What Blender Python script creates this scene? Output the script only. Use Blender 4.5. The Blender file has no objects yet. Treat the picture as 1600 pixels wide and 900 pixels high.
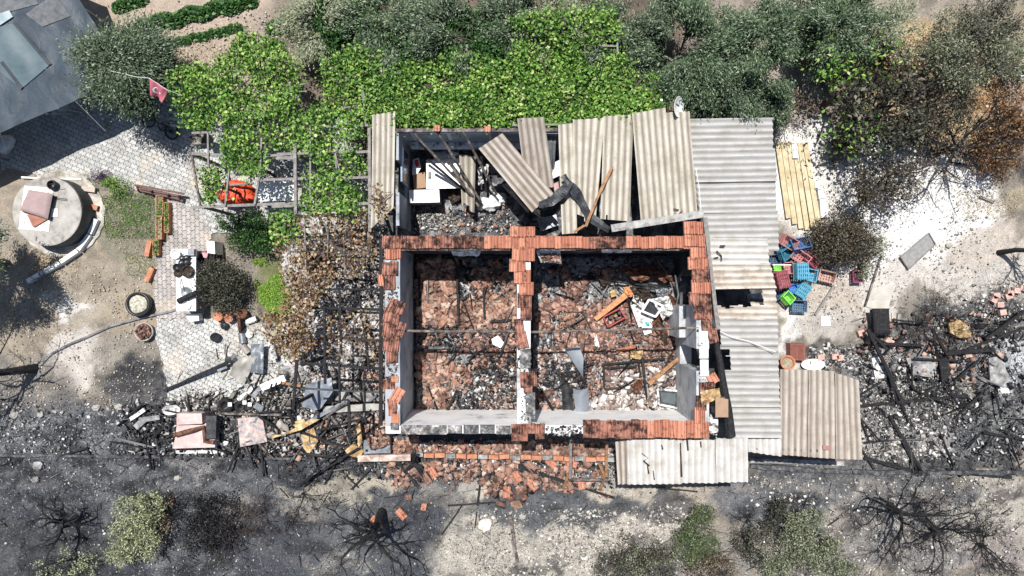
import bpy, math, random
import numpy as np
from mathutils import Vector, Matrix, noise as mn

R = math.radians
H = 21.2                      # drone height over the yard
SC = bpy.context.scene
COL = SC.collection

# ---------------------------------------------------------------- camera, light, exposure
cam_d = bpy.data.cameras.new('camera'); cam_d.sensor_width = 36; cam_d.lens = 24
cam_d.clip_end = 2000; cam_d.clip_start = 0.1
cam = bpy.data.objects.new('camera', cam_d); COL.objects.link(cam)
cam.location = (0, 0, H); cam.rotation_euler = (0, 0, 0)
SC.camera = cam

SHX, SHY = 0.12, -0.34        # shadow offset per metre of height
sdir = Vector((SHX, SHY, -1)).normalized()
w = bpy.data.worlds.new('World'); SC.world = w; w.use_nodes = True
nt = w.node_tree; bg = nt.nodes['Background']
sky = nt.nodes.new('ShaderNodeTexSky'); sky.sky_type = 'NISHITA'; sky.sun_disc = False
sky.sun_elevation = math.asin(-sdir.z)
sky.sun_rotation = math.atan2(-sdir.x, -sdir.y)
nt.links.new(sky.outputs[0], bg.inputs[0]); bg.inputs[1].default_value = 0.07
sl = bpy.data.lights.new('sun', 'SUN'); sl.energy = 4.6; sl.angle = R(0.5); sl.color = (1, 0.965, 0.92)
so = bpy.data.objects.new('sun', sl); COL.objects.link(so)
so.rotation_euler = sdir.to_track_quat('-Z', 'Y').to_euler(); so.location = (-5, 10, 30)
SC.view_settings.view_transform = 'Standard'; SC.view_settings.look = 'None'
SC.view_settings.exposure = 0.48; SC.view_settings.gamma = 1
SC.view_settings.use_curve_mapping = False
SC.cycles.max_bounces = 5; SC.cycles.diffuse_bounces = 3; SC.cycles.transparent_max_bounces = 4

# ---------------------------------------------------------------- coordinates
def P(px, py, z=0.0):
    k = (H - z) * 1.5 / 1600
    return Vector(((px - 800) * k, (450 - py) * k, z))
def PA(px, py, z=0.0):
    k = (H - z) * 1.5 / 1600
    return np.stack([(px - 800) * k, (450 - py) * k, z + 0 * px], -1)
def M(px, z=0.0):             # pixels to metres at height z
    return px * (H - z) * 1.5 / 1600

# ---------------------------------------------------------------- numpy noise
def _hash(ix, iy, seed):
    n = (ix * 374761393 + iy * 668265263 + seed * 1442695041) & 0xffffffff
    n = ((n ^ (n >> 13)) * 1274126177) & 0xffffffff
    n = n ^ (n >> 16)
    return (n & 0xffff) / 65535.0
def vnoise(x, y, seed=0):
    x = np.asarray(x, float); y = np.asarray(y, float)
    ix = np.floor(x).astype(np.int64); iy = np.floor(y).astype(np.int64)
    fx = x - ix; fy = y - iy
    fx = fx * fx * (3 - 2 * fx); fy = fy * fy * (3 - 2 * fy)
    a = _hash(ix, iy, seed); b = _hash(ix + 1, iy, seed); c = _hash(ix, iy + 1, seed); d = _hash(ix + 1, iy + 1, seed)
    return (a * (1 - fx) + b * fx) * (1 - fy) + (c * (1 - fx) + d * fx) * fy
def fbm(x, y, seed=0, oct=4):
    s = 0; a = .5; t = 0
    for i in range(oct):
        s = s + a * vnoise(x * 2 ** i, y * 2 ** i, seed + i); t += a; a *= .55
    return s / t

# ---------------------------------------------------------------- materials
MATS = {}
def _base(name, rough, metallic=0.0, spec=0.3):
    m = bpy.data.materials.new(name); m.use_nodes = True
    b = m.node_tree.nodes['Principled BSDF']
    b.inputs['Roughness'].default_value = rough; b.inputs['Metallic'].default_value = metallic
    b.inputs['Specular IOR Level'].default_value = spec
    MATS[name] = m
    return m, m.node_tree, b
def _c(c): return (c[0], c[1], c[2], 1)
def _ramp(t, stops):
    r = t.nodes.new('ShaderNodeValToRGB'); e = r.color_ramp.elements
    e[0].position = stops[0][0]; e[0].color = _c(stops[0][1])
    e[1].position = stops[-1][0]; e[1].color = _c(stops[-1][1])
    for p, c in stops[1:-1]:
        x = e.new(p); x.color = _c(c)
    return r
def _noise(t, scale, detail=6, rough=.6, vec=None, dist=0.0):
    n = t.nodes.new('ShaderNodeTexNoise'); n.inputs['Scale'].default_value = scale
    n.inputs['Detail'].default_value = detail; n.inputs['Roughness'].default_value = rough
    n.inputs['Distortion'].default_value = dist
    if vec is not None: t.links.new(vec, n.inputs['Vector'])
    return n
def _pos(t): return t.nodes.new('ShaderNodeNewGeometry').outputs['Position']
def _obj(t): return t.nodes.new('ShaderNodeTexCoord').outputs['Object']
def _uv(t): return t.nodes.new('ShaderNodeTexCoord').outputs['UV']
def _mul(t, a, b, fac=1.0, mode='MULTIPLY'):
    m = t.nodes.new('ShaderNodeMix'); m.data_type = 'RGBA'; m.blend_type = mode
    if isinstance(fac, (int, float)): m.inputs[0].default_value = fac
    else: t.links.new(fac, m.inputs[0])
    for s, i in ((a, 6), (b, 7)):
        if isinstance(s, tuple): m.inputs[i].default_value = _c(s)
        else: t.links.new(s, m.inputs[i])
    return m.outputs[2]
def _bump(t, b, h, strength, dist=0.02):
    n = t.nodes.new('ShaderNodeBump'); n.inputs['Strength'].default_value = strength
    n.inputs['Distance'].default_value = dist
    t.links.new(h, n.inputs['Height']); t.links.new(n.outputs[0], b.inputs['Normal'])
def mnoise(name, stops, scale=3, rough=.85, detail=8, bump=.3, bscale=40, metallic=0, spec=.3, dist=0.4, obj=False, nrough=.65):
    """colours blended by a noise; stops = [(pos, rgb), ...]"""
    m, t, b = _base(name, rough, metallic, spec)
    v = _obj(t) if obj else _pos(t)
    n = _noise(t, scale, detail, nrough, v, dist)
    r = _ramp(t, stops); t.links.new(n.outputs[0], r.inputs[0])
    t.links.new(r.outputs[0], b.inputs['Base Color'])
    if bump:
        n2 = _noise(t, bscale, 5, .7, v); _bump(t, b, n2.outputs[0], bump)
    return m
def misland(name, stops, rough=.8, fine=None, trans=0.0, bump=0, spec=.25, const=False):
    """each loose piece its own colour out of a ramp (leaves, shards, tiles)"""
    m, t, b = _base(name, rough, 0, spec)
    g = t.nodes.new('ShaderNodeNewGeometry')
    r = _ramp(t, stops); t.links.new(g.outputs['Random Per Island'], r.inputs[0])
    if const: r.color_ramp.interpolation = 'CONSTANT'
    out = r.outputs[0]
    if fine:
        n = _noise(t, fine[0], 6, .7, g.outputs['Position'])
        rr = _ramp(t, [(fine[1], fine[3]), (fine[2], (1, 1, 1))]); t.links.new(n.outputs[0], rr.inputs[0])
        out = _mul(t, out, rr.outputs[0])
    t.links.new(out, b.inputs['Base Color'])
    if bump:
        n2 = _noise(t, 60, 4, .7, g.outputs['Position']); _bump(t, b, n2.outputs[0], bump)
    if trans:
        tr = t.nodes.new('ShaderNodeBsdfTranslucent'); t.links.new(out, tr.inputs[0])
        mx = t.nodes.new('ShaderNodeMixShader'); mx.inputs[0].default_value = trans
        t.links.new(b.outputs[0], mx.inputs[1]); t.links.new(tr.outputs[0], mx.inputs[2])
        t.links.new(mx.outputs[0], t.nodes['Material Output'].inputs[0])
    return m
def flat(name, c, rough=.6, metallic=0, dirt=.35, scale=4, spec=.4, bump=.1):
    d = tuple(x * (1 - dirt) for x in c)
    return mnoise(name, [(.3, d), (.6, c)], scale, rough, 6, bump, 30, metallic, spec)

# ---------------------------------------------------------------- mesh builder
class MB:
    def __init__(s): s.V = []; s.F = []; s.n = 0; s.uv = None
    def add(s, vs, fs):
        s.V.extend([tuple(v) for v in vs]); s.F.extend([tuple(i + s.n for i in f) for f in fs]); s.n += len(vs)
        return s
    def prism(s, poly, zt, zb):
        """poly: list of world xy (or Vector); extruded from zb to zt (numbers or per-vertex lists)"""
        n = len(poly)
        a = 0
        for i in range(n):
            p, q = poly[i], poly[(i + 1) % n]; a += p[0] * q[1] - q[0] * p[1]
        if a < 0: poly = list(poly)[::-1]; zt = zt[::-1] if isinstance(zt, list) else zt
        zt = zt if isinstance(zt, list) else [zt] * n
        vs = [(p[0], p[1], zt[i]) for i, p in enumerate(poly)] + [(p[0], p[1], zb) for p in poly]
        fs = [tuple(range(n)), tuple(range(2 * n - 1, n - 1, -1))]
        for i in range(n): j = (i + 1) % n; fs.append((i, i + n, j + n, j))
        return s.add(vs, fs)
    def box(s, c, size, rot=0.0, mat=None):
        sx, sy, sz = size[0] / 2, size[1] / 2, size[2] / 2
        m = mat if mat is not None else Matrix.Rotation(rot, 3, 'Z')
        vs = []
        for z in (-sz, sz):
            for x, y in ((-sx, -sy), (sx, -sy), (sx, sy), (-sx, sy)):
                vs.append(Vector(c) + m @ Vector((x, y, z)))
        return s.add(vs, [(3, 2, 1, 0), (4, 5, 6, 7), (0, 1, 5, 4), (1, 2, 6, 5), (2, 3, 7, 6), (3, 0, 4, 7)])
    def bpx(s, x0, y0, x1, y1, zt, zb):
        """box from its top's pixel rectangle"""
        a = P(x0, y0, zt); b = P(x1, y1, zt)
        return s.box(((a.x + b.x) / 2, (a.y + b.y) / 2, (zt + zb) / 2), (abs(b.x - a.x), abs(b.y - a.y), zt - zb))
    def bar(s, a, b, w, h, jit=0.0, n=1, rnd=None):
        """a squared timber from a to b"""
        a = Vector(a); b = Vector(b); d = (b - a); L = d.length; d.normalize()
        up = Vector((0, 0, 1)) if abs(d.z) < .95 else Vector((1, 0, 0))
        side = d.cross(up).normalized(); up2 = side.cross(d)
        if jit and n == 1: n = max(2, int(L / .25))
        rnd = rnd or random
        vs = []
        for i in range(n + 1):
            t = i / n; c = a + d * L * t
            f = 1 - (rnd.random() * jit)
            o = side * rnd.uniform(-1, 1) * jit * w * .3
            for sx, sz in ((-1, -1), (1, -1), (1, 1), (-1, 1)):
                k = f * (1 - rnd.random() * jit * .4)
                vs.append(c + o + side * sx * w / 2 * k + up2 * sz * h / 2 * k)
        fs = [(0, 1, 2, 3), tuple(4 * n + i for i in (3, 2, 1, 0))]
        for i in range(n):
            for k in range(4):
                l = (k + 1) % 4; fs.append((4 * i + k, 4 * i + 4 + k, 4 * i + 4 + l, 4 * i + l))
        return s.add(vs, fs)
    def tube(s, pts, rad, n=6, cap=True):
        pts = [Vector(p) for p in pts]; m = len(pts)
        if not isinstance(rad, (list, tuple)): rad = [rad] * m
        vs = []; prev = None
        for i, p in enumerate(pts):
            d = (pts[min(i + 1, m - 1)] - pts[max(i - 1, 0)])
            if d.length < 1e-6: d = Vector((0, 0, 1))
            d.normalize()
            if prev is None:
                u = d.orthogonal().normalized()
            else:
                u = (prev - d * prev.dot(d)); u = u.normalized() if u.length > 1e-5 else d.orthogonal().normalized()
            prev = u; v = d.cross(u)
            for k in range(n):
                a = 2 * math.pi * k / n
                vs.append(p + (u * math.cos(a) + v * math.sin(a)) * rad[i])
        fs = []
        for i in range(m - 1):
            for k in range(n):
                l = (k + 1) % n; fs.append((n * i + k, n * i + l, n * i + n + l, n * i + n + k))
        if cap: fs += [tuple(range(n - 1, -1, -1)), tuple(n * (m - 1) + k for k in range(n))]
        return s.add(vs, fs)
    def lathe(s, c, prof, n=20, sx=1.0, sy=1.0, rot=None, jit=0):
        """prof = [(r, z), ...] from the outside bottom round to the inside"""
        c = Vector(c); vs = []
        for r, z in prof:
            for k in range(n):
                a = 2 * math.pi * k / n
                v = Vector((r * sx * math.cos(a), r * sy * math.sin(a), z))
                if jit: v *= 1 + jit * (mn.noise(v * 6 + c) )
                if rot is not None: v = rot @ v
                vs.append(c + v)
        fs = []
        for i in range(len(prof) - 1):
            for k in range(n):
                l = (k + 1) % n; fs.append((n * i + k, n * i + l, n * i + n + l, n * i + n + k))
        fs += [tuple(range(n - 1, -1, -1)), tuple(n * (len(prof) - 1) + k for k in range(n))]
        return s.add(vs, fs)
    def lump(s, c, r, amp=.25, freq=2.0, seed=0, seg=14, ring=9, flatb=True, rot=0.0):
        c = Vector(c); vs = []; m = Matrix.Rotation(rot, 3, 'Z')
        off = Vector((seed * 3.1, seed * 1.7, seed))
        def pt(th, ph):
            v = Vector((math.sin(th) * math.cos(ph), math.sin(th) * math.sin(ph), math.cos(th)))
            k = 1 + amp * mn.noise(v * freq + off) + amp * .5 * mn.noise(v * freq * 2.7 + off)
            v = Vector((v.x * r[0], v.y * r[1], v.z * r[2])) * k
            if flatb: v.z = max(v.z, -r[2] * .35)
            return c + m @ v
        vs.append(pt(0, 0))
        for i in range(1, ring):
            for k in range(seg): vs.append(pt(math.pi * i / ring, 2 * math.pi * k / seg))
        vs.append(pt(math.pi, 0))
        fs = [(0, 1 + k, 1 + (k + 1) % seg) for k in range(seg)]
        for i in range(ring - 2):
            for k in range(seg):
                l = (k + 1) % seg; a = 1 + i * seg
                fs.append((a + k, a + seg + k, a + seg + l, a + l))
        a = 1 + (ring - 2) * seg; e = len(vs) - 1
        fs += [(a + (k + 1) % seg, a + k, e) for k in range(seg)]
        return s.add(vs, fs)
    def patch(s, c4, nx, ny, zf=None, thick=.01, skip=None, uvs=None):
        """bilinear sheet through four corners (0,0),(1,0),(1,1),(0,1), with its own thickness"""
        c4 = [Vector(c) for c in c4]
        nrm = (c4[1] - c4[0]).cross(c4[3] - c4[0]).normalized()
        if nrm.z < 0: nrm = -nrm
        top = []; bot = []
        for j in range(ny + 1):
            v = j / ny
            for i in range(nx + 1):
                u = i / nx
                p = c4[0] * (1 - u) * (1 - v) + c4[1] * u * (1 - v) + c4[2] * u * v + c4[3] * (1 - u) * v
                if zf: p = p + nrm * zf(u, v)
                top.append(p); bot.append(p - nrm * thick)
        N = (nx + 1) * (ny + 1)
        keep = [[not (skip and skip((i + .5) / nx, (j + .5) / ny)) for i in range(nx)] for j in range(ny)]
        fs = []
        flip = (c4[1] - c4[0]).cross(c4[3] - c4[0]).z < 0
        def q(a, b, c, d): fs.append((d, c, b, a) if flip else (a, b, c, d))
        W = nx + 1
        for j in range(ny):
            for i in range(nx):
                if not keep[j][i]: continue
                a = j * W + i; b = a + 1; d = a + W; c = d + 1
                q(a, b, c, d); q(N + d, N + c, N + b, N + a)
                if j == 0 or not keep[j - 1][i]: q(N + a, N + b, b, a)
                if j == ny - 1 or not keep[j + 1][i]: q(d, c, N + c, N + d)
                if i == 0 or not keep[j][i - 1]: q(N + d, N + a, a, d)
                if i == nx - 1 or not keep[j][i + 1]: q(b, N + b, N + c, c)
        if uvs:
            if s.uv is None: s.uv = []
            for v in range(2):
                for j in range(ny + 1):
                    for i in range(nx + 1): s.uv.append((i / nx * uvs[0], j / ny * uvs[1]))
        return s.add(top + bot, fs)

def _mesh(name, V, F, mat, smooth, uv=None):
    me = bpy.data.meshes.new(name)
    me.from_pydata(V, [], F); me.update()
    if mat: me.materials.append(mat)
    if smooth: me.polygons.foreach_set('use_smooth', [True] * len(me.polygons))
    if uv:
        l = me.uv_layers.new(name='UVMap'); n = len(me.loops)
        idx = np.zeros(n, np.int32); me.loops.foreach_get('vertex_index', idx)
        l.data.foreach_set('uv', np.array(uv, np.float32)[idx].ravel())
    return me
def qmesh(name, V, F, mat, smooth=False):
    """big quad meshes out of numpy arrays"""
    me = bpy.data.meshes.new(name); V = np.asarray(V, np.float32).reshape(-1, 3); F = np.asarray(F, np.int32).reshape(-1, 4)
    me.vertices.add(len(V)); me.vertices.foreach_set('co', V.ravel())
    me.loops.add(F.size); me.loops.foreach_set('vertex_index', F.ravel())
    me.polygons.add(len(F)); me.polygons.foreach_set('loop_start', np.arange(0, F.size, 4, dtype=np.int32))
    if smooth: me.polygons.foreach_set('use_smooth', np.ones(len(F), bool))
    me.update(calc_edges=True); me.validate()
    if mat: me.materials.append(mat)
    return me
USED = {}
def tag(o, label=None, cat=None, group=None, kind=None):
    if label: o['label'] = label; USED[label] = USED.get(label, 0) + 1
    if cat: o['category'] = cat
    if group: o['group'] = group
    if kind: o['kind'] = kind
    return o
def _mk(name, me, parent):
    o = bpy.data.objects.new(name, me); COL.objects.link(o)
    if parent is not None: o.parent = parent
    return o
def _recenter(V, loc):
    return [(v[0] - loc[0], v[1] - loc[1], v[2] - loc[2]) for v in V]
def base_of(V):
    a = np.array(V); lo = a.min(0); hi = a.max(0)
    return Vector(((lo[0] + hi[0]) / 2, (lo[1] + hi[1]) / 2, lo[2]))
def root(name, loc, label, cat, group=None, rz=0.0):
    o = bpy.data.objects.new(name, None); COL.objects.link(o); o.location = loc; o.rotation_euler = (0, 0, rz)
    o.empty_display_size = .2
    return tag(o, label, cat, group)
WLOC = {}
def part(parent, name, mb, mat, smooth=False, local=False, label=None, kind=None):
    """a part built in world coordinates under its thing (or under another part)"""
    off = Vector((0, 0, 0)) if local else WLOC.get(parent.name, parent.location)
    if isinstance(mb, MB): me = _mesh(name, _recenter(mb.V, off), mb.F, mat, smooth, mb.uv)
    else:
        V, F = mb; me = qmesh(name, np.asarray(V) - np.array(off), F, mat, smooth)
    o = _mk(name, me, parent); WLOC[o.name] = Vector(off)
    if label: o['label'] = label
    if kind: o['kind'] = kind
    return o
def thing(name, mb, mat, label, cat, group=None, smooth=False, kind=None, origin=None):
    """a thing that is one mesh; origin at its base"""
    if isinstance(mb, MB):
        loc = base_of(mb.V) if origin is None else Vector(origin)
        me = _mesh(name, _recenter(mb.V, loc), mb.F, mat, smooth, mb.uv)
    else:
        V, F = mb; V = np.asarray(V); loc = base_of(V) if origin is None else Vector(origin)
        me = qmesh(name, V - np.array(loc), F, mat, smooth)
    o = _mk(name, me, None); o.location = loc; WLOC[o.name] = loc
    return tag(o, label, cat, group, kind)
def copy_tree(o, parent=None):
    c = o.copy(); COL.objects.link(c)
    if parent is not None: c.parent = parent
    for ch in list(o.children): copy_tree(ch, c)
    return c

# ---------------------------------------------------------------- scatter: shards, leaves
def rotmats(n, rng, tilt):
    a = rng.uniform(0, 2 * np.pi, n); t = rng.normal(0, tilt, n); u = rng.normal(0, tilt, n)
    ca, sa = np.cos(a), np.sin(a); ct, st = np.cos(t), np.sin(t); cu, su = np.cos(u), np.sin(u)
    Rz = np.zeros((n, 3, 3)); Rz[:, 0, 0] = ca; Rz[:, 0, 1] = -sa; Rz[:, 1, 0] = sa; Rz[:, 1, 1] = ca; Rz[:, 2, 2] = 1
    Rx = np.zeros((n, 3, 3)); Rx[:, 0, 0] = 1; Rx[:, 1, 1] = ct; Rx[:, 1, 2] = -st; Rx[:, 2, 1] = st; Rx[:, 2, 2] = ct
    Ry = np.zeros((n, 3, 3)); Ry[:, 1, 1] = 1; Ry[:, 0, 0] = cu; Ry[:, 0, 2] = su; Ry[:, 2, 0] = -su; Ry[:, 2, 2] = cu
    return Rx @ Ry @ Rz
CUBE = np.array([(-1, -1, -1), (1, -1, -1), (1, 1, -1), (-1, 1, -1), (-1, -1, 1), (1, -1, 1), (1, 1, 1), (-1, 1, 1)], float) * .5
CUBEF = np.array([(3, 2, 1, 0), (4, 5, 6, 7), (0, 1, 5, 4), (1, 2, 6, 5), (2, 3, 7, 6), (3, 0, 4, 7)])
def shards(pts, rng, size=(.03, .12), thick=(.3, .9), aspect=(.5, 1), tilt=.4, jit=.35, pw=2):
    """irregular broken pieces at pts -> V, F"""
    n = len(pts); s = rng.uniform(0, 1, n) ** pw * (size[1] - size[0]) + size[0]
    dim = np.stack([s, s * rng.uniform(*aspect, n), s * rng.uniform(*thick, n)], -1)
    v = CUBE[None] + rng.uniform(-jit, jit, (n, 8, 3)) * .5 * np.array([1, 1, .4])
    v = v * dim[:, None, :]
    v = np.einsum('nij,nkj->nki', rotmats(n, rng, tilt), v) + pts[:, None, :]
    F = CUBEF[None] + (np.arange(n) * 8)[:, None, None]
    return v.reshape(-1, 3), F.reshape(-1, 4)
def leaves(pts, rng, size=(.05, .09), aspect=.6, tilt=.7, fold=.15, yaw=None):
    n = len(pts); s = rng.uniform(*size, n)
    q = np.array([(-.5, 0, 0), (0, -.5, 0), (.5, 0, 0), (0, .5, 0)], float)
    v = np.repeat(q[None], n, 0) * np.stack([s, s * aspect * rng.uniform(.8, 1.2, n), s], -1)[:, None, :]
    v[:, 1, 2] += s * fold; v[:, 3, 2] += s * fold
    if yaw is not None:
        v[:, :, 2] -= (v[:, :, 0]) * rng.normal(0, .5, n)[:, None]; c_, s_ = np.cos(yaw)[:, None], np.sin(yaw)[:, None]; x = v[:, :, 0] * c_ - v[:, :, 1] * s_; y = v[:, :, 0] * s_ + v[:, :, 1] * c_; v[:, :, 0] = x; v[:, :, 1] = y
        v = v + pts[:, None, :]; return v.reshape(-1, 3), np.arange(n * 4).reshape(-1, 4)
    v = np.einsum('nij,nkj->nki', rotmats(n, rng, tilt), v) + pts[:, None, :]
    F = np.arange(n * 4).reshape(-1, 4)
    return v.reshape(-1, 3), F
def join(*vf):
    V = []; F = []; n = 0
    for v, f in vf: V.append(v); F.append(f + n); n += len(v)
    return np.concatenate(V), np.concatenate(F)
def inpoly(x, y, poly):
    c = np.zeros(len(x), bool); n = len(poly)
    for i in range(n):
        x1, y1 = poly[i]; x2, y2 = poly[(i + 1) % n]
        if y1 == y2: continue
        m = ((y1 > y) != (y2 > y)) & (x < (x2 - x1) * (y - y1) / (y2 - y1) + x1)
        c ^= m
    return c
def polypts(poly, n, rng, z=0.0, zr=0.02, clump=0.0, cs=.02, seed=3):
    """n points in a pixel polygon seen at height z; clump thins them by a noise"""
    p = np.array(poly, float); lo = p.min(0); hi = p.max(0); out = []; k = 0
    while k < n:
        x = rng.uniform(lo[0], hi[0], n * 2); y = rng.uniform(lo[1], hi[1], n * 2)
        m = inpoly(x, y, poly)
        if clump: m &= fbm(x * cs, y * cs, seed) > rng.uniform(.5 - clump * .5, .5 + clump * .1, n * 2)
        q = np.stack([x[m], y[m]], -1); out.append(q); k += len(q)
        if len(q) == 0: break
    q = np.concatenate(out)[:n]
    zz = z + rng.uniform(0, zr, len(q))
    return PA(q[:, 0], q[:, 1], zz)
# ---------------------------------------------------------------- palette
K = .012
char = mnoise('charcoal', [(.35, (.006, .006, .007)), (.6, (.022, .022, .024)), (.78, (.11, .11, .115))], 14, .75, 8, .6, 60)
char_brown = mnoise('scorched wood', [(.3, (.012, .010, .009)), (.55, (.05, .035, .025)), (.75, (.16, .13, .11))], 10, .8, 8, .5, 60)
wood_grey = mnoise('weathered timber', [(.3, (.13, .12, .11)), (.6, (.26, .245, .23)), (.8, (.38, .36, .34))], 9, .85, 8, .4, 70)
wood_brown = mnoise('bare timber', [(.3, (.13, .065, .03)), (.55, (.34, .18, .09)), (.8, (.46, .28, .15))], 8, .7, 8, .3, 60)
wood_sooty = mnoise('half burnt timber', [(.38, (.03, .027, .025)), (.52, (.12, .10, .09)), (.7, (.34, .30, .26))], 5, .85, 8, .4, 60)
plaster = mnoise('white plaster with soot', [(.26, (.09, .09, .095)), (.40, (.38, .38, .38)), (.52, (.66, .655, .64)), (.8, (.78, .77, .75))], 1.6, .9, 9, .25, 50)
plaster_grey = mnoise('grey plaster', [(.32, (.07, .075, .08)), (.45, (.27, .29, .32)), (.7, (.44, .46, .49))], 1.4, .9, 9, .2, 50)
plaster_dark = mnoise('soot covered plaster', [(.35, (.012, .012, .013)), (.55, (.05, .05, .053)), (.72, (.25, .25, .26))], 1.7, .9, 9, .25, 50)
concrete = mnoise('concrete', [(.36, (.20, .19, .17)), (.48, (.34, .325, .295)), (.7, (.45, .43, .395))], 3.2, .9, 9, .2, 60)
concrete_dk = mnoise('scorched concrete', [(.35, (.09, .09, .095)), (.52, (.24, .235, .23)), (.7, (.46, .44, .42))], 4.5, .9, 9, .3, 60)
white_paint = flat('white enamel', (.80, .80, .79), .35, dirt=.12, scale=3, bump=.03)
white_dirty = mnoise('scorched white enamel', [(.36, (.05, .05, .05)), (.44, (.45, .44, .42)), (.56, (.78, .78, .77))], 6, .5, 6, .1, 40)
steel = mnoise('sooty sheet metal', [(.3, (.10, .11, .12)), (.55, (.24, .26, .28)), (.75, (.42, .44, .45))], 4, .45, 8, .15, 40, metallic=.5)
steel_dk = mnoise('burnt sheet metal', [(.35, (.02, .021, .023)), (.6, (.07, .075, .08)), (.8, (.26, .26, .27))], 6, .5, 8, .2, 40, metallic=.35)
rust = mnoise('rusty burnt metal', [(.3, (.03, .02, .017)), (.5, (.14, .06, .035)), (.7, (.30, .17, .11))], 8, .75, 8, .3, 40, metallic=.2)
black_pl = flat('black plastic', (.02, .021, .023), .4, dirt=.4)
glass_dk = flat('dusty glass', (.11, .13, .14), .12, dirt=.4, scale=3)
mattress = mnoise('scorched foam', [(.32, (.05, .035, .02)), (.48, (.38, .25, .12)), (.62, (.66, .52, .31))], 3.5, .95, 8, .4, 30)
cloth_w = mnoise('white cloth', [(.3, (.45, .46, .48)), (.55, (.78, .79, .8))], 4, .9, 6, .3, 20)
skin_cush = flat('mauve suede', (.36, .265, .26), .9, dirt=.25, scale=3)
cardboard = flat('cardboard', (.36, .235, .155), .9, dirt=.2)
cap_mat = mnoise('sooty capping', [(.36, (.03, .03, .032)), (.5, (.12, .12, .12)), (.58, (.35, .33, .31)), (.66, (.7, .68, .65))], 5, .95, 9, .4, 50, nrough=.75)
pier_mat = mnoise('pale grey plaster', [(.3, (.22, .23, .24)), (.5, (.44, .45, .46)), (.7, (.56, .56, .56))], 2.4, .9, 9, .25, 50)
white_wall = mnoise('white limewash', [(.30, (.35, .35, .35)), (.40, (.80, .79, .77)), (.6, (.93, .92, .90))], 1.5, .9, 9, .2, 50)
tank_mat = mnoise('concrete side with painted shade', [(.3, (.05, .052, .055)), (.6, (.11, .11, .11))], 3, .9, 8, .2, 50)  # dark tone puts the shade on the cistern side into the colour
pane_mat = flat('glass with painted reflection', (.50, .55, .56), .2, dirt=.5, scale=2)  # pale base colour stands in for reflection on the panes
brick_mat = mnoise('orange brick', [(.3, (.28, .11, .06)), (.6, (.52, .235, .14)), (.8, (.62, .37, .26))], 6, .85, 8, .3, 70)

TILE = [(0, (.31, .125, .08)), (.35, (.43, .18, .115)), (.7, (.53, .25, .165)), (1, (.40, .19, .14))]
tile = misland('terracotta roof tile', TILE, .75, (7, .30, .47, (.18, .17, .175)))
tile_soot = misland('smoke blackened roof tile', [(0, (.24, .12, .09)), (.4, (.42, .19, .13)), (.7, (.34, .17, .13)), (1, (.20, .14, .12))], .8, (4.5, .42, .58, (.08, .08, .09)))
shard_red = misland('broken roof tile', [(0, (.43, .235, .165)), (.18, (.27, .145, .11)), (.34, (.50, .335, .25)), (.5, (.20, .12, .10)), (.64, (.44, .265, .195)), (.78, (.55, .42, .34)), (.88, (.09, .07, .065)), (1, (.34, .19, .14))], .9, (1.9, .38, .54, (.36, .33, .33)))
shard_brown = misland('sooty tile rubble', [(0, (.33, .165, .12)), (.2, (.17, .10, .085)), (.4, (.42, .26, .19)), (.55, (.10, .075, .07)), (.75, (.42, .24, .19)), (.9, (.56, .39, .31)), (1, (.16, .09, .075))], .9, (2.2, .36, .55, (.3, .28, .28)))
shard_ash = misland('ash and plaster lumps', [(0, (.02, .02, .022)), (.35, (.06, .06, .065)), (.58, (.16, .16, .16)), (.78, (.33, .325, .315)), (.92, (.58, .57, .55)), (1, (.76, .75, .73))], .95)
shard_char = misland('charcoal crumbs', [(0, (.008, .008, .009)), (.5, (.025, .025, .027)), (.85, (.07, .07, .075)), (1, (.22, .22, .23))], .8)
shard_pale = misland('pale stones and ash flakes', [(0, (.12, .11, .10)), (.4, (.28, .26, .23)), (.8, (.46, .44, .40)), (1, (.72, .70, .66))], .95)

L_vine = misland('vine leaf', [(0, (.04, .10, .02)), (.2, (.085, .205, .038)), (.5, (.165, .33, .058)), (.75, (.27, .43, .085)), (.92, (.41, .52, .15)), (1, (.56, .54, .28))], .5, fine=(1.3, .34, .56, (.5, .6, .55)), trans=.12)
L_tree = misland('broad green leaf', [(0, (.012, .04, .01)), (.5, (.03, .09, .02)), (.85, (.06, .15, .035)), (1, (.12, .22, .06))], .5, trans=.1)
L_olive = misland('olive leaf', [(0, (.012, .026, .012)), (.4, (.036, .064, .03)), (.72, (.08, .12, .06)), (.9, (.17, .22, .135)), (1, (.33, .37, .28))], .55, trans=.06)
L_oliveb = misland('bluish olive leaf', [(0, (.012, .028, .012)), (.4, (.036, .07, .03)), (.72, (.085, .135, .062)), (.9, (.18, .235, .14)), (1, (.34, .38, .28))], .55, trans=.06)
L_dark = misland('dark scorched leaf', [(0, (.018, .02, .015)), (.5, (.05, .055, .038)), (.8, (.10, .10, .07)), (1, (.19, .18, .14))], .7)
L_brown = misland('withered brown leaf', [(0, (.09, .055, .035)), (.35, (.24, .14, .08)), (.65, (.38, .25, .14)), (.88, (.50, .37, .22)), (1, (.34, .36, .11))], .8, trans=.12)
L_bronze = misland('heat browned leaf', [(0, (.045, .033, .025)), (.4, (.11, .08, .055)), (.75, (.20, .155, .11)), (1, (.27, .25, .17))], .8)
L_pale = misland('pale scorched leaf', [(0, (.16, .19, .10)), (.4, (.33, .36, .20)), (.75, (.5, .52, .32)), (1, (.62, .62, .44))], .7, trans=.2)
L_char = misland('charred leaf', [(0, (.006, .006, .007)), (.6, (.02, .02, .022)), (1, (.06, .06, .06))], .7)
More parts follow.
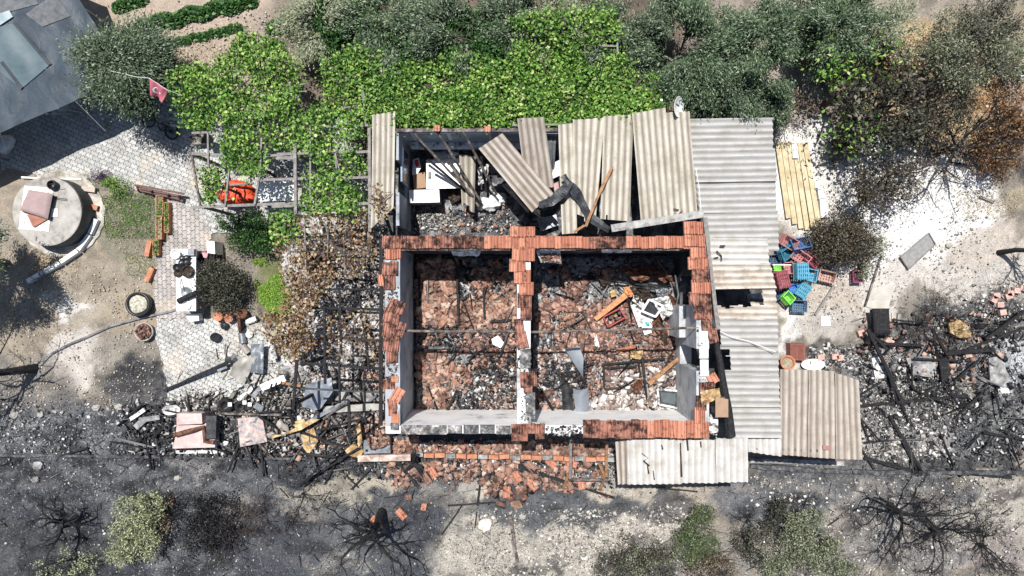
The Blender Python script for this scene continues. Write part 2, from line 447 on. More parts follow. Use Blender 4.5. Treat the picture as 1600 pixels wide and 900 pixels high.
L_feather = misland('feathery green leaf', [(0, (.03, .05, .02)), (.5, (.09, .125, .055)), (.85, (.18, .22, .11)), (1, (.34, .34, .22))], .7, trans=.1)
L_sage = misland('grey green leaf', [(0, (.09, .11, .065)), (.5, (.2, .23, .14)), (.85, (.34, .36, .24)), (1, (.45, .45, .33))], .7, trans=.15)
L_rust = misland('rust brown leaf', [(0, (.05, .03, .02)), (.4, (.15, .075, .035)), (.75, (.27, .15, .07)), (1, (.36, .27, .14))], .8, trans=.1)
L_bush = misland('bush leaf', [(0, (.015, .014, .011)), (.45, (.055, .05, .035)), (.75, (.125, .10, .07)), (1, (.22, .19, .13))], .7)
L_purple = misland('purple leaf', [(0, (.035, .02, .05)), (1, (.14, .09, .19))], .6)
L_grass = misland('grass blade', [(0, (.06, .16, .03)), (.5, (.12, .26, .05)), (1, (.24, .36, .10))], .6, trans=.2)
L_lawn = misland('bright lawn blade', [(0, (.15, .32, .04)), (.5, (.30, .52, .08)), (1, (.48, .62, .16))], .6, trans=.2)
L_dry = misland('dry grass blade', [(0, (.30, .24, .14)), (.5, (.42, .36, .24)), (1, (.55, .48, .34))], .8)
bark = mnoise('olive bark', [(.3, (.09, .075, .06)), (.6, (.2, .175, .15)), (.8, (.32, .3, .27))], 8, .9, 8, .5, 50)
bark_burnt = mnoise('burnt bark', [(.35, (.007, .007, .008)), (.6, (.022, .022, .024)), (.8, (.09, .09, .095))], 9, .75, 8, .6, 60)
bark_twig = mnoise('scorched twig', [(.3, (.03, .022, .02)), (.6, (.09, .07, .06)), (.8, (.2, .17, .15))], 9, .8, 6, .3, 60)

# fibre cement: UV = metres across / along the waves, the valleys coloured darker
def mk_sheet(name, c1, c2, cv, valley=.55, pitch=.177, stain=.5, phase=0.0):
    m, t, b = _base(name, .85, 0, .2)
    uv = _uv(t)
    mp = t.nodes.new('ShaderNodeMapping'); mp.inputs['Scale'].default_value = (14, 1.1, 1); t.links.new(uv, mp.inputs[0])
    n = _noise(t, 1.0, 8, .65, mp.outputs[0]); r = _ramp(t, [(.32, c1), (.62, c2)]); t.links.new(n.outputs[0], r.inputs[0])
    n3 = _noise(t, 2.1, 8, .7, _pos(t)); r3 = _ramp(t, [(.34, (stain, stain * .95, stain * .88)), (.55, (1, 1, 1))]); t.links.new(n3.outputs[0], r3.inputs[0])
    col = _mul(t, r.outputs[0], r3.outputs[0])
    n4 = _noise(t, 90, 4, .8, _pos(t)); r4 = _ramp(t, [(.3, (.66, .65, .64)), (.5, (.98, .98, .98)), (.7, (1.12, 1.12, 1.12))]); t.links.new(n4.outputs[0], r4.inputs[0])
    col = _mul(t, col, r4.outputs[0])
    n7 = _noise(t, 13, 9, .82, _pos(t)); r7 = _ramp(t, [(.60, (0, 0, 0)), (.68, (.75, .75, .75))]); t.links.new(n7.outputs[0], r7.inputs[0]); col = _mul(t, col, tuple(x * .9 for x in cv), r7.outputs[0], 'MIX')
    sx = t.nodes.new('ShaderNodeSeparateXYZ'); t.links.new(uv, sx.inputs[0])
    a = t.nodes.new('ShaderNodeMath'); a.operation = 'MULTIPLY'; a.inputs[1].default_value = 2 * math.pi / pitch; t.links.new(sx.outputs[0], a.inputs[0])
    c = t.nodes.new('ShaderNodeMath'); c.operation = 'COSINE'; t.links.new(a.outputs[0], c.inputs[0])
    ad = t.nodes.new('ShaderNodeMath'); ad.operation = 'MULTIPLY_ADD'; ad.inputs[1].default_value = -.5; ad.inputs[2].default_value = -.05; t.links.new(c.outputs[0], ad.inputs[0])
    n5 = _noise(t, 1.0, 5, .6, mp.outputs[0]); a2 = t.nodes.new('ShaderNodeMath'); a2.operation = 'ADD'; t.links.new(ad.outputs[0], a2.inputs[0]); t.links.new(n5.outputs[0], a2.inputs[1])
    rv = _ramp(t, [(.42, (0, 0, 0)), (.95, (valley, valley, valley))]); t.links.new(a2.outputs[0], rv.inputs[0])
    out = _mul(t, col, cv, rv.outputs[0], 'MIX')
    t.links.new(out, b.inputs['Base Color'])
    _bump(t, b, n4.outputs[0], .15)
    return m
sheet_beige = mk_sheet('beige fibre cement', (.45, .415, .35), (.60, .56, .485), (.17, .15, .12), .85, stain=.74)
sheet_grey = mk_sheet('grey fibre cement', (.40, .395, .375), (.50, .49, .465), (.22, .22, .22), .7, stain=.8)
sheet_tan = mk_sheet('stained fibre cement', (.50, .44, .37), (.68, .63, .56), (.25, .19, .145), .65, stain=.5)
sheet_white = mk_sheet('pale fibre cement', (.54, .53, .50), (.66, .65, .62), (.30, .28, .26), .6, stain=.72)
sheet_old = mk_sheet('old brownish fibre cement', (.38, .335, .285), (.53, .48, .42), (.15, .12, .10), .8, stain=.75)

# ---------------------------------------------------------------- ground: one sheet, painted by what lies on it
# (px, py, rx, ry, angle, colour, strength, speckle)
SOIL = (.42, .37, .31)
DK = (.075, .08, .09); DK2 = (.10, .11, .128); BLK = (.035, .036, .04)
ASH = (.56, .54, .51); WHT = (.80, .79, .77)
BLOBS = [
 (330, 60, 230, 110, 0, (.56, .46, .37), 1, .1), (500, 60, 120, 80, 0, (.50, .42, .35), 1, .1),
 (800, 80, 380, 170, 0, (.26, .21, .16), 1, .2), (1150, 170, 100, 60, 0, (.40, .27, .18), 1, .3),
 (1240, 110, 50, 70, 0, (.62, .56, .50), 1, .2), (1190, 60, 120, 80, 0, (.45, .39, .33), .8, .2),
 (40, 290, 80, 60, 0, (.47, .40, .32), 1, .1), (110, 470, 160, 110, 0, (.45, .39, .31), 1, .15),
 (200, 350, 70, 50, 0, (.30, .29, .22), .7, .2), (110, 390, 60, 30, -35, (.52, .43, .31), .9, .3),
 (130, 480, 60, 30, 0, (.52, .46, .38), .8, .2), (110, 478, 26, 14, 0, (.72, .70, .67), .8, .1),
 (120, 560, 60, 45, 10, (.66, .62, .57), .9, .1), (200, 560, 60, 60, 0, (.36, .33, .28), .8, .2), (200, 490, 50, 30, 0, (.48, .40, .29), .6, .1),
 (20, 620, 90, 60, 0, (.20, .20, .20), .8, .3), (215, 610, 50, 50, 0, (.07, .072, .08), .95, .4),
 (60, 590, 60, 30, 0, (.42, .38, .33), .6, .1),
 (300, 790, 430, 160, 0, DK2, 1, .6), (250, 700, 420, 62, 0, DK, 1, .6), (90, 680, 120, 40, 0, (.22, .24, .26), .7, .9),
 (650, 800, 330, 150, 0, DK2, 1, .3), (60, 870, 110, 60, 0, (.09, .095, .10), .8, .3), (330, 760, 200, 25, 8, (.22, .23, .25), .6, .6),
 (500, 770, 70, 17, 0, (.52, .48, .39), .85, .2), (590, 757, 45, 15, 10, (.55, .50, .41), .9, .2), (480, 800, 40, 18, 0, (.40, .36, .31), .8, .3),
 (360, 800, 26, 30, 10, (.38, .34, .29), .6, .3), (300, 740, 40, 14, 20, (.36, .35, .34), .6, .8),
 (700, 780, 60, 18, 15, (.36, .34, .31), .7, .3), (760, 772, 34, 18, 0, (.60, .56, .47), .9, .2), (735, 755, 24, 15, 0, (.60, .56, .5), .7, .2),
 (720, 830, 26, 40, 0, (.40, .38, .33), .7, .3), (760, 830, 50, 30, 0, (.14, .15, .16), .7, .3), (560, 830, 70, 50, 0, (.20, .205, .21), .6, .4), (530, 880, 60, 20, 0, (.33, .32, .30), .7, .8),
 (860, 860, 190, 60, 0, (.58, .54, .47), 1, .4), (790, 870, 120, 40, 0, (.50, .47, .41), .8, .5), (960, 820, 110, 45, 10, (.60, .555, .49), 1, .5),
 (870, 795, 130, 34, -4, (.16, .17, .185), 1, .3), (980, 782, 90, 16, 8, (.17, .175, .18), .8, .3), (1000, 768, 110, 13, 2, (.56, .51, .43), .9, .3),
 (1090, 780, 40, 16, 0, (.50, .45, .38), .7, .4), (1010, 880, 70, 35, 0, (.15, .14, .13), .8, .6), (830, 890, 40, 14, 0, (.16, .15, .15), .7, .4),
 (1050, 800, 60, 20, 0, (.13, .125, .13), .8, .4),
 (1230, 780, 110, 55, 0, (.16, .17, .19), 1, .5), (1240, 766, 90, 8, 4, (.36, .33, .31), .7, .3), (1240, 725, 120, 12, 2, (.34, .33, .30), .9, .3),
 (1325, 800, 17, 65, 8, (.45, .42, .38), .95, .2), (1335, 850, 60, 60, 0, (.44, .40, .36), .8, .4), (1120, 870, 70, 40, 0, (.36, .34, .30), .7, .6), (1270, 870, 90, 45, 0, (.33, .30, .26), .7, .6),
 (1450, 850, 130, 55, 0, (.33, .31, .29), 1, .6), (1420, 780, 110, 35, 0, (.20, .205, .215), .9, .4), (1555, 800, 70, 70, 25, (.50, .465, .41), 1, .35), (1580, 880, 60, 40, 0, (.40, .35, .32), .9, .4),
 (1500, 770, 30, 22, 0, (.18, .19, .21), .7, .3), (1450, 790, 40, 20, 0, (.40, .37, .33), .7, .3), (1570, 770, 34, 18, 0, (.16, .14, .13), .8, .3),
 (1450, 120, 130, 90, 0, (.66, .46, .27), 1, .2), (1400, 190, 90, 50, 0, (.55, .42, .27), .9, .3), (1560, 60, 80, 60, 0, (.42, .36, .25), .9, .2),
 (1560, 180, 80, 90, 0, (.56, .32, .16), 1, .3), (1500, 200, 60, 40, 0, (.58, .44, .24), .9, .3), (1590, 140, 26, 45, 0, (.52, .42, .36), .8, .2), (1470, 100, 50, 40, 0, (.22, .17, .12), .6, .5),
 (1330, 100, 50, 40, 0, (.30, .26, .21), .6, .3), (1300, 90, 30, 45, 0, (.12, .11, .10), .7, .3),
 (1560, 245, 50, 26, 15, (.10, .105, .12), .95, .3), (1590, 200, 30, 40, 0, (.13, .09, .07), .8, .3), (1560, 290, 70, 30, 15, (.33, .30, .25), .95, .3), (1565, 318, 50, 24, 0, (.44, .37, .26), .9, .3),
 (1370, 300, 185, 100, 8, WHT, 1, .12), (1270, 215, 70, 30, 0, WHT, .9, .3), (1290, 290, 40, 90, 0, (.76, .74, .70), .9, .3), (1470, 325, 95, 85, 20, WHT, 1, .15),
 (1510, 375, 50, 30, 0, (.72, .69, .64), .7, .3), (1390, 405, 90, 50, 0, (.80, .79, .76), .95, .2), (1555, 405, 80, 50, 0, (.60, .54, .47), .95, .2),
 (1450, 440, 100, 34, 0, (.64, .60, .55), .9, .2), (1560, 440, 80, 30, 0, (.60, .57, .52), .9, .3), (1300, 470, 90, 40, 0, (.62, .55, .47), .9, .2), (1235, 520, 20, 60, 0, (.74, .73, .71), .9, .2), (1290, 545, 70, 22, 0, (.27, .25, .22), .9, .4),
 (1380, 460, 28, 40, 0, (.66, .63, .58), .95, .1), (1430, 480, 40, 30, 0, (.36, .32, .27), .8, .3), (1290, 500, 60, 22, 0, (.60, .58, .54), .6, .2),
 (1480, 600, 170, 110, 0, (.27, .275, .28), 1, 1), (1360, 560, 50, 20, 0, (.50, .49, .47), .7, .9), (1530, 490, 100, 24, -6, (.20, .21, .22), .9, .9),
 (1400, 640, 70, 50, 0, (.32, .32, .32), .7, 1), (1580, 560, 50, 45, 40, (.58, .60, .62), .9, .6), (1540, 560, 40, 30, 0, (.30, .31, .32), .6, .9), (1500, 620, 22, 30, 0, (.40, .33, .22), .6, .8),
 (1480, 640, 60, 30, 0, (.40, .39, .38), .5, 1), (1420, 695, 110, 26, 5, (.50, .49, .48), .85, .8), (1560, 690, 70, 26, 0, (.12, .13, .14), .9, .8), (1470, 722, 160, 14, 2, (.11, .115, .12), .9, .5),
 (1360, 735, 150, 14, 0, (.15, .155, .165), .9, .4), (1540, 640, 60, 30, 0, (.19, .2, .2), .7, 1),
 (520, 520, 120, 140, 0, (.46, .45, .43), .9, .8), (540, 610, 70, 40, 0, (.40, .40, .40), .9, .9), (540, 430, 90, 90, 0, (.48, .46, .43), .8, .6), (430, 660, 130, 26, 0, (.19, .19, .19), .9, 1),
 (430, 400, 60, 70, 0, (.33, .29, .24), .8, .3), (360, 470, 50, 40, 0, (.36, .32, .26), .8, .3), (430, 450, 30, 50, 0, (.24, .27, .11), .9, .1),
 (590, 695, 60, 14, 0, (.28, .27, .27), .9, .8), (720, 715, 240, 20, 2, (.11, .11, .115), .95, .8), (900, 745, 60, 16, 0, (.22, .21, .21), .8, .7), (960, 740, 30, 25, 0, (.52, .49, .44), .8, .5),
 (650, 745, 60, 16, 10, (.20, .19, .19), .8, .6), (1250, 150, 30, 20, 0, (.5, .46, .42), .5, .2), (20, 235, 60, 40, 0, (.40, .34, .28), .6, .1),
]
def build_ground():
    xs = np.concatenate([[-400, -120, -50, -30, -22], np.arange(-18.5, 18.51, .09), [22, 30, 50, 120, 400]])
    ys = np.concatenate([[-400, -120, -50, -25, -14], np.arange(-10.6, 10.61, .09), [14, 25, 50, 120, 400]])
    X, Y = np.meshgrid(xs, ys); k = 1600 / (1.5 * H)
    px = X * k + 800; py = 450 - Y * k
    wx = px + (fbm(px * .03, py * .03, 11, 5) - .5) * 60 + (fbm(px * .12, py * .12, 12, 3) - .5) * 16
    wy = py + (fbm(px * .03, py * .03, 21, 5) - .5) * 60 + (fbm(px * .12, py * .12, 22, 3) - .5) * 16
    C = np.zeros(X.shape + (3,)) + np.array(SOIL); S = np.full(X.shape, .2)
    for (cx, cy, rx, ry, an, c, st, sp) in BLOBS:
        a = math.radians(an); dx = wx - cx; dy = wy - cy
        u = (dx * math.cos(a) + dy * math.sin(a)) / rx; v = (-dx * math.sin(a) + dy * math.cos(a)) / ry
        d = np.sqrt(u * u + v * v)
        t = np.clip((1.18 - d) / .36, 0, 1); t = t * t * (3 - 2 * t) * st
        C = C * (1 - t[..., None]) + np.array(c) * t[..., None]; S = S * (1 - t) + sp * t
    inner = (np.abs(X) < 18.6) & (np.abs(Y) < 10.7)
    Z = ((fbm(X * 1.1, Y * 1.1, 5, 5) - .5) * .10 + (fbm(X * 4.5, Y * 4.5, 7, 3) - .5) * (.03 + .07 * S)) * inner
    # flat under the house, the yard paving and the annexe
    flatm = ((px > 590) & (px < 1230) & (py > 190) & (py < 690)) | ((px < 420) & (py > 140) & (py < 420)) | ((px > 235) & (px < 440) & (py < 660))
    Z = np.where(flatm, Z * .12 - .02, Z)
    n, m = X.shape
    V = np.stack([X, Y, Z], -1).reshape(-1, 3)
    i = np.arange((n - 1) * m).reshape(n - 1, m)[:, :-1].ravel()
    F = np.stack([i, i + 1, i + m + 1, i + m], -1)
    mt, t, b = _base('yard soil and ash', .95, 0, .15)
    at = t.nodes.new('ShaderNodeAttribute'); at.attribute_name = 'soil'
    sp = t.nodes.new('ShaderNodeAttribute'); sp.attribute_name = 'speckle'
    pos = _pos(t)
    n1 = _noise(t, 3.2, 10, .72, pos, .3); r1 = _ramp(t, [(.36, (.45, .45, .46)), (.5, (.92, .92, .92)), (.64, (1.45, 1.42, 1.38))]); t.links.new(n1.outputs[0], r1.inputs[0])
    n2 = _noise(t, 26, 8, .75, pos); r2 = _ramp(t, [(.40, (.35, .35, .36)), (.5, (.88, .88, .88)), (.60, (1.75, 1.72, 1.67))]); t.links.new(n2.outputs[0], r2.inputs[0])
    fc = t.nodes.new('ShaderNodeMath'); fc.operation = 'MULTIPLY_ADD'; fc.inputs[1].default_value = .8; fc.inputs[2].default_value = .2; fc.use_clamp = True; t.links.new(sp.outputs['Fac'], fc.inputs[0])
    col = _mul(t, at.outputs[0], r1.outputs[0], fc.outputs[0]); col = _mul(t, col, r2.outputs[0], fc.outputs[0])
    n9 = _noise(t, 75, 5, .8, pos); r9 = _ramp(t, [(.41, (.32, .32, .33)), (.5, (.9, .9, .9)), (.59, (1.9, 1.87, 1.82))]); t.links.new(n9.outputs[0], r9.inputs[0]); col = _mul(t, col, r9.outputs[0], fc.outputs[0])
    vo = t.nodes.new('ShaderNodeTexVoronoi'); vo.inputs['Scale'].default_value = 17; vo.inputs['Randomness'].default_value = 1; t.links.new(pos, vo.inputs['Vector'])
    n3 = _noise(t, 11, 8, .8, pos, .5)
    r3 = _ramp(t, [(.57, (0, 0, 0)), (.64, (1, 1, 1))]); t.links.new(n3.outputs[0], r3.inputs[0])
    rb = _ramp(t, [(.36, (1, 1, 1)), (.43, (0, 0, 0))]); t.links.new(n3.outputs[0], rb.inputs[0])
    f1 = t.nodes.new('ShaderNodeMath'); f1.operation = 'MULTIPLY'; t.links.new(sp.outputs['Fac'], f1.inputs[0]); t.links.new(r3.outputs[0], f1.inputs[1])
    f2 = t.nodes.new('ShaderNodeMath'); f2.operation = 'MULTIPLY'; t.links.new(sp.outputs['Fac'], f2.inputs[0]); t.links.new(rb.outputs[0], f2.inputs[1])
    col = _mul(t, col, (.62, .61, .60), f1.outputs[0], 'MIX'); col = _mul(t, col, (.03, .03, .033), f2.outputs[0], 'MIX')
    # scattered tiny pale chips
    rc = _ramp(t, [(.05, (1, 1, 1)), (.085, (0, 0, 0))]); t.links.new(vo.outputs['Distance'], rc.inputs[0])
    sep = t.nodes.new('ShaderNodeSeparateColor'); t.links.new(vo.outputs['Color'], sep.inputs[0])
    gt = t.nodes.new('ShaderNodeMath'); gt.operation = 'GREATER_THAN'; gt.inputs[1].default_value = .76; t.links.new(sep.outputs[0], gt.inputs[0])
    f3 = t.nodes.new('ShaderNodeMath'); f3.operation = 'MULTIPLY'; t.links.new(rc.outputs[0], f3.inputs[0]); t.links.new(gt.outputs[0], f3.inputs[1])
    col = _mul(t, col, (.66, .65, .63), f3.outputs[0], 'MIX')
    t.links.new(col, b.inputs['Base Color'])
    bn = _noise(t, 30, 8, .75, pos); _bump(t, b, bn.outputs[0], .8, .03)
    dr = fbm(X * 1.7 + fbm(X * .8, Y * .8, 41) * 3, Y * 2.6, 43, 5); k_ = np.clip((dr - .52) / .13, 0, 1) * np.clip((S - .15) * 1.2, 0, .42)
    low = C.mean(-1) < .42; k_ = k_ * low
    C = C * (1 - k_[..., None]) + np.array((.33, .335, .34)) * k_[..., None]
    kd = np.clip((.45 - dr) / .1, 0, 1) * np.clip(S * 1.4, 0, .75) * low; C = C * (1 - kd[..., None]) + np.array((.03, .031, .035)) * kd[..., None]
    L = C.mean(-1, keepdims=True); C = C * np.where(L > .68, .84, np.clip(.56 + .5 * (L - .25), .52, .86))
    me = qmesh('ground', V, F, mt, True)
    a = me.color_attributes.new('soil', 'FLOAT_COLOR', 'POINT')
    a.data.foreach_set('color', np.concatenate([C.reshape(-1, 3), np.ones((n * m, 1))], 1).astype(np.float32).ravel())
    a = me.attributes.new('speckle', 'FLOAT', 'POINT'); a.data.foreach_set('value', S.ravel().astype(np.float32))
    o = bpy.data.objects.new('ground', me); COL.objects.link(o); tag(o, kind='structure')
build_ground()

# ---------------------------------------------------------------- paving
def mk_paving(name, ang, tint, sx=.235, sy=.135):
    m, t, b = _base(name, .9, 0, .2)
    pos = _pos(t)
    mp = t.nodes.new('ShaderNodeMapping'); mp.inputs['Rotation'].default_value = (0, 0, R(ang)); t.links.new(pos, mp.inputs[0])
    # the blocks are keyed: their long joints zigzag
    wv = t.nodes.new('ShaderNodeTexWave'); wv.wave_type = 'BANDS'; wv.bands_direction = 'X'; wv.wave_profile = 'TRI'; wv.inputs['Scale'].default_value = 3.14; t.links.new(mp.outputs[0], wv.inputs[0])
    nz = _noise(t, 9, 3, .5, pos)
    cmb = t.nodes.new('ShaderNodeCombineXYZ')
    ma = t.nodes.new('ShaderNodeMath'); ma.operation = 'MULTIPLY_ADD'; ma.inputs[1].default_value = .055; t.links.new(wv.outputs['Fac'], ma.inputs[0])
    mb = t.nodes.new('ShaderNodeMath'); mb.operation = 'MULTIPLY'; mb.inputs[1].default_value = .03; t.links.new(nz.outputs[0], mb.inputs[0]); t.links.new(mb.outputs[0], ma.inputs[2])
    t.links.new(ma.outputs[0], cmb.inputs[1]); t.links.new(mb.outputs[0], cmb.inputs[0])
    ad = t.nodes.new('ShaderNodeVectorMath'); ad.operation = 'ADD'; t.links.new(mp.outputs[0], ad.inputs[0]); t.links.new(cmb.outputs[0], ad.inputs[1])
    br = t.nodes.new('ShaderNodeTexBrick'); br.inputs['Scale'].default_value = 1; br.inputs['Brick Width'].default_value = sx; br.inputs['Row Height'].default_value = sy
    br.inputs['Mortar Size'].default_value = .009; br.inputs['Mortar Smooth'].default_value = .3; br.inputs['Bias'].default_value = 0
    br.inputs['Color1'].default_value = _c(tuple(x * .82 for x in tint)); br.inputs['Color2'].default_value = _c(tuple(min(.9, x * 1.12) for x in tint)); br.inputs['Mortar'].default_value = (.13, .125, .115, 1)
    t.links.new(ad.outputs[0], br.inputs['Vector'])
    n1 = _noise(t, 1.5, 8, .7, pos, .4); r1 = _ramp(t, [(.3, (.62, .60, .56)), (.5, (1, 1, 1))]); t.links.new(n1.outputs[0], r1.inputs[0])
    n2 = _noise(t, 40, 6, .75, pos); r2 = _ramp(t, [(.3, (.72, .72, .72)), (.65, (1.1, 1.1, 1.1))]); t.links.new(n2.outputs[0], r2.inputs[0])
    col = _mul(t, br.outputs[0], r1.outputs[0]); col = _mul(t, col, r2.outputs[0])
    n3 = _noise(t, 1.1, 6, .6, pos); r3 = _ramp(t, [(.55, (0, 0, 0)), (.68, (.5, .5, .5))]); t.links.new(n3.outputs[0], r3.inputs[0])
    col = _mul(t, col, (.52, .44, .34), r3.outputs[0], 'MIX')
    t.links.new(col, b.inputs['Base Color'])
    inv = t.nodes.new('ShaderNodeMath'); inv.operation = 'MULTIPLY_ADD'; inv.inputs[1].default_value = -1; inv.inputs[2].default_value = 1; t.links.new(br.outputs['Fac'], inv.inputs[0])
    _bump(t, b, inv.outputs[0], .7, .02)
    return m
pave_a = mk_paving('grey interlocking pavers', 24, (.46, .46, .445))
pave_b = mk_paving('pinkish interlocking pavers', 88, (.43, .40, .38))
pave_c = mk_paving('ash dusted pavers', 30, (.48, .48, .46))
def sheet_poly(name, poly, z, mat, kind='structure'):
    if name[:5] in ('paved', 'veran'):
        q = []; rj = random.Random(4)
        for i in range(len(poly)):
            a, b = poly[i], poly[(i + 1) % len(poly)]; L = math.hypot(b[0] - a[0], b[1] - a[1]); k = max(1, int(L / 6))
            for j in range(k): t_ = j / k; q.append((a[0] + (b[0] - a[0]) * t_ + rj.uniform(-3.2, 3.2), a[1] + (b[1] - a[1]) * t_ + rj.uniform(-3.2, 3.2)))
        poly = q
    mb = MB(); mb.prism([P(x, y, 0) for x, y in poly], z, z - .08)
    o = thing(name, mb, mat, None, None); o['kind'] = kind; return o
sheet_poly('paved_yard', [(50, 272), (0, 262), (0, 190), (150, 120), (300, 120), (330, 180), (560, 185), (575, 300), (575, 365), (330, 365), (318, 330), (262, 312), (210, 295), (165, 278), (120, 285), (85, 290)], .022, pave_a)
sheet_poly('paved_path', [(262, 312), (318, 330), (330, 365), (318, 400), (322, 480), (318, 500), (246, 500), (240, 440), (246, 400), (262, 372)], .018, pave_b)
sheet_poly('paved_terrace', [(246, 500), (318, 500), (392, 495), (440, 540), (430, 600), (410, 640), (380, 650), (258, 655), (262, 600), (250, 560), (240, 520)], .014, pave_c)
sheet_poly('annexe_floor', [(600, 215), (1130, 215), (1130, 372), (600, 372)], .05, mnoise('sooty screed', [(.38, (.03, .031, .034)), (.52, (.10, .10, .108)), (.66, (.42, .42, .41)), (.8, (.7, .69, .67))], 2.6, .9, 10, .3, 40, nrough=.72))
sheet_poly('house_floor', [(645, 385), (1062, 385), (1062, 645), (645, 645)], .06, mnoise('burnt floor', [(.42, (.02, .02, .022)), (.56, (.07, .07, .075)), (.72, (.36, .35, .34))], 3, .9, 10, .3, 40))
sheet_poly('veranda_floor', [(600, 690), (1000, 690), (1000, 712), (570, 712), (440, 650), (440, 350), (600, 350)], .03, mnoise('ash covered concrete', [(.38, (.03, .03, .033)), (.46, (.16, .16, .16)), (.53, (.38, .37, .36)), (.64, (.62, .61, .59))], 3.2, .95, 10, .4, 30, nrough=.75))
sheet_poly('shed_floor', [(1050, 225), (1200, 225), (1200, 660), (1075, 660)], .04, mnoise('dark screed', [(.4, (.03, .03, .03)), (.7, (.14, .14, .14))], 3, .9, 8, .3, 40))
# ---------------------------------------------------------------- the burnt house
rnd = random.Random(5)
ZT = 2.72
house = root('burnt_house', P(850, 530, 0), 'roofless burnt house of two rooms, red roof tiles left lying along its wall tops', 'house')
def wall_part(name, boxes, mat, top=ZT, label=None):
    mb = MB()
    for (x0, y0, x1, y1, zt, zb) in boxes:
        a = P(x0, y0, top); b = P(x1, y1, top)
        mb.box(((a.x + b.x) / 2, (a.y + b.y) / 2, (zt + zb) / 2), (abs(b.x - a.x), abs(b.y - a.y), zt - zb))
    return part(house, name, mb, mat, label=label)
wall_part('wall', [(602, 371, 1106, 390, ZT, 0)], plaster_dark, label='sooty rear wall under the long row of tiles')
wall_part('wall', [(602, 390.1, 625, 664.9, ZT, 0)], plaster_grey, label='grey left wall of the burnt room')
# divider, lower half blackened
wall_part('wall', [(808, 390.1, 829, 664.9, ZT, 0)], plaster, label='dividing wall between the two burnt rooms')
wall_part('wall', [(602, 665, 1106, 678, ZT - .06, 0)], white_wall, label='white front wall with scorched capping stones')
# right wall with two window openings
wall_part('wall', [(1088, 390.1, 1108, 430, ZT, 0), (1088, 430, 1108, 477.8, .95, 0)], plaster_dark, label='sooty end of the right wall')
wall_part('wall', [(1088, 478, 1108, 545, ZT, 0), (1088, 545, 1108, 580, .9, 0), (1088, 580, 1108, 664.9, ZT, 0)], pier_mat, label='pale right wall with two window gaps')
# wall linings that stand a little inside: lit grey piers by the openings
wall_part('window_reveal', [(1077, 480, 1087.5, 533, 1.6, .06)], pier_mat)
# broken capping stones on the front wall
for i, (x0, x1) in enumerate(((626, 649), (650, 674), (675, 698), (699, 722), (724, 748), (750, 773), (775, 798))):
    mb = MB(); z = ZT - .055 + rnd.uniform(.02, .05)
    mb.bpx(x0, 664.5 + rnd.uniform(-.6, .6), x1, 678 + rnd.uniform(-1, 1), z, ZT - .058)
    part(house, 'capping_stone', mb, cap_mat)
for (x0, y0, x1, y1) in ((611, 647, 623, 661), (610, 661.5, 622, 672), (611, 588, 622, 597), (1092, 517, 1106, 540), (1093, 541, 1107, 560), (1094, 562, 1107, 588), (812, 545, 829, 575), (821, 613, 836, 655)):
    mb = MB(); mb.bpx(x0, y0, x1, y1, ZT + .05, ZT + .002)
    part(house, 'capping_stone', mb, brick_mat if x0 < 700 and y1 < 665 or y1 == 655 and False else (plaster if x0 > 1000 else cap_mat))

TP = [(-.5, 0), (-.44, .045), (-.36, .045), (-.30, .006), (-.12, .006), (-.06, .042), (.02, .042), (.08, .006), (.26, .006), (.34, .045), (.42, .045), (.5, .0)]
def tile_at(mb, c, wd, ln, rz, tip=0.0, roll=0.0):
    """one interlocking clay tile: ridged section, rounded nose"""
    m = Matrix.Rotation(rz, 3, 'Z') @ Matrix.Rotation(tip, 3, 'X') @ Matrix.Rotation(roll, 3, 'Y')
    n = len(TP); vs = []
    for t, dz in ((-.5, 0), (-.46, .004), (.46, .004), (.5, -.002)):
        for u, h in TP: vs.append(Vector(c) + m @ Vector((u * wd, t * ln, h + dz)))
    for t in (-.5, .5):
        for u, h in TP: vs.append(Vector(c) + m @ Vector((u * wd, t * ln, h - .016)))
    fs = []
    for j in range(3):
        for i in range(n - 1): a = j * n + i; fs.append((a, a + 1, a + n + 1, a + n))
    B = 4 * n
    for i in range(n - 1):
        fs.append((B + i, B + i + 1, i + 1, i)); fs.append((3 * n + i, 3 * n + i + 1, B + n + i + 1, B + n + i))
        fs.append((B + i + n, B + n + i + 1, B + i + 1, B + i))
    fs.append((0, n * 3, B + n, B)); fs.append((n - 1, B + n - 1, B + 2 * n - 1, 4 * n - 1))
    fs[-2] = (B, B + n, 3 * n, 2 * n, n, 0); fs[-1] = (n - 1, 2 * n - 1, 3 * n - 1, 4 * n - 1, B + 2 * n - 1, B + n - 1)
    mb.add(vs, fs)
def tiles(x0, y0, x1, y1, z=ZT + .03, mat=None, rot=0.0, n=None, soot=False, tip=-.07, name='tile_course', parent=None, jit=1.0, label=None):
    """a course of tiles laid side by side inside a pixel rectangle, long side up the picture"""
    mb = MB(); cx, cy = (x0 + x1) / 2, (y0 + y1) / 2; c = P(cx, cy, z); wd = M(x1 - x0, z); ln = M(y1 - y0, z)
    n = n or max(1, round(wd / .205)); tw = wd / n; rm = Matrix.Rotation(rot, 3, 'Z')
    for i in range(n):
        o = rm @ Vector(((i + .5) * tw - wd / 2 + rnd.uniform(-.006, .006) * jit, rnd.uniform(-.014, .014) * jit, .004 + .004 * (i % 2)))
        tile_at(mb, c + o, tw * 1.03, ln * rnd.uniform(.97, 1.05), rot + rnd.uniform(-.03, .03) * jit, tip + rnd.uniform(-.02, .02), rnd.uniform(-.02, .02))
    return part(parent or house, name, mb, mat or (tile_soot if soot else tile), label=label)
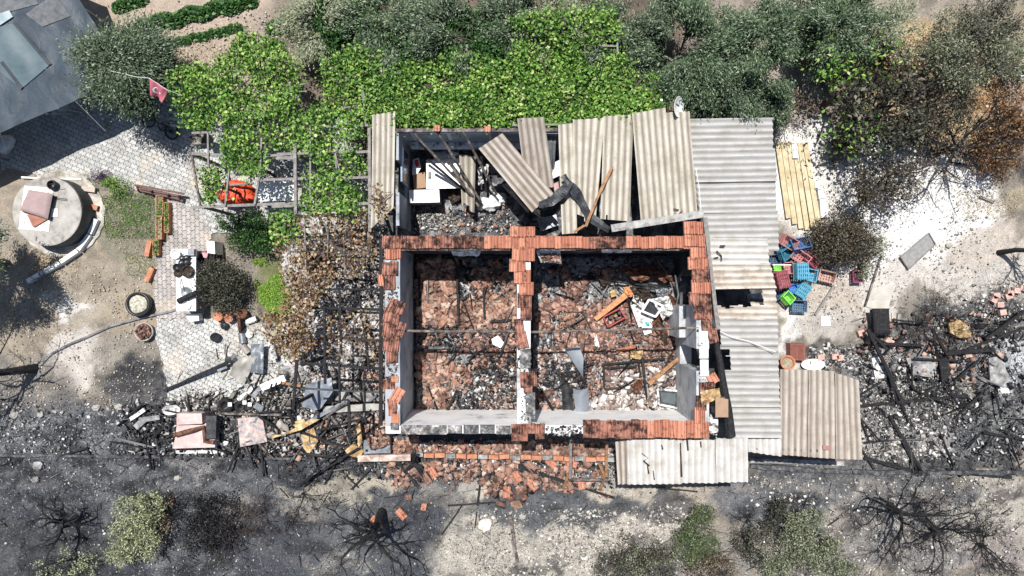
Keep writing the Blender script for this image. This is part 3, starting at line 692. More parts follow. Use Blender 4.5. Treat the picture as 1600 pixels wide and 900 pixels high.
# rear wall: one long row
for k, (a, b, s) in enumerate(((597, 640, 1), (640, 700, 1), (700, 756, 1), (756, 810, 0), (810, 866, 0), (866, 921, 0), (921, 978, 1), (978, 1036, 0), (1036, 1078, 0))):
    tiles(a, 369 + rnd.uniform(-1, 1), b, 388, soot=s)
tiles(797, 354, 836, 370, ZT + .06)
tiles(1068, 346, 1098, 366, ZT + .12); tiles(1069, 365, 1101, 385, ZT + .09)
# left wall
tiles(602, 389, 627, 405, soot=False, n=3); tiles(597, 409, 622, 430, soot=True); tiles(600, 429, 618, 452, ZT + .02, soot=True)
tiles(591, 429, 600, 447, ZT - .02, rot=.12, n=1)
tiles(606, 469, 633, 490, ZT + .07, soot=True, rot=-.38); tiles(599, 482, 626, 505, ZT + .05, soot=True, rot=-.2)
tiles(598, 503, 618, 527, ZT + .03, soot=True, rot=-.12); tiles(618, 504, 633, 526, ZT + .05, soot=True, rot=-.3, n=1)
tiles(599, 524, 624, 548, ZT + .02, soot=True, rot=-.08, n=3); tiles(604, 545, 622, 567, ZT + .01, soot=True, n=2)
tiles(597, 594, 617, 608, ZT + .01, soot=True, n=2)
tiles(613, 605, 630, 628, ZT + .06, rot=-.5, n=1); tiles(606, 623, 620, 640, ZT + .02, soot=True, rot=.15, n=1); tiles(607, 636, 620, 650, ZT, soot=True, n=1)
# divider
tiles(800, 385, 836, 407, ZT + .06); tiles(796, 404, 821, 424, ZT + .05, n=2); tiles(803, 422, 829, 443, ZT + .04, n=2); tiles(811, 441, 834, 461, ZT + .04, n=2)
tiles(809, 459, 831, 480, ZT + .03, n=2, soot=True); tiles(813, 478, 831, 500, ZT + .01, soot=True, n=2); tiles(804, 498, 818, 521, ZT + .02, soot=True, n=1, rot=.1)
tiles(806, 519, 824, 545, ZT + .02, soot=True, n=1, rot=.2)
tiles(813, 580, 839, 604, ZT + .04, soot=True, n=2, rot=.05); tiles(818, 600, 832, 614, ZT + .02, soot=True, n=1)
# front wall
tiles(799, 662, 825, 688, ZT + .05, soot=True, n=3); tiles(825, 662, 836, 678, ZT + .05, soot=True, n=1); tiles(836, 662, 851, 686, ZT + .05, soot=True, n=2)
for k, (a, b, s) in enumerate(((911, 962, 1), (962, 1011, 1), (1011, 1058, 0), (1058, 1086, 0))):
    tiles(a, 656 + k * .3, b, 684 + rnd.uniform(-1, 1), ZT + .04 + k * .004, soot=s, mat=tile_soot if s else tile)
# right wall
for (a, c0, b, d, s, r_) in ((1078, 383, 1103, 404, 0, .03), (1075, 402, 1106, 421, 0, 0), (1081, 419, 1108, 440, 1, 0), (1080, 438, 1110, 459, 0, 0), (1076, 457, 1111, 478, 1, 0), (1084, 475, 1112, 499, 1, .04), (1096, 497, 1112, 516, 1, .08), (1107, 512, 1121, 536, 1, .2)):
    tiles(a, c0, b, d, ZT + .05, soot=s, rot=r_)
tiles(1093, 597, 1117, 622, ZT + .06, soot=True, n=2); tiles(1088, 618, 1104, 640, ZT + .05, soot=True, n=2)
tiles(1085, 637, 1101, 662, ZT + .07, n=2); tiles(1085, 660, 1108, 684, ZT + .06, n=2); tiles(1106, 585, 1122, 600, ZT, n=1, rot=.5)
# mortar crumbs on bare stretches of wall top
rng = np.random.default_rng(7)
pts = np.concatenate([polypts([(603, 449), (622, 449), (622, 470), (603, 470)], 40, rng, ZT + .01, .02), polypts([(604, 568), (622, 568), (622, 594), (604, 594)], 50, rng, ZT + .01, .02),
    polypts([(852, 666), (909, 666), (909, 680), (852, 680)], 140, rng, ZT - .04, .05), polypts([(806, 545), (829, 545), (829, 580), (806, 580)], 60, rng, ZT + .01, .02),
    polypts([(813, 606), (830, 606), (830, 662), (813, 662)], 50, rng, ZT + .01, .03), polypts([(1090, 516), (1107, 516), (1107, 596), (1090, 596)], 60, rng, ZT + .01, .02), polypts([(1110, 650), (1120, 650), (1120, 684), (1110, 684)], 20, rng, ZT - .3, .05)])
part(house, 'mortar_crumbs', shards(pts, rng, (.02, .08), (.3, .7)), shard_ash, kind='stuff')
# timber wall plates and bargeboards
mnoise('coping stone', [(.35, (.16, .155, .15)), (.5, (.34, .33, .31)), (.7, (.46, .45, .42))], 6, .9)
mb = MB(); mb.bar(P(955, 357, ZT - .02), P(1099, 334, ZT + .03), .20, .07); part(house, 'parapet_coping', mb, MATS['coping stone'])
mb = MB(); mb.bar(P(1101, 340, ZT), P(1106, 383, ZT), .13, .12, .1); mb.bar(P(1106, 383, ZT), P(1113, 440, ZT - .02), .10, .1, .1); part(house, 'bargeboard', mb, wood_grey)
mb = MB(); mb.bar(P(1113, 441, ZT), P(1121, 514, ZT - .05), .11, .1, .1); part(house, 'bargeboard', mb, wood_grey)
mb = MB(); mb.tube([P(1119, 534, ZT - .02), P(1124, 560, ZT), P(1130, 600, ZT - .02), P(1137, 640, ZT - .05), P(1142, 682, ZT - .1)], [.07, .085, .10, .12, .13], 7); part(house, 'bargeboard', mb, char, label='charred bargeboard')
mb = MB(); mb.tube([P(628, 517, ZT - .08), P(720, 518, ZT - .09), P(827, 518, ZT - .08)], .035, 8); part(house, 'tie_beam', mb, wood_sooty)
mb = MB(); mb.tube([P(829, 519, ZT - .04), P(950, 516, ZT - .06), P(1092, 512, ZT - .03)], .035, 8); part(house, 'tie_beam', mb, wood_sooty)
# pale ledge under the rear row of tiles
for x0, x1 in ((622, 700), (702, 797), (842, 900), (940, 1062)):
    mb = MB(); mb.bpx(x0, 389.3, x1, 391.3, ZT - .004, ZT - .06); part(house, 'eaves_board', mb, wood_sooty)
# curtain rail / rags high in the shade of the rear wall
for x0, x1, y in ((705, 752, 395), (938, 990, 390)):
    mb = MB(); mb.patch([P(x0, y - 2, 2.45), P(x1, y - 3, 2.4), P(x1 - 4, y + 5, 2.2), P(x0 + 3, y + 5, 2.2)], 10, 4, lambda u, v: .05 * mn.noise(Vector((u * 6, v * 3, x0))), .02); part(house, 'ceiling_fragment', mb, white_dirty)
mb = MB(); mb.patch([P(836, 389, 2.4), P(875, 390, 2.4), P(878, 412, 2.1), P(845, 410, 2.1)], 8, 5, lambda u, v: .06 * mn.noise(Vector((u * 6, v * 3, 9))), .02); part(house, 'ceiling_fragment', mb, white_dirty)
pts = polypts([(845, 396), (874, 396), (876, 410), (848, 410)], 60, rng, 2.28, .05)
part(house, 'fallen_plaster', shards(pts, rng, (.03, .12), (.3, .6)), shard_brown, kind='stuff')
mb = MB(); mb.prism([P(1118, 622, 2.9), P(1133, 620, 2.9), P(1133, 648, 2.9), P(1118, 648, 2.9)], 2.9, 2.45); part(house, 'chimney', mb, wood_sooty)
mb = MB(); mb.patch([P(1118, 620, 2.98), P(1138, 624, 2.96), P(1138, 652, 2.9), P(1118, 652, 2.94)], 3, 3, None, .03); part(house, 'chimney_cover', mb, cardboard)
mb = MB(); mb.patch([P(1094, 612, 2.85), P(1124, 606, 2.93), P(1126, 620, 2.93), P(1096, 636, 2.8)], 12, 8, lambda u, v: .09 * mn.noise(Vector((u * 4, v * 4, 3))), .02); part(house, 'rag', mb, mattress)
mb = MB(); mb.bpx(1107, 652, 1122, 676, 2.55, .1); part(house, 'corner_pier', mb, white_dirty)

shard_pale2 = misland('white ash lumps', [(0, (.08, .065, .06)), (.35, (.27, .2, .17)), (.7, (.46, .42, .39)), (1, (.74, .73, .7))], .95)
# ---------------------------------------------------------------- rubble beds inside the rooms
def bed(name, x0, y0, x1, y1, zf, mat, res=.07):
    a = P(x0, y1, 0); b = P(x1, y0, 0); nx = int((b.x - a.x) / res); ny = int((b.y - a.y) / res)
    X, Y = np.meshgrid(np.linspace(a.x, b.x, nx), np.linspace(a.y, b.y, ny)); Z = zf(X, Y)
    ed = np.minimum.reduce([X - a.x, b.x - X, Y - a.y, b.y - Y]); Z = .062 + (Z - .062) * np.clip(ed / .08, 0, 1)
    i = np.arange((ny - 1) * nx).reshape(ny - 1, nx)[:, :-1].ravel()
    o = thing(name, (np.stack([X, Y, Z], -1).reshape(-1, 3), np.stack([i, i + 1, i + nx + 1, i + nx], -1)), mat, None, None, smooth=True)
    o['kind'] = 'stuff'; return o
def zroom(X, Y): return .10 + .20 * fbm(X * 1.3, Y * 1.3, 31, 4)
ash_bed = mnoise('trampled ash', [(.34, (.025, .025, .028)), (.46, (.12, .12, .125)), (.54, (.30, .295, .29)), (.68, (.66, .65, .63))], 5.5, .95, 12, .7, 25, nrough=.78)
bed('ash_bed', 650, 399, 826, 643, zroom, ash_bed); bed('ash_bed', 833, 399, 1058, 643, zroom, ash_bed)
def rub(name, poly, n, mat, size, z=.2, zr=.12, clump=0, thick=(.12, .3), tilt=.35, seed=1, aspect=(.5, 1), label=None, cs=.02, jit=.35, pw=1.4):
    if mat in (shard_ash, shard_char, shard_pale, shard_pale2): n = int(n * 1.7); size = (size[0] * .5, size[1] * (.8 if mat is shard_char else 1.1)); aspect = (.18, 1); pw = 5; jit = .6; thick = (thick[0] * .45, thick[1] * .5); tilt = .22
    rg = np.random.default_rng(seed); p = polypts(poly, n, rg, z, zr, clump, cs, seed)
    if z < .1 and poly is not LR and poly is not RR: e = rg.exponential(.10, len(p)); a_ = rg.uniform(0, 6.28, len(p)); p[:, 0] += e * np.cos(a_); p[:, 1] += e * np.sin(a_)
    return thing(name, shards(p, rg, size, thick, aspect, tilt, jit, pw), mat, label, None, kind='stuff')
LR = [(652, 401), (824, 401), (824, 641), (652, 641)]
RR = [(836, 401), (1056, 401), (1056, 641), (836, 641)]
rub('tile_rubble', [(652, 405), (712, 405), (716, 510), (652, 512)], 700, shard_red, (.10, .27), seed=2)
rub('tile_rubble', [(716, 405), (824, 405), (824, 515), (716, 515)], 1000, shard_red, (.08, .24), seed=3, clump=.3)
rub('tile_rubble', [(652, 552), (742, 552), (735, 640), (652, 640)], 850, shard_red, (.08, .24), seed=4, clump=.35)
rub('tile_rubble', [(742, 552), (824, 552), (824, 640), (742, 640)], 420, shard_red, (.07, .2), seed=5, clump=.8)
rub('tile_rubble', [(652, 515), (824, 515), (824, 552), (652, 552)], 450, shard_brown, (.05, .2), seed=6, clump=.3)
rub('ash_rubble', LR, 1000, shard_ash, (.02, .09), thick=(.3, .8), seed=7, clump=.7)
rub('charcoal_crumbs', [(735, 552), (810, 552), (824, 640), (700, 640)], 1000, shard_char, (.04, .17), z=.25, seed=8, clump=.4)
rub('ash_rubble', [(690, 590), (800, 575), (824, 640), (690, 640)], 1100, shard_ash, (.02, .12), z=.27, seed=181, clump=.5)
rub('charcoal_crumbs', [(652, 505), (824, 510), (824, 550), (652, 550)], 700, shard_char, (.03, .16), z=.24, seed=182, clump=.8)
rub('charcoal_crumbs', [(716, 405), (824, 405), (824, 470), (716, 470)], 500, shard_char, (.03, .14), z=.24, seed=183, clump=.8)
rub('tile_rubble', [(838, 420), (960, 420), (960, 545), (838, 545)], 1500, shard_brown, (.06, .2), seed=9, clump=.2)
rub('tile_rubble', [(900, 470), (1056, 470), (1056, 560), (900, 560)], 900, shard_brown, (.05, .18), seed=10, clump=.4)
rub('tile_rubble', [(838, 545), (960, 545), (960, 640), (838, 640)], 520, shard_brown, (.05, .18), seed=11, clump=.7)
rub('tile_rubble', [(940, 550), (1056, 550), (1056, 640), (940, 640)], 420, shard_red, (.05, .17), seed=12, clump=.8)
rub('tile_rubble', [(870, 480), (920, 480), (920, 545), (870, 545)], 180, shard_red, (.05, .17), seed=13, clump=.8)
rub('ash_rubble', RR, 2600, shard_ash, (.02, .09), thick=(.3, .8), seed=14, clump=.6)
rub('ash_rubble', [(950, 585), (1056, 570), (1056, 641), (930, 641)], 1100, shard_pale2, (.04, .2), z=.27, thick=(.3, .8), seed=15, clump=.5)
rub('ash_rubble', [(900, 622), (1056, 615), (1056, 641), (900, 641)], 600, shard_pale2, (.04, .2), z=.27, thick=(.3, .8), seed=184, clump=.3)
rub('ash_rubble', [(838, 548), (900, 548), (900, 610), (838, 610)], 800, shard_pale2, (.03, .13), z=.27, thick=(.3, .8), seed=16, clump=.7)
rub('charcoal_crumbs', [(855, 565), (915, 560), (915, 612), (850, 605)], 1500, shard_char, (.03, .18), z=.28, thick=(.3, .8), seed=17, clump=.3)
rub('charcoal_crumbs', RR, 800, shard_char, (.02, .12), thick=(.2, .8), seed=18, clump=.8)
# ---------------------------------------------------------------- rear annexe: walls, windows
ZA = 2.4
annexe = root('burnt_annexe', P(850, 290, 0), 'open annexe behind the house with white window frames and a burst sheet roof', 'annexe')
mb = MB()
def w2(x0, y0, x1, y1, zt, zb, mb=mb):
    a = P(x0, y0, ZA); b = P(x1, y1, ZA)
    mb.box(((a.x + b.x) / 2, (a.y + b.y) / 2, (zt + zb) / 2), (abs(b.x - a.x), abs(b.y - a.y), zt - zb))
w2(619, 203, 1078, 208, 1.25, 0); w2(619, 203, 640, 208, ZA - .05, 1.25); w2(766, 203, 778, 208, ZA - .05, 1.25); w2(850, 203, 1078, 208, ZA - .05, 1.25)
part(annexe, 'wall', mb, plaster_grey)
mb = MB(); w2(618, 208.1, 623, 250, ZA, 0, mb); w2(618, 250, 623, 300, .8, 0, mb); w2(618, 300, 623, 352, ZA - .1, 0, mb); part(annexe, 'wall', mb, plaster_grey)
mb = MB(); mb.bar(P(618, 204, ZA), P(1076, 202, ZA), .11, .09, .15); part(annexe, 'wall_plate', mb, wood_sooty)
for x0, x1 in ((640, 700), (700, 766), (778, 850)):
    f = MB(); zs = 1.25; ze = ZA - .06
    def fr(xa, xb, za, zb): w2(xa, 204, xb, 207.2, zb, za, f)
    fr(x0, x0 + 3, zs, ze); fr(x1 - 3, x1, zs, ze); fr(x0 + 3, x1 - 3, zs, zs + .06); fr(x0 + 3, x1 - 3, ze - .05, ze)
    fo = part(annexe, 'window_frame', f, white_paint)
    g = MB(); w2(x0 + 3, 205.2, x1 - 3, 206, ze - .05, zs + .06, g); part(fo, 'pane', g, pane_mat)
# sills catching the light inside
for x0, x1 in ((642, 764), (780, 848)):
    g = MB(); a = P(x0, 209, 1.26); b = P(x1, 209, 1.26); y = P(0, 208.1, ZA).y
    g.box(((a.x + b.x) / 2, y - .11, 1.27), (b.x - a.x, .2, .035)); part(annexe, 'window_sill', g, white_dirty)
g = MB(); x = P(623, 0, ZA).x; g.box((x + .02, P(0, 262, 1.4).y, 1.5), (.05, 1.0, 1.1)); fo = part(annexe, 'window_frame', g, flat('blue grey frame', (.25, .33, .42), .6))
for k in (-.25, .25):
    g = MB(); g.box((x + .055, P(0, 262, 1.4).y + k, 1.5), (.015, .4, .9)); part(fo, 'pane', g, glass_dk)
# tile caps slipped on the wall plate
for px_ in (683, 762):
    t_ = tiles(px_ - 5, 197, px_ + 5, 206, ZA + .13, n=1, parent=annexe, name='cap_tile')

# ---------------------------------------------------------------- corrugated sheets
AMP = .027; PITCH = .177
def corr(c4, mat, label, group=None, across='u', skip=None, name='corrugated_sheet', sag=.0, amp=AMP, warp=.0, seed=0, thick=.008, nv=None, cat='roof sheet', parent=None, ragged=0.0):
    """c4: corners (px, py, z); waves counted along edge 0-1, running along edge 0-3"""
    c = [P(*q) for q in c4]; L = ((c[1] - c[0]).length + (c[2] - c[3]).length) / 2; D = ((c[3] - c[0]).length + (c[2] - c[1]).length) / 2
    nx = max(8, int(round(L / PITCH * 8))); ny = nv or max(8, int(D / .12))
    def zf(u, v):
        z = amp * math.cos(2 * math.pi * u * L / PITCH) - sag * math.sin(math.pi * v)
        if name == 'corrugated_sheet': z += .018 * mn.noise(Vector((u * L * 1.1, v * D * 1.6, seed * 3.3 + 9)))
        if warp: z += warp * mn.noise(Vector((u * 2.3, v * 2.3, seed * 7.7)))
        return z
    sk = skip
    if ragged:
        def sk(u, v):
            if skip and skip(u, v): return True
            e = ragged * (.2 + 1.2 * abs(mn.noise(Vector((u * L * 3.1, seed * 5.3, 0)))) + .5 * abs(mn.noise(Vector((u * L * 9, seed * 2.3, 4)))))
            return v * D > D - e
    mb = MB(); mb.patch(c, nx, ny, zf, thick, sk, (L, D))
    if parent is not None: return part(parent, name, mb, mat, True)
    return thing(name, mb, mat, label, cat, group, smooth=False)
GA = 'fibre cement sheets of the burst annexe roof'
zr = 2.5
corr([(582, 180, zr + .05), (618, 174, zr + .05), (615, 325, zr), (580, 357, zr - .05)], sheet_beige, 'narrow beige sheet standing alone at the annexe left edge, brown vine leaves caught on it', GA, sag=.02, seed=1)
corr([(808, 185, zr + .12), (850, 183, zr + .12), (866, 292, 1.9), (822, 300, 1.9)], sheet_old, 'upright sheet behind the diagonal sheet, darker than the rest', GA, warp=.05, seed=2)
corr([(748, 232, 2.3), (785, 208, 2.45), (868, 306, 2.15), (836, 337, 2.0)], sheet_old, 'diagonal sheet fallen across the annexe opening', GA, warp=.06, seed=3, ragged=.15)
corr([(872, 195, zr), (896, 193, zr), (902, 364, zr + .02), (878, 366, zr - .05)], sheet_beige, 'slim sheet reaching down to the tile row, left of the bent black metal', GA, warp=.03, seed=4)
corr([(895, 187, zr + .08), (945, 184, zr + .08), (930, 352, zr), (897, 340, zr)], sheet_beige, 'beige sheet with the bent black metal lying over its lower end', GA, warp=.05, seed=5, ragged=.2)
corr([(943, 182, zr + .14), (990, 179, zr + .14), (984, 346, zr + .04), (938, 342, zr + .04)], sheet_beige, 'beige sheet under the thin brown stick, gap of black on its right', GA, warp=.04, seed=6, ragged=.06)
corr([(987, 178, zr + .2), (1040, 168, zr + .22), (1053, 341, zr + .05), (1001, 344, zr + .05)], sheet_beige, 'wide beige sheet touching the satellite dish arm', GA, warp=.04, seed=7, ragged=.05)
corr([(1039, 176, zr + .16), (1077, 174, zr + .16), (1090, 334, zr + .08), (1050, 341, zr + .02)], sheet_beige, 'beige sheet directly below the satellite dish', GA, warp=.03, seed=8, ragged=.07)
corr([(852, 196, 2.2), (870, 196, 2.2), (866, 262, 1.6), (858, 282, 1.5)], steel, 'small grey sheet tipped down the gap behind the slim sheet', GA, warp=.05, seed=9, amp=.02)
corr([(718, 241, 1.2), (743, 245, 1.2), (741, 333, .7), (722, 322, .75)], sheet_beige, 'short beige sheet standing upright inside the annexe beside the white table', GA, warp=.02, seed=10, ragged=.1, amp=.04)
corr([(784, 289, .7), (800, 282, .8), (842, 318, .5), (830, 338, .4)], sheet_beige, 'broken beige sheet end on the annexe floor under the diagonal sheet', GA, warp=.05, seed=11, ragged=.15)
# side roof: courses with the waves running left to right
GS = 'fibre cement sheets of the side lean-to roof'
def side(y0l, y1l, y0r, y1r, xl0, xl1, xr0, xr1, z, mat, lab, **k):
    return corr([(xl0, y0l, z), (xl1, y1l, z + .015), (xr1, y1r, z - .12), (xr0, y0r, z - .135)], mat, lab, GS, **k)
def xl(y): return 1078 + (y - 185) * .115 if y < 345 else (1098 + (y - 345) * .22 if y < 500 else 1124 + (y - 500) * .08)
def xr(y): return 1207 + (y - 183) * .03 if y < 280 else 1212 + (y - 280) * .028
ys = [184, 233, 281, 329, 391]
for i in range(4):
    a, b = ys[i], ys[i + 1] + 2
    if i == 3: b = 392
    side(a + 2, b + 2, a, b, xl(a) - (3 if i < 3 else 3), xl(b) - 3, xr(a) + (i % 2) * 2, xr(b) + (i % 2) * 2, 2.42 + .02 * (i % 2) + .002 * i, sheet_grey,
         ['grey sheet at the top of the side roof under the olive trees', 'second grey sheet down the side roof beside the yellow planks', 'third grey sheet down the side roof, level with the middle of the yellow planks', 'grey side roof sheet whose right end shows above the pile of crates'][i], seed=20 + i, warp=.02)
side(372, 414, 373, 414, 1103, 1113, 1199, 1202, 2.5, sheet_white, 'whitest side roof sheet, small black cracks at its left end', seed=25, warp=.02)
side(411, 452, 411, 450, 1109, 1116, 1203, 1213, 2.52, sheet_tan, 'brown stained side roof sheet above the burnt hole', seed=26, warp=.03, ragged=.0)
def hole(u, v): # u across (down the picture), v along (to the right)
    e = .08 * mn.noise(Vector((v * 9, u * 9, 1)))
    return v < .80 + e and .06 + e < u < .62 - .25 * max(0, v - .25) + e * 2 and not (v < .02)
side(447, 500, 449, 500, 1114, 1124, 1212, 1215, 2.46, sheet_tan, 'side roof sheet with the large black burnt hole', seed=27, warp=.03, skip=hole)
side(497, 541, 497, 541, 1124, 1127, 1215, 1216, 2.48, sheet_grey, 'side roof sheet crossed by the loose white cable', seed=28, warp=.02)
def nib(u, v): return v < .14 + .06 * mn.noise(Vector((u * 12, 3, 1))) and .15 < u < .8
side(538, 588, 538, 588, 1125, 1130, 1216, 1217, 2.44, sheet_grey, 'side roof sheet notched black at its burnt left end', seed=29, warp=.02, skip=nib)
side(585, 636, 585, 636, 1131, 1136, 1217, 1219, 2.47, sheet_grey, 'side roof sheet left of the top of the brownish sheets', seed=30, warp=.02)
side(633, 684, 633, 684, 1137, 1144, 1219, 1221, 2.43, sheet_grey, 'lowest side roof sheet, beside the chimney cover', seed=31, warp=.02)
# front and right porch sheets
GF = 'fibre cement sheets of the front porch roofs'
corr([(962, 690, 2.2), (984, 686, 2.42), (984, 756, 2.33), (966, 757, 2.05)], sheet_old, 'narrow tilted sheet at the left end of the front porch roof', GF, seed=40, warp=.02)
corr([(980, 687, 2.44), (1066, 686, 2.44), (1066, 756, 2.36), (982, 757, 2.36)], sheet_white, 'front porch sheet with dark scribbled burn marks', GF, seed=41, warp=.03)
corr([(1063, 688, 2.41), (1122, 687, 2.41), (1121, 755, 2.33), (1063, 755, 2.33)], sheet_white, 'front porch sheet with a black cracked left seam', GF, seed=42, warp=.03)
corr([(1118, 685, 2.45), (1168, 684, 2.45), (1168, 753, 2.37), (1119, 754, 2.37)], sheet_white, 'right end sheet of the front porch, its corner raised', GF, seed=43, warp=.03)
corr([(1168, 683, 2.16), (1222, 684, 2.16), (1222, 713, 2.1), (1169, 706, 2.1)], sheet_white, 'short pale sheet between the two porch roofs', GF, seed=44, warp=.02)
corr([(1219, 577, 2.22), (1266, 578, 2.22), (1264, 714, 2.12), (1219, 711, 2.12)], sheet_old, 'brownish porch sheet next to the side roof, below the flower pots', GF, seed=45, warp=.03)
corr([(1263, 578, 2.2), (1306, 580, 2.2), (1308, 717, 2.1), (1262, 714, 2.1)], sheet_old, 'middle brownish porch sheet with a small red mark', GF, seed=46, warp=.03)
corr([(1304, 582, 2.23), (1341, 594, 2.2), (1347, 718, 2.1), (1306, 717, 2.12)], sheet_old, 'outermost brownish porch sheet with the dark right border', GF, seed=47, warp=.03)
mb = MB(); mb.patch([P(1286, 695, 2.19), P(1297, 697, 2.19), P(1296, 704, 2.185), P(1286, 702, 2.185)], 2, 2, None, .01); thing('metal_plate', mb, flat('faded red', (.36, .17, .15)), 'small faded red plate lying on the middle brownish porch sheet', 'plate')
# burn marks on sheets (small crusts of tar)
tar = [((1003, 708), (1013, 716), (1005, 720), (1014, 728)), ((1011, 725), (1014, 740)), ((1020, 735), (1023, 750)), ((1034, 695), (1035, 702)), ((1074, 688), (1075, 704)), ((1095, 690), (1096, 699)), ((1063, 692), (1065, 745)), ((1120, 392), (1127, 400), (1128, 408)), ((1115, 403), (1122, 402)), ((1125, 384), (1133, 384)), ((1060, 335), (1066, 330)), ((1066, 337), (1077, 332)), ((1052, 326), (1060, 328))]
for i, pl in enumerate(tar):
    z = 2.44 if pl[0][1] > 600 else (2.56 if pl[0][1] > 370 else 2.62)
    mb = MB(); mb.tube([P(x + rnd.uniform(-.6, .6), y, z + .02) for x, y in pl], [.008 + rnd.random() * .02 for _ in pl], 5)
    thing('tar_crust', mb, char_brown, 'thin dark burn crust on the pale roof sheets', 'burn crust', 'burn crusts on the roof sheets')

# posts and rails that carry the side roof and the porches
side_fr = root('lean_to_frame', P(1170, 430, 0), 'timber posts and rails under the grey side roof', 'roof frame')
for (x, y) in ((1195, 195), (1195, 280), (1198, 380), (1200, 470), (1203, 580), (1205, 670), (1100, 200), (1130, 320)):
    p = P(x - 4, y, 2.1); mb = MB(); mb.box((p.x, p.y, 1.04), (.09, .09, 2.08)); part(side_fr, 'post', mb, wood_grey)
mb = MB(); mb.bar(P(1190, 188, 2.14), P(1200, 680, 2.12), .08, .1); part(side_fr, 'rail', mb, wood_grey)
porch = root('porch_frame', P(1150, 700, 0), 'timber posts under the pale front porch sheets', 'roof frame')
for (x, y) in ((984, 745), (1060, 748), (1155, 745), (1225, 700), (1330, 705), (1325, 600), (1230, 590)):
    p = P(x, y, 2.0); mb = MB(); mb.box((p.x, p.y, 1.0), (.08, .08, 2.0)); part(porch, 'post', mb, wood_sooty)
mb = MB(); mb.bar(P(970, 742, 2.06), P(1165, 742, 2.28), .07, .09); part(porch, 'rail', mb, wood_sooty)
mb = MB(); mb.bar(P(1175, 700, 2.04), P(1345, 706, 2.04), .07, .09); part(porch, 'rail', mb, wood_sooty)
mb = MB(); mb.bar(P(1222, 592, 2.1), P(1340, 602, 2.1), .07, .09); part(porch, 'rail', mb, wood_sooty)
# things seen in the burnt hole and the side shed
mb = MB(); mb.box(P(1180, 465, 1.0), (.5, .25, .1), .1); thing('toolbox', mb, steel, 'grey metal box seen through the burnt roof hole', 'box')
# the outer wall of the lean-to: low rubble stone, pale
# ---------------------------------------------------------------- bent black metal and sticks on the annexe roof
def strip(name, pts, wd, mat, label, cat, n=6, twist=0.0, thick=.012, group=None):
    """a bent strip of sheet through 3-D points"""
    pts = [P(*p) for p in pts]; sm = []
    for i in range(len(pts) - 1):
        for k in range(n):
            sm.append(pts[i].lerp(pts[i + 1], k / n))
    sm.append(pts[-1]); mb = MB(); vs = []; N = len(sm)
    for i, p in enumerate(sm):
        d = (sm[min(i + 1, N - 1)] - sm[max(i - 1, 0)]).normalized(); s_ = d.cross(Vector((0, 0, 1))).normalized()
        a = twist * i / N + .5 * mn.noise(p * 2)
        s_ = Matrix.Rotation(a, 3, d) @ s_; up = s_.cross(d); ww = wd * (.75 + .4 * mn.noise(p * 3 + Vector((5, 5, 5))))
        for q in (-1, 0, 1): vs.append(p + s_ * ww / 2 * q + up * (.02 if q == 0 else 0))
        for q in (-1, 0, 1): vs.append(p + s_ * ww / 2 * q + up * ((.02 if q == 0 else 0) - thick))
    fs = []
    for i in range(N - 1):
        a = 6 * i; b = a + 6
        fs += [(a, a + 1, b + 1, b), (a + 1, a + 2, b + 2, b + 1), (a + 3, b + 3, b + 4, a + 4), (a + 4, b + 4, b + 5, a + 5), (a, b, b + 3, a + 3), (a + 2, a + 5, b + 5, b + 2)]
    fs += [(0, 3, 4, 5, 2, 1), tuple(6 * (N - 1) + k for k in (0, 1, 2, 5, 4, 3))]
    mb.add(vs, fs); return thing(name, mb, mat, label, cat, group)
strip('bent_metal_sheet', [(880, 274, 2.75), (893, 290, 2.85), (906, 310, 2.7), (920, 338, 2.6), (940, 352, 2.6), (952, 360, 2.72)], .30, steel_dk, 'black bent metal strip running down to the tile row', 'metal strip', twist=.5)
strip('bent_metal_sheet', [(842, 320, 2.5), (862, 315, 2.7), (880, 298, 2.8), (893, 284, 2.85)], .36, steel_dk, 'black curved metal flap beside the diagonal sheet', 'metal strip', twist=-.4)
strip('bent_metal_sheet', [(800, 296, 2.0), (822, 318, 1.9), (845, 336, 2.0), (868, 330, 2.3), (882, 312, 2.6)], .28, char, 'charred roofing felt hanging under the diagonal sheet', 'roofing felt', twist=.8)
mb = MB(); mb.bar(P(957, 260, 2.72), P(938, 298, 2.74), .09, .04, .2); mb.bar(P(938, 298, 2.74), P(915, 354, 2.78), .08, .04, .2); thing('broken_batten', mb, wood_brown, 'thin brown broken batten leaning over the beige roof sheets', 'batten')
mb = MB(); mb.bar(P(913, 352, 2.78), P(897, 363, 2.82), .07, .03, .2); thing('broken_batten', mb, wood_brown, 'short brown batten end lying at the tile row', 'batten')
# satellite dish
dish = root('satellite_dish', P(1056, 190, 2.3), 'white satellite dish above the roof sheets under the trees', 'satellite dish')
dc = P(1057, 167, 2.72); dm = Vector((.55, -.1, .45)).to_track_quat('Z', 'Y').to_matrix()
mb = MB(); prof = [(r_ * .66, z_ * .66) for r_, z_ in ((.02, 0), (.15, .012), (.30, .05), (.40, .095), (.42, .11), (.41, .12), (.39, .108), (.29, .066), (.15, .028), (.02, .016))]
mb.lathe(dc, prof, 28, 1, 1, dm); part(dish, 'reflector', mb, white_paint, True)
mb = MB(); mb.tube([dc + dm @ Vector((0, -.20, .02)), P(1036, 160, 2.95)], .012, 6); ar = part(dish, 'arm', mb, steel)
mb = MB(); mb.lathe(P(1033, 157, 2.98), [(.03, -.05), (.04, 0), (.03, .06)], 10); part(ar, 'receiver', mb, white_paint)
mb = MB(); mb.tube([P(1057, 170, 2.66), P(1060, 186, 2.6), P(1060, 188, 2.0)], .025, 8); part(dish, 'mast', mb, steel)
mb = MB()
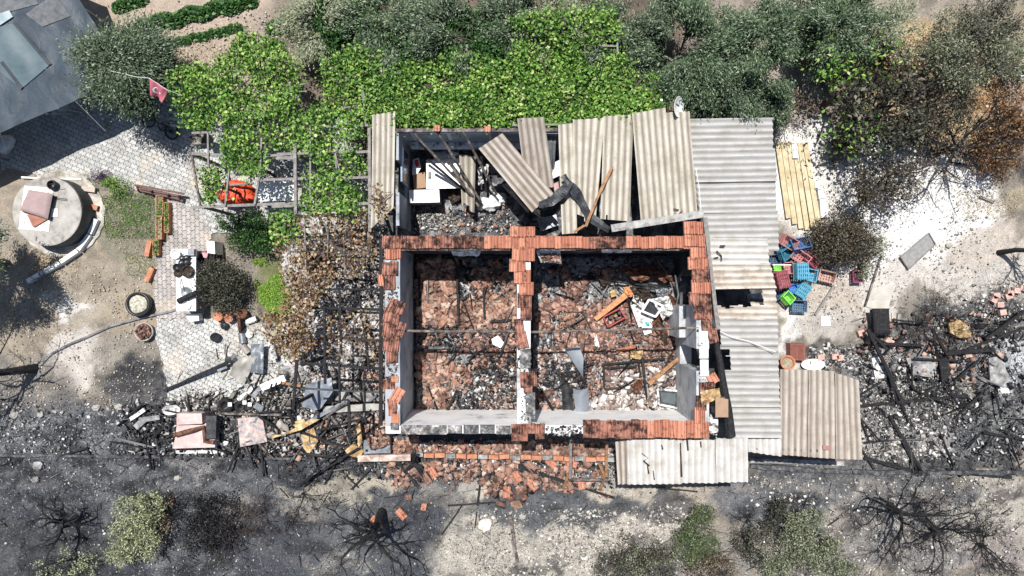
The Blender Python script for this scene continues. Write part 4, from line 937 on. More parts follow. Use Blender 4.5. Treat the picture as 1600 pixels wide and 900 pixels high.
for k, (a, b_) in enumerate(((-.08, .0), (-.04, .02), (0, .0), (.04, .02), (.08, 0))):
    mb.box(dc + dm @ Vector((.05 + b_ * .4, a, .03)), (.035, .025, .006), 0, dm)
part(dish, 'marking', mb, black_pl)

# ---------------------------------------------------------------- inside the annexe
def box_thing(name, c4, zt, zb, mat, label, cat, parts=None, group=None, smooth=False):
    mb = MB(); mb.prism([P(x, y, zt) for x, y in c4], zt, zb); return thing(name, mb, mat, label, cat, group)
table = root('white_table', P(692, 272, 0), 'white table top in the annexe, black handle at its left side', 'table')
mb = MB(); mb.prism([P(x, y, .78) for x, y in ((666, 250), (718, 247), (719, 294), (666, 295))], .78, .74); part(table, 'table_top', mb, white_paint)
for x, y in ((670, 254), (714, 252), (714, 289), (670, 290)):
    p = P(x, y, .74); mb = MB(); mb.box((p.x, p.y, .395), (.05, .05, .69)); part(table, 'leg', mb, white_paint)
mb = MB(); mb.bpx(669, 268, 674, 280, .80, .782); mb.bpx(670, 271, 673, 277, .83, .80); part(table, 'handle', mb, black_pl)
fr_ = root('chest_freezer', P(662, 316, 0), 'glaring white chest lid in the annexe with its front in shade', 'freezer')
mb = MB(); mb.prism([P(x, y, .84) for x, y in ((639, 297), (686, 296), (687, 316), (639, 317))], .84, .80); part(fr_, 'lid', mb, white_paint)
mb = MB(); mb.prism([P(x, y, .80) for x, y in ((640, 297.5), (685.5, 296.5), (686, 315.5), (640, 316.5))], .798, .05); part(fr_, 'body', mb, plaster_grey)  # body of the white chest coloured grey to stand for its shaded front
box_thing('cardboard_box', [(645, 272), (664, 269), (666, 293), (647, 295)], .5, .05, cardboard, 'brown cardboard box between the white table and the wall', 'box')
box_thing('magazine', [(645, 250), (654, 246), (658, 262), (652, 272), (644, 273)], .52, .49, cloth_w, 'white booklet with a red patch on the brown box', 'booklet')
mb = MB(); mb.prism([P(x, y, .53) for x, y in ((648, 250), (653, 249), (655, 258), (651, 262), (648, 256))], .526, .522); thing('red_label', mb, flat('red print', (.62, .05, .05)), 'torn red paper lying on the white booklet', 'paper')
box_thing('shelf_board', [(675, 238), (697, 236), (699, 247), (678, 249)], .95, .92, steel, 'grey board at the back of the annexe behind the white table', 'board')
box_thing('shelf_board', [(698, 237), (716, 234), (717, 245), (700, 247)], .93, .90, white_dirty, 'pale board beside the grey one behind the white table', 'board')
mb = MB(); mb.lump(P(763, 320, .22), (.36, .2, .2), .5, 2.5, 3, 26, 16); mb2 = MB(); mb2.lump(P(778, 312, .2), (.26, .2, .2), .5, 2.8, 6, 22, 14)
bag = thing('plastic_bag', mb, cloth_w, 'crumpled white plastic bag on the annexe floor under the fallen rafters', 'bag', smooth=True); part(bag, 'handle', mb2, cloth_w, True)
GR = 'burnt rafters fallen into the annexe'
for i, (a, b, l) in enumerate((((648, 210, 2.42), (738, 306, .9), 'leftmost burnt rafter hanging from the annexe rear wall'), ((670, 250, 1.6), (752, 320, .5), 'burnt rafter crossing the white table from its top left corner'),
    ((684, 206, 2.42), (752, 316, .6), 'burnt rafter from the orange cap tile down to the white bag'), ((724, 206, 2.42), (776, 304, .8), 'burnt rafter hanging right of the upright beige sheet'),
    ((700, 252, 1.4), (748, 322, .5), 'short burnt rafter crossing the upright beige sheet'))):
    mb = MB(); mb.bar(P(*a), P(*b), .075, .06, .15); thing('burnt_rafter', mb, wood_sooty if i != 1 else char, l, 'rafter', GR)
mb = MB(); mb.bar(P(752, 245, 1.2), P(760, 300, .4), .08, .05, .2); thing('burnt_rafter', mb, char, 'black post stub beside the white rags at the annexe middle', 'rafter', GR)
mb = MB(); mb.patch([P(747, 262, .9), P(764, 258, .8), P(760, 285, .5), P(748, 290, .5)], 10, 10, lambda u, v: .14 * mn.noise(Vector((u * 4, v * 4, 6))), .02); thing('white_rag', mb, white_dirty, 'white scorched rag draped beside the upright beige sheet', 'rag')
rub('charcoal_crumbs', [(700, 300), (870, 300), (870, 362), (700, 362)], 350, shard_char, (.03, .14), z=.08, zr=.05, thick=(.2, .8), seed=40, clump=.5)
rub('ash_rubble', [(640, 325), (800, 325), (800, 362), (640, 362)], 1100, shard_ash, (.02, .07), z=.07, zr=.05, thick=(.3, .8), seed=41, clump=.4)
rub('ash_rubble', [(655, 335), (720, 335), (730, 362), (650, 362)], 260, shard_pale, (.03, .11), z=.08, zr=.06, thick=(.2, .5), seed=42, clump=.5)
rub('tile_rubble', [(690, 325), (790, 325), (790, 362), (690, 362)], 40, shard_red, (.05, .16), z=.08, zr=.06, thick=(.2, .5), seed=43, clump=.5)
mb = MB(); mb.lump(P(712, 300, .2), (.28, .3, .2), .6, 3, 9, 16, 10); thing('burnt_stool', mb, char_brown, 'charred lump between the white chest and the upright sheet', 'burnt remnant')
box_thing('pink_cloth', [(862, 284), (872, 282), (874, 298), (864, 300)], 1.2, 1.1, flat('faded pink cloth', (.5, .3, .3)), 'faded pink cloth seen in the gap beside the slim roof sheet', 'cloth')
mb = MB(); mb.patch([P(858, 258, 1.6), P(874, 250, 1.6), P(875, 274, 1.5), P(862, 280, 1.5)], 4, 4, None, .02); thing('white_board', mb, white_paint, 'white board seen in the gap left of the slim roof sheet', 'board')
mb = MB(); mb.prism([P(x, y, .3) for x, y in ((838, 340), (868, 332), (872, 352), (845, 362))], .4, .1); thing('bent_sheet', mb, steel, 'grey bent panel lying at the tile row under the slim roof sheet', 'panel')
# ---------------------------------------------------------------- grey tarpaulin canopy, top left
def canopy():
    t = root('tarpaulin_canopy', P(40, 100, 0), 'large blue grey tarpaulin canopy stretched over the drive', 'canopy')
    zc = 1.75
    # outline: sagging lower edge with a curled flap, right edge under the olive tree
    edge = [(-260, 330), (-60, 236), (0, 208), (30, 194), (72, 176), (90, 170), (112, 160), (130, 150), (150, 138), (168, 100), (150, 40), (118, -10), (100, -60), (-260, -200)]
    nx, ny = 90, 90
    xs = np.linspace(-260, 180, nx + 1); ys = np.linspace(-200, 340, ny + 1)
    mb = MB(); ids = {}; vs = []; 
    def zz(x, y): return zc + .10 * (mn.noise(Vector((x * .012, y * .012, 1)))) + .05 * mn.noise(Vector((x * .04, y * .03, 3))) + .04 * math.sin((x * .5 + y) * .03)
    ep = edge
    def warp(x, y):
        return x, y
    X, Y = np.meshgrid(xs, ys); ins = inpoly(X.ravel(), Y.ravel(), ep).reshape(X.shape)
    # snap the border cells to the outline
    def nearest(x, y):
        best = None
        for i in range(len(ep)):
            x1, y1 = ep[i]; x2, y2 = ep[(i + 1) % len(ep)]; dx, dy = x2 - x1, y2 - y1
            k = max(0, min(1, ((x - x1) * dx + (y - y1) * dy) / (dx * dx + dy * dy))); qx, qy = x1 + k * dx, y1 + k * dy
            d = (qx - x) ** 2 + (qy - y) ** 2
            if best is None or d < best[0]: best = (d, qx, qy)
        return best[1], best[2]
    def vid(j, i):
        if (j, i) in ids: return ids[(j, i)]
        x, y = xs[i], ys[j]
        if not ins[j, i]: x, y = nearest(x, y)
        ids[(j, i)] = len(vs); vs.append(P(x, y, zz(x, y))); return ids[(j, i)]
    fs = []
    for j in range(ny):
        for i in range(nx):
            c = [ins[j, i], ins[j, i + 1], ins[j + 1, i], ins[j + 1, i + 1]]
            if sum(c) >= 1: fs.append((vid(j, i), vid(j + 1, i), vid(j + 1, i + 1), vid(j, i + 1)))
    n = len(vs); low = [v - Vector((0, 0, .006)) for v in vs]
    fs2 = [tuple(reversed([k + n for k in f])) for f in fs]
    mb.add(vs + low, fs + fs2)
    m, tr, b = _base('blue grey tarpaulin', .5, 0, .3)
    pos = _pos(tr); n1 = _noise(tr, .8, 6, .6, pos, .4); r1 = _ramp(tr, [(.3, (.024, .036, .050)), (.55, (.042, .060, .078)), (.75, (.075, .096, .118))]); tr.links.new(n1.outputs[0], r1.inputs[0])
    n2 = _noise(tr, 60, 4, .7, pos); r2 = _ramp(tr, [(.3, (.85, .85, .85)), (.7, (1.15, 1.15, 1.15))]); tr.links.new(n2.outputs[0], r2.inputs[0])
    tr.links.new(_mul(tr, r1.outputs[0], r2.outputs[0]), b.inputs['Base Color'])
    n3 = _noise(tr, 2.2, 5, .6, pos, .8); _bump(tr, b, n3.outputs[0], .35, .1)
    part(t, 'tarpaulin', mb, m, True)
    # lighter sheet laid on it, dark seams and pale patches
    def lay(name, poly, mat, dz):
        q = MB(); q.prism([P(x, y, zc) for x, y in poly], [zz(x, y) + dz for x, y in poly], zc - .3)
        # follow the tarp: fan of small quads instead of one flat face
        q = MB(); pa = [Vector((x, y)) for x, y in poly]
        N = 12; c = pa
        q.patch([P(c[0].x, c[0].y, 0)] * 4, 1, 1); q.V = []; q.F = []; q.n = 0
        vv = []
        for j in range(N + 1):
            for i in range(N + 1):
                u, v = i / N, j / N; p = c[0] * (1 - u) * (1 - v) + c[1] * u * (1 - v) + c[2] * u * v + c[3] * (1 - u) * v
                vv.append(P(p.x, p.y, zz(p.x, p.y) + dz))
        ff = [(j * (N + 1) + i, (j + 1) * (N + 1) + i, (j + 1) * (N + 1) + i + 1, j * (N + 1) + i + 1) for j in range(N) for i in range(N)]
        lo = [v - Vector((0, 0, dz * .6)) for v in vv]; k = len(vv)
        q.add(vv + lo, ff + [tuple(reversed([a + k for a in f])) for f in ff]); return part(t, name, q, mat, True)
    lay('inner_sheet', [(-70, 60), (22, 36), (77, 102), (34, 138)], mnoise('blue green tarpaulin', [(.3, (.06, .092, .108)), (.6, (.088, .128, .145))], 3, .5, 6, .2, 40), .03)
    sm = flat('dark seam', (.03, .04, .05), .6)
    lay('seam', [(19, 36), (23, 34), (80, 100), (75, 102)], sm, .045); lay('seam', [(0, 98), (4, 95), (36, 136), (32, 140)], sm, .045)
    lay('patch', [(40, 22), (85, -10), (110, 25), (66, 42)], mnoise('bleached tarpaulin', [(.3, (.07, .08, .09)), (.6, (.14, .145, .15))], 6, .7, 8, .2, 40), .02)
    lay('patch', [(-40, -20), (40, -30), (60, 6), (-30, 30)], MATS['bleached tarpaulin'], .02)
    lay('seam', [(-10, 46), (-4, 22), (14, 16), (20, 26)], flat('pale blue edge', (.3, .38, .42), .5), .05)
    # curled flap at the lower edge
    q = MB(); fl = [(72, 176), (84, 178), (98, 172), (110, 162)]
    q.patch([P(73, 174, zc - .02), P(109, 160, zc - .02), P(108, 168, zc - .35), P(84, 181, zc - .4)], 12, 6, lambda u, v: -.12 * math.sin(v * 3.1), .01); part(t, 'flap', q, flat('pale blue tarpaulin', (.13, .19, .23), .45), True)
    for a, b_ in (((118, 158), (165, 205)), ((72, 178), (112, 178)), ((90, 170), (130, 176)), ((0, 208), (10, 235))):
        q = MB(); q.tube([P(*a, zc), P(*b_, .9)], .008, 4); part(t, 'guy_rope', q, flat('rope', (.5, .5, .5)))
    for x, y in ((-55, 233), (-100, 60), (150, 130), (118, 5)):
        p = P(x, y, zc - .05); q = MB(); q.tube([(p.x, p.y, 0), (p.x, p.y, zc - .06)], .035, 8); part(t, 'pole', q, steel)
canopy()
thing('white_sack', MB().lump(P(4, 225, .12), (.35, .3, .25), .3, 2, 2), cloth_w, 'pale sack half hidden below the tarpaulin edge at the left border', 'sack', smooth=True)
thing('drive_kerb', MB().tube([P(34, 277, .05), P(80, 280, .06), P(128, 280, .05)], .035, 6), white_paint, 'thin white pipe lying between the cistern and the paved yard', 'pipe')

# ---------------------------------------------------------------- round cistern with cushions
well = root('round_cistern', P(101, 339, 0), 'round raised concrete cistern with a pale flat top, patterned rug lying on it', 'cistern')
cz = .70; wc = P(73, 330, cz)
mb = MB(); mb.lathe((wc.x, wc.y, 0), [(1.04, -.05), (1.04, cz - .012), (1.01, cz), (.3, cz + .004)], 48); part(well, 'tank', mb, concrete)
mb = MB(); mb.lathe((wc.x, wc.y, 0), [(1.042, .045), (1.048, .05), (1.048, cz - .06), (1.042, cz - .055)], 48); part(well, 'tank_side', mb, tank_mat)  # dark band round the tank, its shade painted in
mb = MB(); mb.lathe((wc.x, wc.y, 0), [(1.34, -.05), (1.34, .03), (1.30, .045), (1.045, .05)], 48, jit=.05); part(well, 'footing', mb, mnoise('pale footing', [(.35, (.22, .19, .16)), (.5, (.40, .37, .32)), (.65, (.56, .54, .50))], 3, .9, 8, .3, 40))
# rug with a printed lattice
def mk_rug():
    m, t, b = _base('patterned rug', .95, 0, .1)
    uv = _uv(t); mp = t.nodes.new('ShaderNodeMapping'); mp.inputs['Scale'].default_value = (3.0, 4.2, 1); t.links.new(uv, mp.inputs[0])
    fr = t.nodes.new('ShaderNodeVectorMath'); fr.operation = 'FRACTION'; t.links.new(mp.outputs[0], fr.inputs[0])
    sb = t.nodes.new('ShaderNodeVectorMath'); sb.operation = 'SUBTRACT'; sb.inputs[1].default_value = (.5, .5, 0); t.links.new(fr.outputs[0], sb.inputs[0])
    ab = t.nodes.new('ShaderNodeVectorMath'); ab.operation = 'ABSOLUTE'; t.links.new(sb.outputs[0], ab.inputs[0])
    sx = t.nodes.new('ShaderNodeSeparateXYZ'); t.links.new(ab.outputs[0], sx.inputs[0])
    ad = t.nodes.new('ShaderNodeMath'); ad.operation = 'ADD'; t.links.new(sx.outputs[0], ad.inputs[0]); t.links.new(sx.outputs[1], ad.inputs[1])
    r = _ramp(t, [(0, (.36, .30, .30)), (.10, (.40, .34, .34)), (.11, (.62, .68, .62)), (.20, (.62, .68, .62)), (.21, (.76, .75, .73)), (.38, (.76, .75, .73)), (.39, (.55, .32, .31)), (.46, (.55, .32, .31)), (.47, (.76, .75, .73)), (1, (.74, .70, .68))])
    r.color_ramp.interpolation = 'CONSTANT'; t.links.new(ad.outputs[0], r.inputs[0]); t.links.new(r.outputs[0], b.inputs['Base Color'])
    n = _noise(t, 60, 4, .7, _pos(t)); _bump(t, b, n.outputs[0], .3); return m
rug = mk_rug()
mb = MB(); mb.patch([P(38, 290, cz + .02), P(84, 294, cz + .02), P(76, 362, cz + .02), P(29, 358, cz + .02)], 16, 20, lambda u, v: .012 * mn.noise(Vector((u * 4, v * 5, 1))), .01, None, (1, 1)); thing('rug', mb, rug, 'white rug with diamond pattern on the round cistern', 'rug')
box_thing('brick_red_board', [(42, 336), (72, 326), (78, 340), (52, 355)], cz + .08, cz + .035, flat('brick red board', (.36, .15, .10)), 'brick red board under the mauve cushion', 'board')
cush = root('floor_cushion', P(54, 316, cz + .09), 'thick mauve brown cushion with black side on the cistern', 'cushion')
def pillow(mb, c4, zt, th, n=14, sag=.05):
    c = [Vector((x, y)) for x, y in c4]
    for side in (0, 1): pass
    V = []
    for s_ in (1, -1):
        for j in range(n + 1):
            for i in range(n + 1):
                u, v = i / n, j / n; p = c[0] * (1 - u) * (1 - v) + c[1] * u * (1 - v) + c[2] * u * v + c[3] * (1 - u) * v
                e = min(u, 1 - u, v, 1 - v); k = min(1, e / .14); k = math.sqrt(1 - (1 - k) ** 2)
                V.append(P(p.x, p.y, zt) + Vector((0, 0, -th / 2 + s_ * k * th / 2 + (.012 * mn.noise(Vector((u * 4, v * 4, zt))) if s_ > 0 else 0))))
    N = (n + 1) ** 2; F = []
    flip = ((c[1] - c[0]).x * (c[3] - c[0]).y - (c[1] - c[0]).y * (c[3] - c[0]).x) > 0
    for j in range(n):
        for i in range(n):
            a = j * (n + 1) + i; f = (a, a + n + 1, a + n + 2, a + 1); g = (N + a, N + a + 1, N + a + n + 2, N + a + n + 1)
            if not flip: f = f[::-1]; g = g[::-1]
            F += [f, g]
    mb.add(V, F)
mb = MB(); pillow(mb, [(42, 296), (80, 302), (72, 342), (28, 328)], cz + .26, .16); part(cush, 'cover', mb, skin_cush, True)
mb = MB(); pillow(mb, [(46, 298), (83, 305), (75, 343), (33, 331)], cz + .14, .10); part(cush, 'underside', mb, black_pl, True)
box_thing('white_tile', [(79, 326), (90, 326), (90, 339), (79, 339)], cz + .03, cz + .004, white_paint, 'small white square tile on the cistern beside the cushion', 'tile')
thing('metal_rods', MB().tube([P(84, 309, cz + .02), P(105, 311, cz + .02)], .008, 5).tube([P(86, 311, cz + .02), P(105, 313.5, cz + .02)], .008, 5), steel_dk, 'pair of thin rods on the cistern right of the cushion', 'rods')
pot = root('black_cauldron', P(86, 293, cz), 'black cauldron standing at the upper edge of the cistern', 'cauldron')
mb = MB(); mb.lathe(P(86, 290, cz), [(.08, 0), (.13, .05), (.15, .12), (.13, .19), (.11, .19), (.12, .12), (.08, .04)], 18); part(pot, 'bowl', mb, black_pl, True)
mb = MB(); mb.tube([P(86, 290, cz + .2) + Vector((math.cos(a) * .15, math.sin(a) * .03, .14 * math.sin(a))) for a in np.linspace(0, 3.14, 8)], .009, 5); part(pot, 'handle', mb, steel_dk)
# white kerb stones around the cistern bed
kp = [(151, 342), (140, 366), (122, 391), (94, 410), (68, 425), (42, 440)]
for i in range(5):
    a = P(*kp[i], .16); b = P(*kp[i + 1], .16); d = (b - a).normalized() * .02
    mb = MB(); mb.bar(a + d + Vector((0, 0, -.1)), b - d + Vector((0, 0, -.1)), .13, .26)
    thing('kerb_stone', mb, white_dirty if i == 4 else mnoise('whitewashed stone%d' % i, [(.3, (.62, .61, .58)), (.5, (.8, .79, .77))], 5, .9), ['white kerb stone nearest to the brick planter side of the cistern', 'second white kerb stone round the cistern bed', 'middle white kerb stone round the cistern bed', 'fourth white kerb stone round the cistern bed', 'sooty kerb stone in the tree shade below the cistern'][i], 'kerb stone', 'whitewashed kerb stones round the cistern')
# bricks at the beds
GB = 'bricks edging the little lawn'
def brick(x, y, rz, label, l=.36, w_=.15, h=.16, m=brick_mat):
    p = P(x, y, h / 2); mb = MB(); mt_ = Matrix.Rotation(R(rz), 3, 'Z'); mb.box(p, (l, w_, h), 0, mt_)
    o = thing('hollow_brick', mb, m, label, 'brick', GB)
    for k in (-.3, 0, .3):
        q = MB(); q.box(p + mt_ @ Vector((l / 2 + .001, w_ * k, 0)), (.004, w_ * .2, h * .6), 0, mt_); part(o, 'hole', q, char)  # dark plates on the brick end stand for the shade inside its hollows
brick(140, 322, -15, 'orange brick near the cistern pointing at the lawn', .58); brick(140, 296, -8, 'dusty brick between the purple plant and the cistern', .42, m=mnoise('dusty brick', [(.3, (.3, .24, .19)), (.6, (.48, .42, .36))], 5, .9))
brick(233, 388, 78, 'upright orange brick left of the small green planter', .5); brick(235, 429, 66, 'lowest orange brick beside the path', .45)
GP = 'long planters between the lawn and the path'
def planter(x0, y0, x1, y1, label, leaf=True, seed=0, wt=.03, gr=40):
    z = .2; t = root('planter', P((x0 + x1) / 2, (y0 + y1) / 2, 0), label, 'planter', GP); mb = MB(); e = wt / (H * 1.5 / 1600)
    mb.bpx(x0, y0, x0 + e, y1, z, 0); mb.bpx(x1 - e, y0, x1, y1, z, 0); mb.bpx(x0 + e, y0, x1 - e, y0 + e, z, 0); mb.bpx(x0 + e, y1 - e, x1 - e, y1, z, 0); part(t, 'rim', mb, brick_mat)
    mb = MB(); mb.bpx(x0 + e, y0 + e, x1 - e, y1 - e, z - .05, .0); part(t, 'soil', mb, mnoise('planter soil', [(.3, (.16, .13, .09)), (.6, (.34, .29, .21))], 8, .95))
    rg = np.random.default_rng(seed); pp = polypts([(x0, y0), (x1, y0), (x1, y1), (x0, y1)], gr * 6, rg, z - .04, .12, .8, .1, seed); part(t, 'plants', leaves(pp, rg, (.03, .07), .5, .8), L_grass, kind='stuff')
planter(243, 305, 255, 338, 'upper brick planter beside the brown bench', seed=1); planter(243, 338, 253, 374, 'lower dry brick planter beside the lawn', seed=2, gr=14); planter(256, 316, 264, 364, 'narrow planter full of weeds along the path', seed=3, gr=60)
planter(238, 375, 248, 399, 'small planter at the lawn corner above the path bricks', seed=4)
# broken bench / ladder lying by the yard
GL = 'brown slats of the broken bench'
bench = root('broken_bench', P(247, 303, 0), 'collapsed dark brown slatted bench lying between yard and path', 'bench')
for k, (a, b) in enumerate((((210, 289), (288, 303)), ((214, 293), (284, 307)), ((219, 297), (281, 311)), ((250, 303), (286, 314)))):
    mb = MB(); mb.bar(P(*a, .34 - k * .06), P(*b, .30 - k * .05), .07, .03, .15); part(bench, 'slat', mb, flat('brown paint', (.13, .06, .05), .6, dirt=.5, scale=8) if k == 0 else MATS['brown paint'])
for (x, y) in ((214, 290), (236, 297), (262, 303), (279, 305)):
    mb = MB(); mb.bar(P(x, y, .36), P(x + 3, y + 9, .03), .05, .05); part(bench, 'leg', mb, MATS['brown paint'])
# black round tub and round basket
tub = root('black_tub', P(222, 474, 0), 'round black tub filled with pale dry soil', 'tub')
mb = MB(); tc = P(223, 475, 0); mb.lathe(tc, [(.28, 0), (.36, .1), (.375, .30), (.36, .31), (.30, .30), (.295, .24), (.05, .24)], 30); part(tub, 'body', mb, black_pl, True)
mb = MB(); mb.lathe(tc + Vector((0, 0, .235)), [(.29, 0), (.28, .03), (.15, .04), (.02, .045)], 26, jit=.15); part(tub, 'soil', mb, mnoise('dry moss', [(.32, (.12, .12, .09)), (.5, (.42, .40, .31)), (.62, (.62, .60, .52))], 14, .95, 8, .6, 50), True)
bas = root('round_basket', P(229, 518, 0), 'round basket of brown embers with a pale rim beside the path', 'basket'); bc = P(229, 518, 0)
mb = MB(); mb.lathe(bc, [(.24, 0), (.285, .14), (.29, .18), (.265, .18), (.255, .1), (.1, .1)], 26); part(bas, 'rim', mb, flat('pale ceramic', (.45, .40, .36)), True)
rg = np.random.default_rng(3); a_ = rg.uniform(0, 6.28, 160); r_ = np.sqrt(rg.uniform(0, 1, 160)) * .23; pp = np.stack([bc.x + np.cos(a_) * r_, bc.y + np.sin(a_) * r_, rg.uniform(.12, .2, 160)], -1)
part(bas, 'embers', shards(pp, rg, (.03, .08)), misland('ember brown', [(0, (.05, .03, .025)), (.5, (.16, .08, .06)), (1, (.3, .18, .14))]), kind='stuff')
# hose
mb = MB(); hp = [(66, 590), (61, 583), (62, 572), (80, 553), (108, 538), (140, 525), (170, 511), (200, 502), (232, 494), (262, 488), (280, 482)]
mb.tube([P(x, y, .04) for x, y in hp], .04, 8); thing('garden_hose', mb, mnoise('grey hose', [(.35, (.06, .06, .065)), (.6, (.25, .25, .26))], 3, .7), 'thick grey hose curving from the path down to the burnt ground', 'hose')
mb = MB(); mb.tube([P(x, y, .03) for x, y in ((62, 585), (60, 600), (64, 612))], .02, 6)

# ---------------------------------------------------------------- white cooking bench with pots
kb = root('kitchen_counter', P(293, 440, 0), 'white outdoor counter beside the path with a sink', 'counter')
zk = .78
mb = MB(); mb.bpx(275, 389, 306, 486, zk, zk - .07); part(kb, 'worktop', mb, white_paint)
for y0, y1 in ((392, 402), (434, 444), (474, 484)):
    mb = MB(); mb.bpx(278, y0, 303, y1, zk - .072, 0); part(kb, 'pier', mb, concrete)
sk = MB(); sk.lathe(P(291, 456, zk + .0), [(.155, .001), (.165, .014), (.13, .016), (.12, .003)], 20); so_ = part(kb, 'sink', sk, steel, True)
mb = MB(); mb.tube([P(283, 436, zk + .02), P(281, 447, zk + .2), P(285, 453, zk + .12)], .012, 6); part(kb, 'tap', mb, steel)
mb = MB(); mb.lathe(P(292, 477, zk + .0), [(.13, .002), (.14, .05), (.12, .05), (.11, .01)], 20); part(kb, 'basin', mb, white_paint, True)
GC = 'sooty pots on the white counter'
def pot_(x, y, r, h, label, m=black_pl, lid=False, z=zk, hole=True, cat='pot', group=GC, name='cooking_pot', handle=True):
    t = root(name, P(x, y, z), label, cat, group); c = P(x, y, z)
    prof = [(r * .85, 0.002), (r, .02), (r, h), (r * .88, h), (r * .86, .03)] if not lid else [(r * .85, .002), (r, .02), (r, h), (r * .9, h + .02), (r * .2, h + .04)]
    mb = MB(); mb.lathe(c, prof, 20); part(t, 'body', mb, m, True)
    if lid: mb = MB(); mb.lathe(c + Vector((0, 0, h + .04)), [(.02, 0), (.025, .03), (.01, .035)], 10); part(t, 'knob', mb, steel)
    if handle:
        mb = MB(); mb.bar(c + Vector((r * .9, 0, h * .8)), c + Vector((r * 1.35, .02, h * .85)), .03, .02); part(t, 'handle', mb, black_pl)
pot_(276, 397, .15, .10, 'ring shaped pan hanging over the upper left counter corner', white_paint); pot_(288, 404, .09, .12, 'small black pot left of the tile grey box', lid=True)
pot_(286, 411, .10, .10, 'small black pot in the middle of the cluster, lower left', lid=True); pot_(294, 403, .09, .10, 'small black pot right beneath the grey box', lid=True); pot_(294, 410, .085, .1, 'small pot with grey lid next to the brown slab', steel_dk, lid=True)
pot_(278, 418, .12, .08, 'flat black pan at the left counter edge', handle=False); pot_(279, 427, .12, .06, 'scorched pan under the flat black one', char_brown, handle=False)
pot_(295, 424, .18, .14, 'largest black cauldron on the counter', char_brown, handle=False)
box_thing('tin_box', [(293, 389), (303, 389), (303, 399), (293, 399)], zk + .12, zk + .003, steel, 'grey square tin at the top of the counter', 'tin')
thing('charred_roll', MB().tube([P(279, 471, zk + .08), P(295, 463, zk + .1), P(318, 452, zk + .12)], [.09, .08, .07], 10), char, 'thick charred log lying across the lower counter', 'log')
box_thing('white_post_top', [(323, 376), (335, 377), (336, 397), (324, 395)], .6, 0, white_paint, 'white block standing above the burnt bush', 'block')
blk = box_thing('black_crate', [(305, 391), (336, 396), (334, 410), (318, 412), (305, 405)], .35, 0, char, 'charred black box between counter and white block', 'box')
box_thing('pink_bag', [(315, 394), (325, 395), (323, 404), (318, 402)], .45, .355, flat('pink paper', (.62, .28, .33)), 'pink and white packet on the charred black box', 'packet')
pot_(338, 407, .13, .2, 'clay flower pot at the edge of the burnt bush top', brick_mat, z=0, group=None, name='flower_pot', cat='flower pot', handle=False)
# small pots and pans on the terrace
GT = 'pots and vessels scattered on the terrace'
def vessel(x, y, r, h, m, label, tilt=None, name='vessel', cat='vessel'):
    t = root(name, P(x, y, 0), label, cat, GT); rot = tilt
    mb = MB(); mb.lathe(P(x, y, .02 if rot is None else r * .8), [(r * .7, 0), (r, h * .2), (r, h), (r * .9, h), (r * .88, h * .3), (r * .3, h * .15)], 18, 1, 1, rot); part(t, 'body', mb, m, True)
    mb = MB(); mb.lathe(P(x, y, .02 if rot is None else r * .8), [(r * 1.0, h * .96), (r * 1.05, h), (r * 1.0, h * 1.03), (r * .9, h * 1.0)], 18, 1, 1, rot); part(t, 'rim', mb, m, True)
TX = lambda a, b: Matrix.Rotation(a, 3, 'X') @ Matrix.Rotation(b, 3, 'Y')
for (x, y, r, h, m, l, tl) in ((345, 494, .14, .2, brick_mat, 'clay pot, first from the left in the pot row below the burnt bush', None), (359, 494, .13, .2, brick_mat, 'clay pot in the middle of the pot row below the burnt bush', TX(.3, .2)), (378, 493, .16, .2, rust, 'rusty basin, last in the pot row below the burnt bush', TX(-.4, .3)),
    (354, 507, .10, .15, steel_dk, 'small dark pot under the clay pot row', TX(.4, -.5)), (376, 508, .22, .07, rust, 'large tilted rusty pan facing left', TX(.2, -1.1)), (391, 522, .11, .08, white_dirty, 'small white bowl right of the two tins', None), (337, 526, .14, .1, black_pl, 'black square pan alone on the pavers', TX(.2, .2))):
    vessel(x, y, r, h, m, l, tl, 'cooking_vessel')
def can(a, b, r, m, label): thing('tin_can', MB().tube([a, b], r, 14), m, label, 'tin', GT)
can(P(378, 521, .11), P(380, 536, .11), .11, steel, 'upper grey tin lying beside the tilted rusty pan'); can(P(379, 540, .1), P(388, 552, .1), .10, mnoise('brown tin', [(.3, (.12, .10, .09)), (.6, (.4, .36, .33))], 6, .5), 'lower brownish tin lying beside the pale metal sheets')
can(P(386, 503, .09), P(401, 498, .09), .09, white_paint, 'white canister right of the pot row'); can(P(398, 497, .08), P(402, 501, .08), .085, black_pl, 'black canister lid end right of the pot row')
box_thing('white_basin', [(290, 491), (310, 490), (311, 501), (296, 503)], .3, .0, white_paint, 'white tub just below the kitchen counter', 'tub')
box_thing('dark_box', [(336, 570), (350, 565), (355, 575), (340, 581)], .22, .0, steel, 'small grey box on the pavers above the long charred beam end', 'box')
strip('curled_tin', [(352, 560, .25), (362, 563, .3), (370, 556, .25)], .3, steel_dk, 'dark bent tin at the upper end of the long charred beam', 'metal strip')
def beam(a, b, w_, h, m, label, cat='beam', name='charred_beam', group='charred beams in the ash', jit=.25):
    mb = MB(); mb.bar(P(*a), P(*b), w_, h, jit); return thing(name, mb, m, label, cat, group)
beam((257, 610, .08), (356, 566, .3), .10, .09, char, 'long charred beam lying alone across the left pavers')
mb = MB(); mb.patch([P(370, 556, .3), P(400, 560, .35), P(382, 600, .12), P(358, 586, .1)], 14, 14, lambda u, v: .07 * math.exp(-((u - .45) ** 2 + (v - .35) ** 2) * 22) - .05 * math.exp(-((u - .5) ** 2 + (v - .75) ** 2) * 22) + .03 * mn.noise(Vector((u * 3, v * 3, 2))), .015)
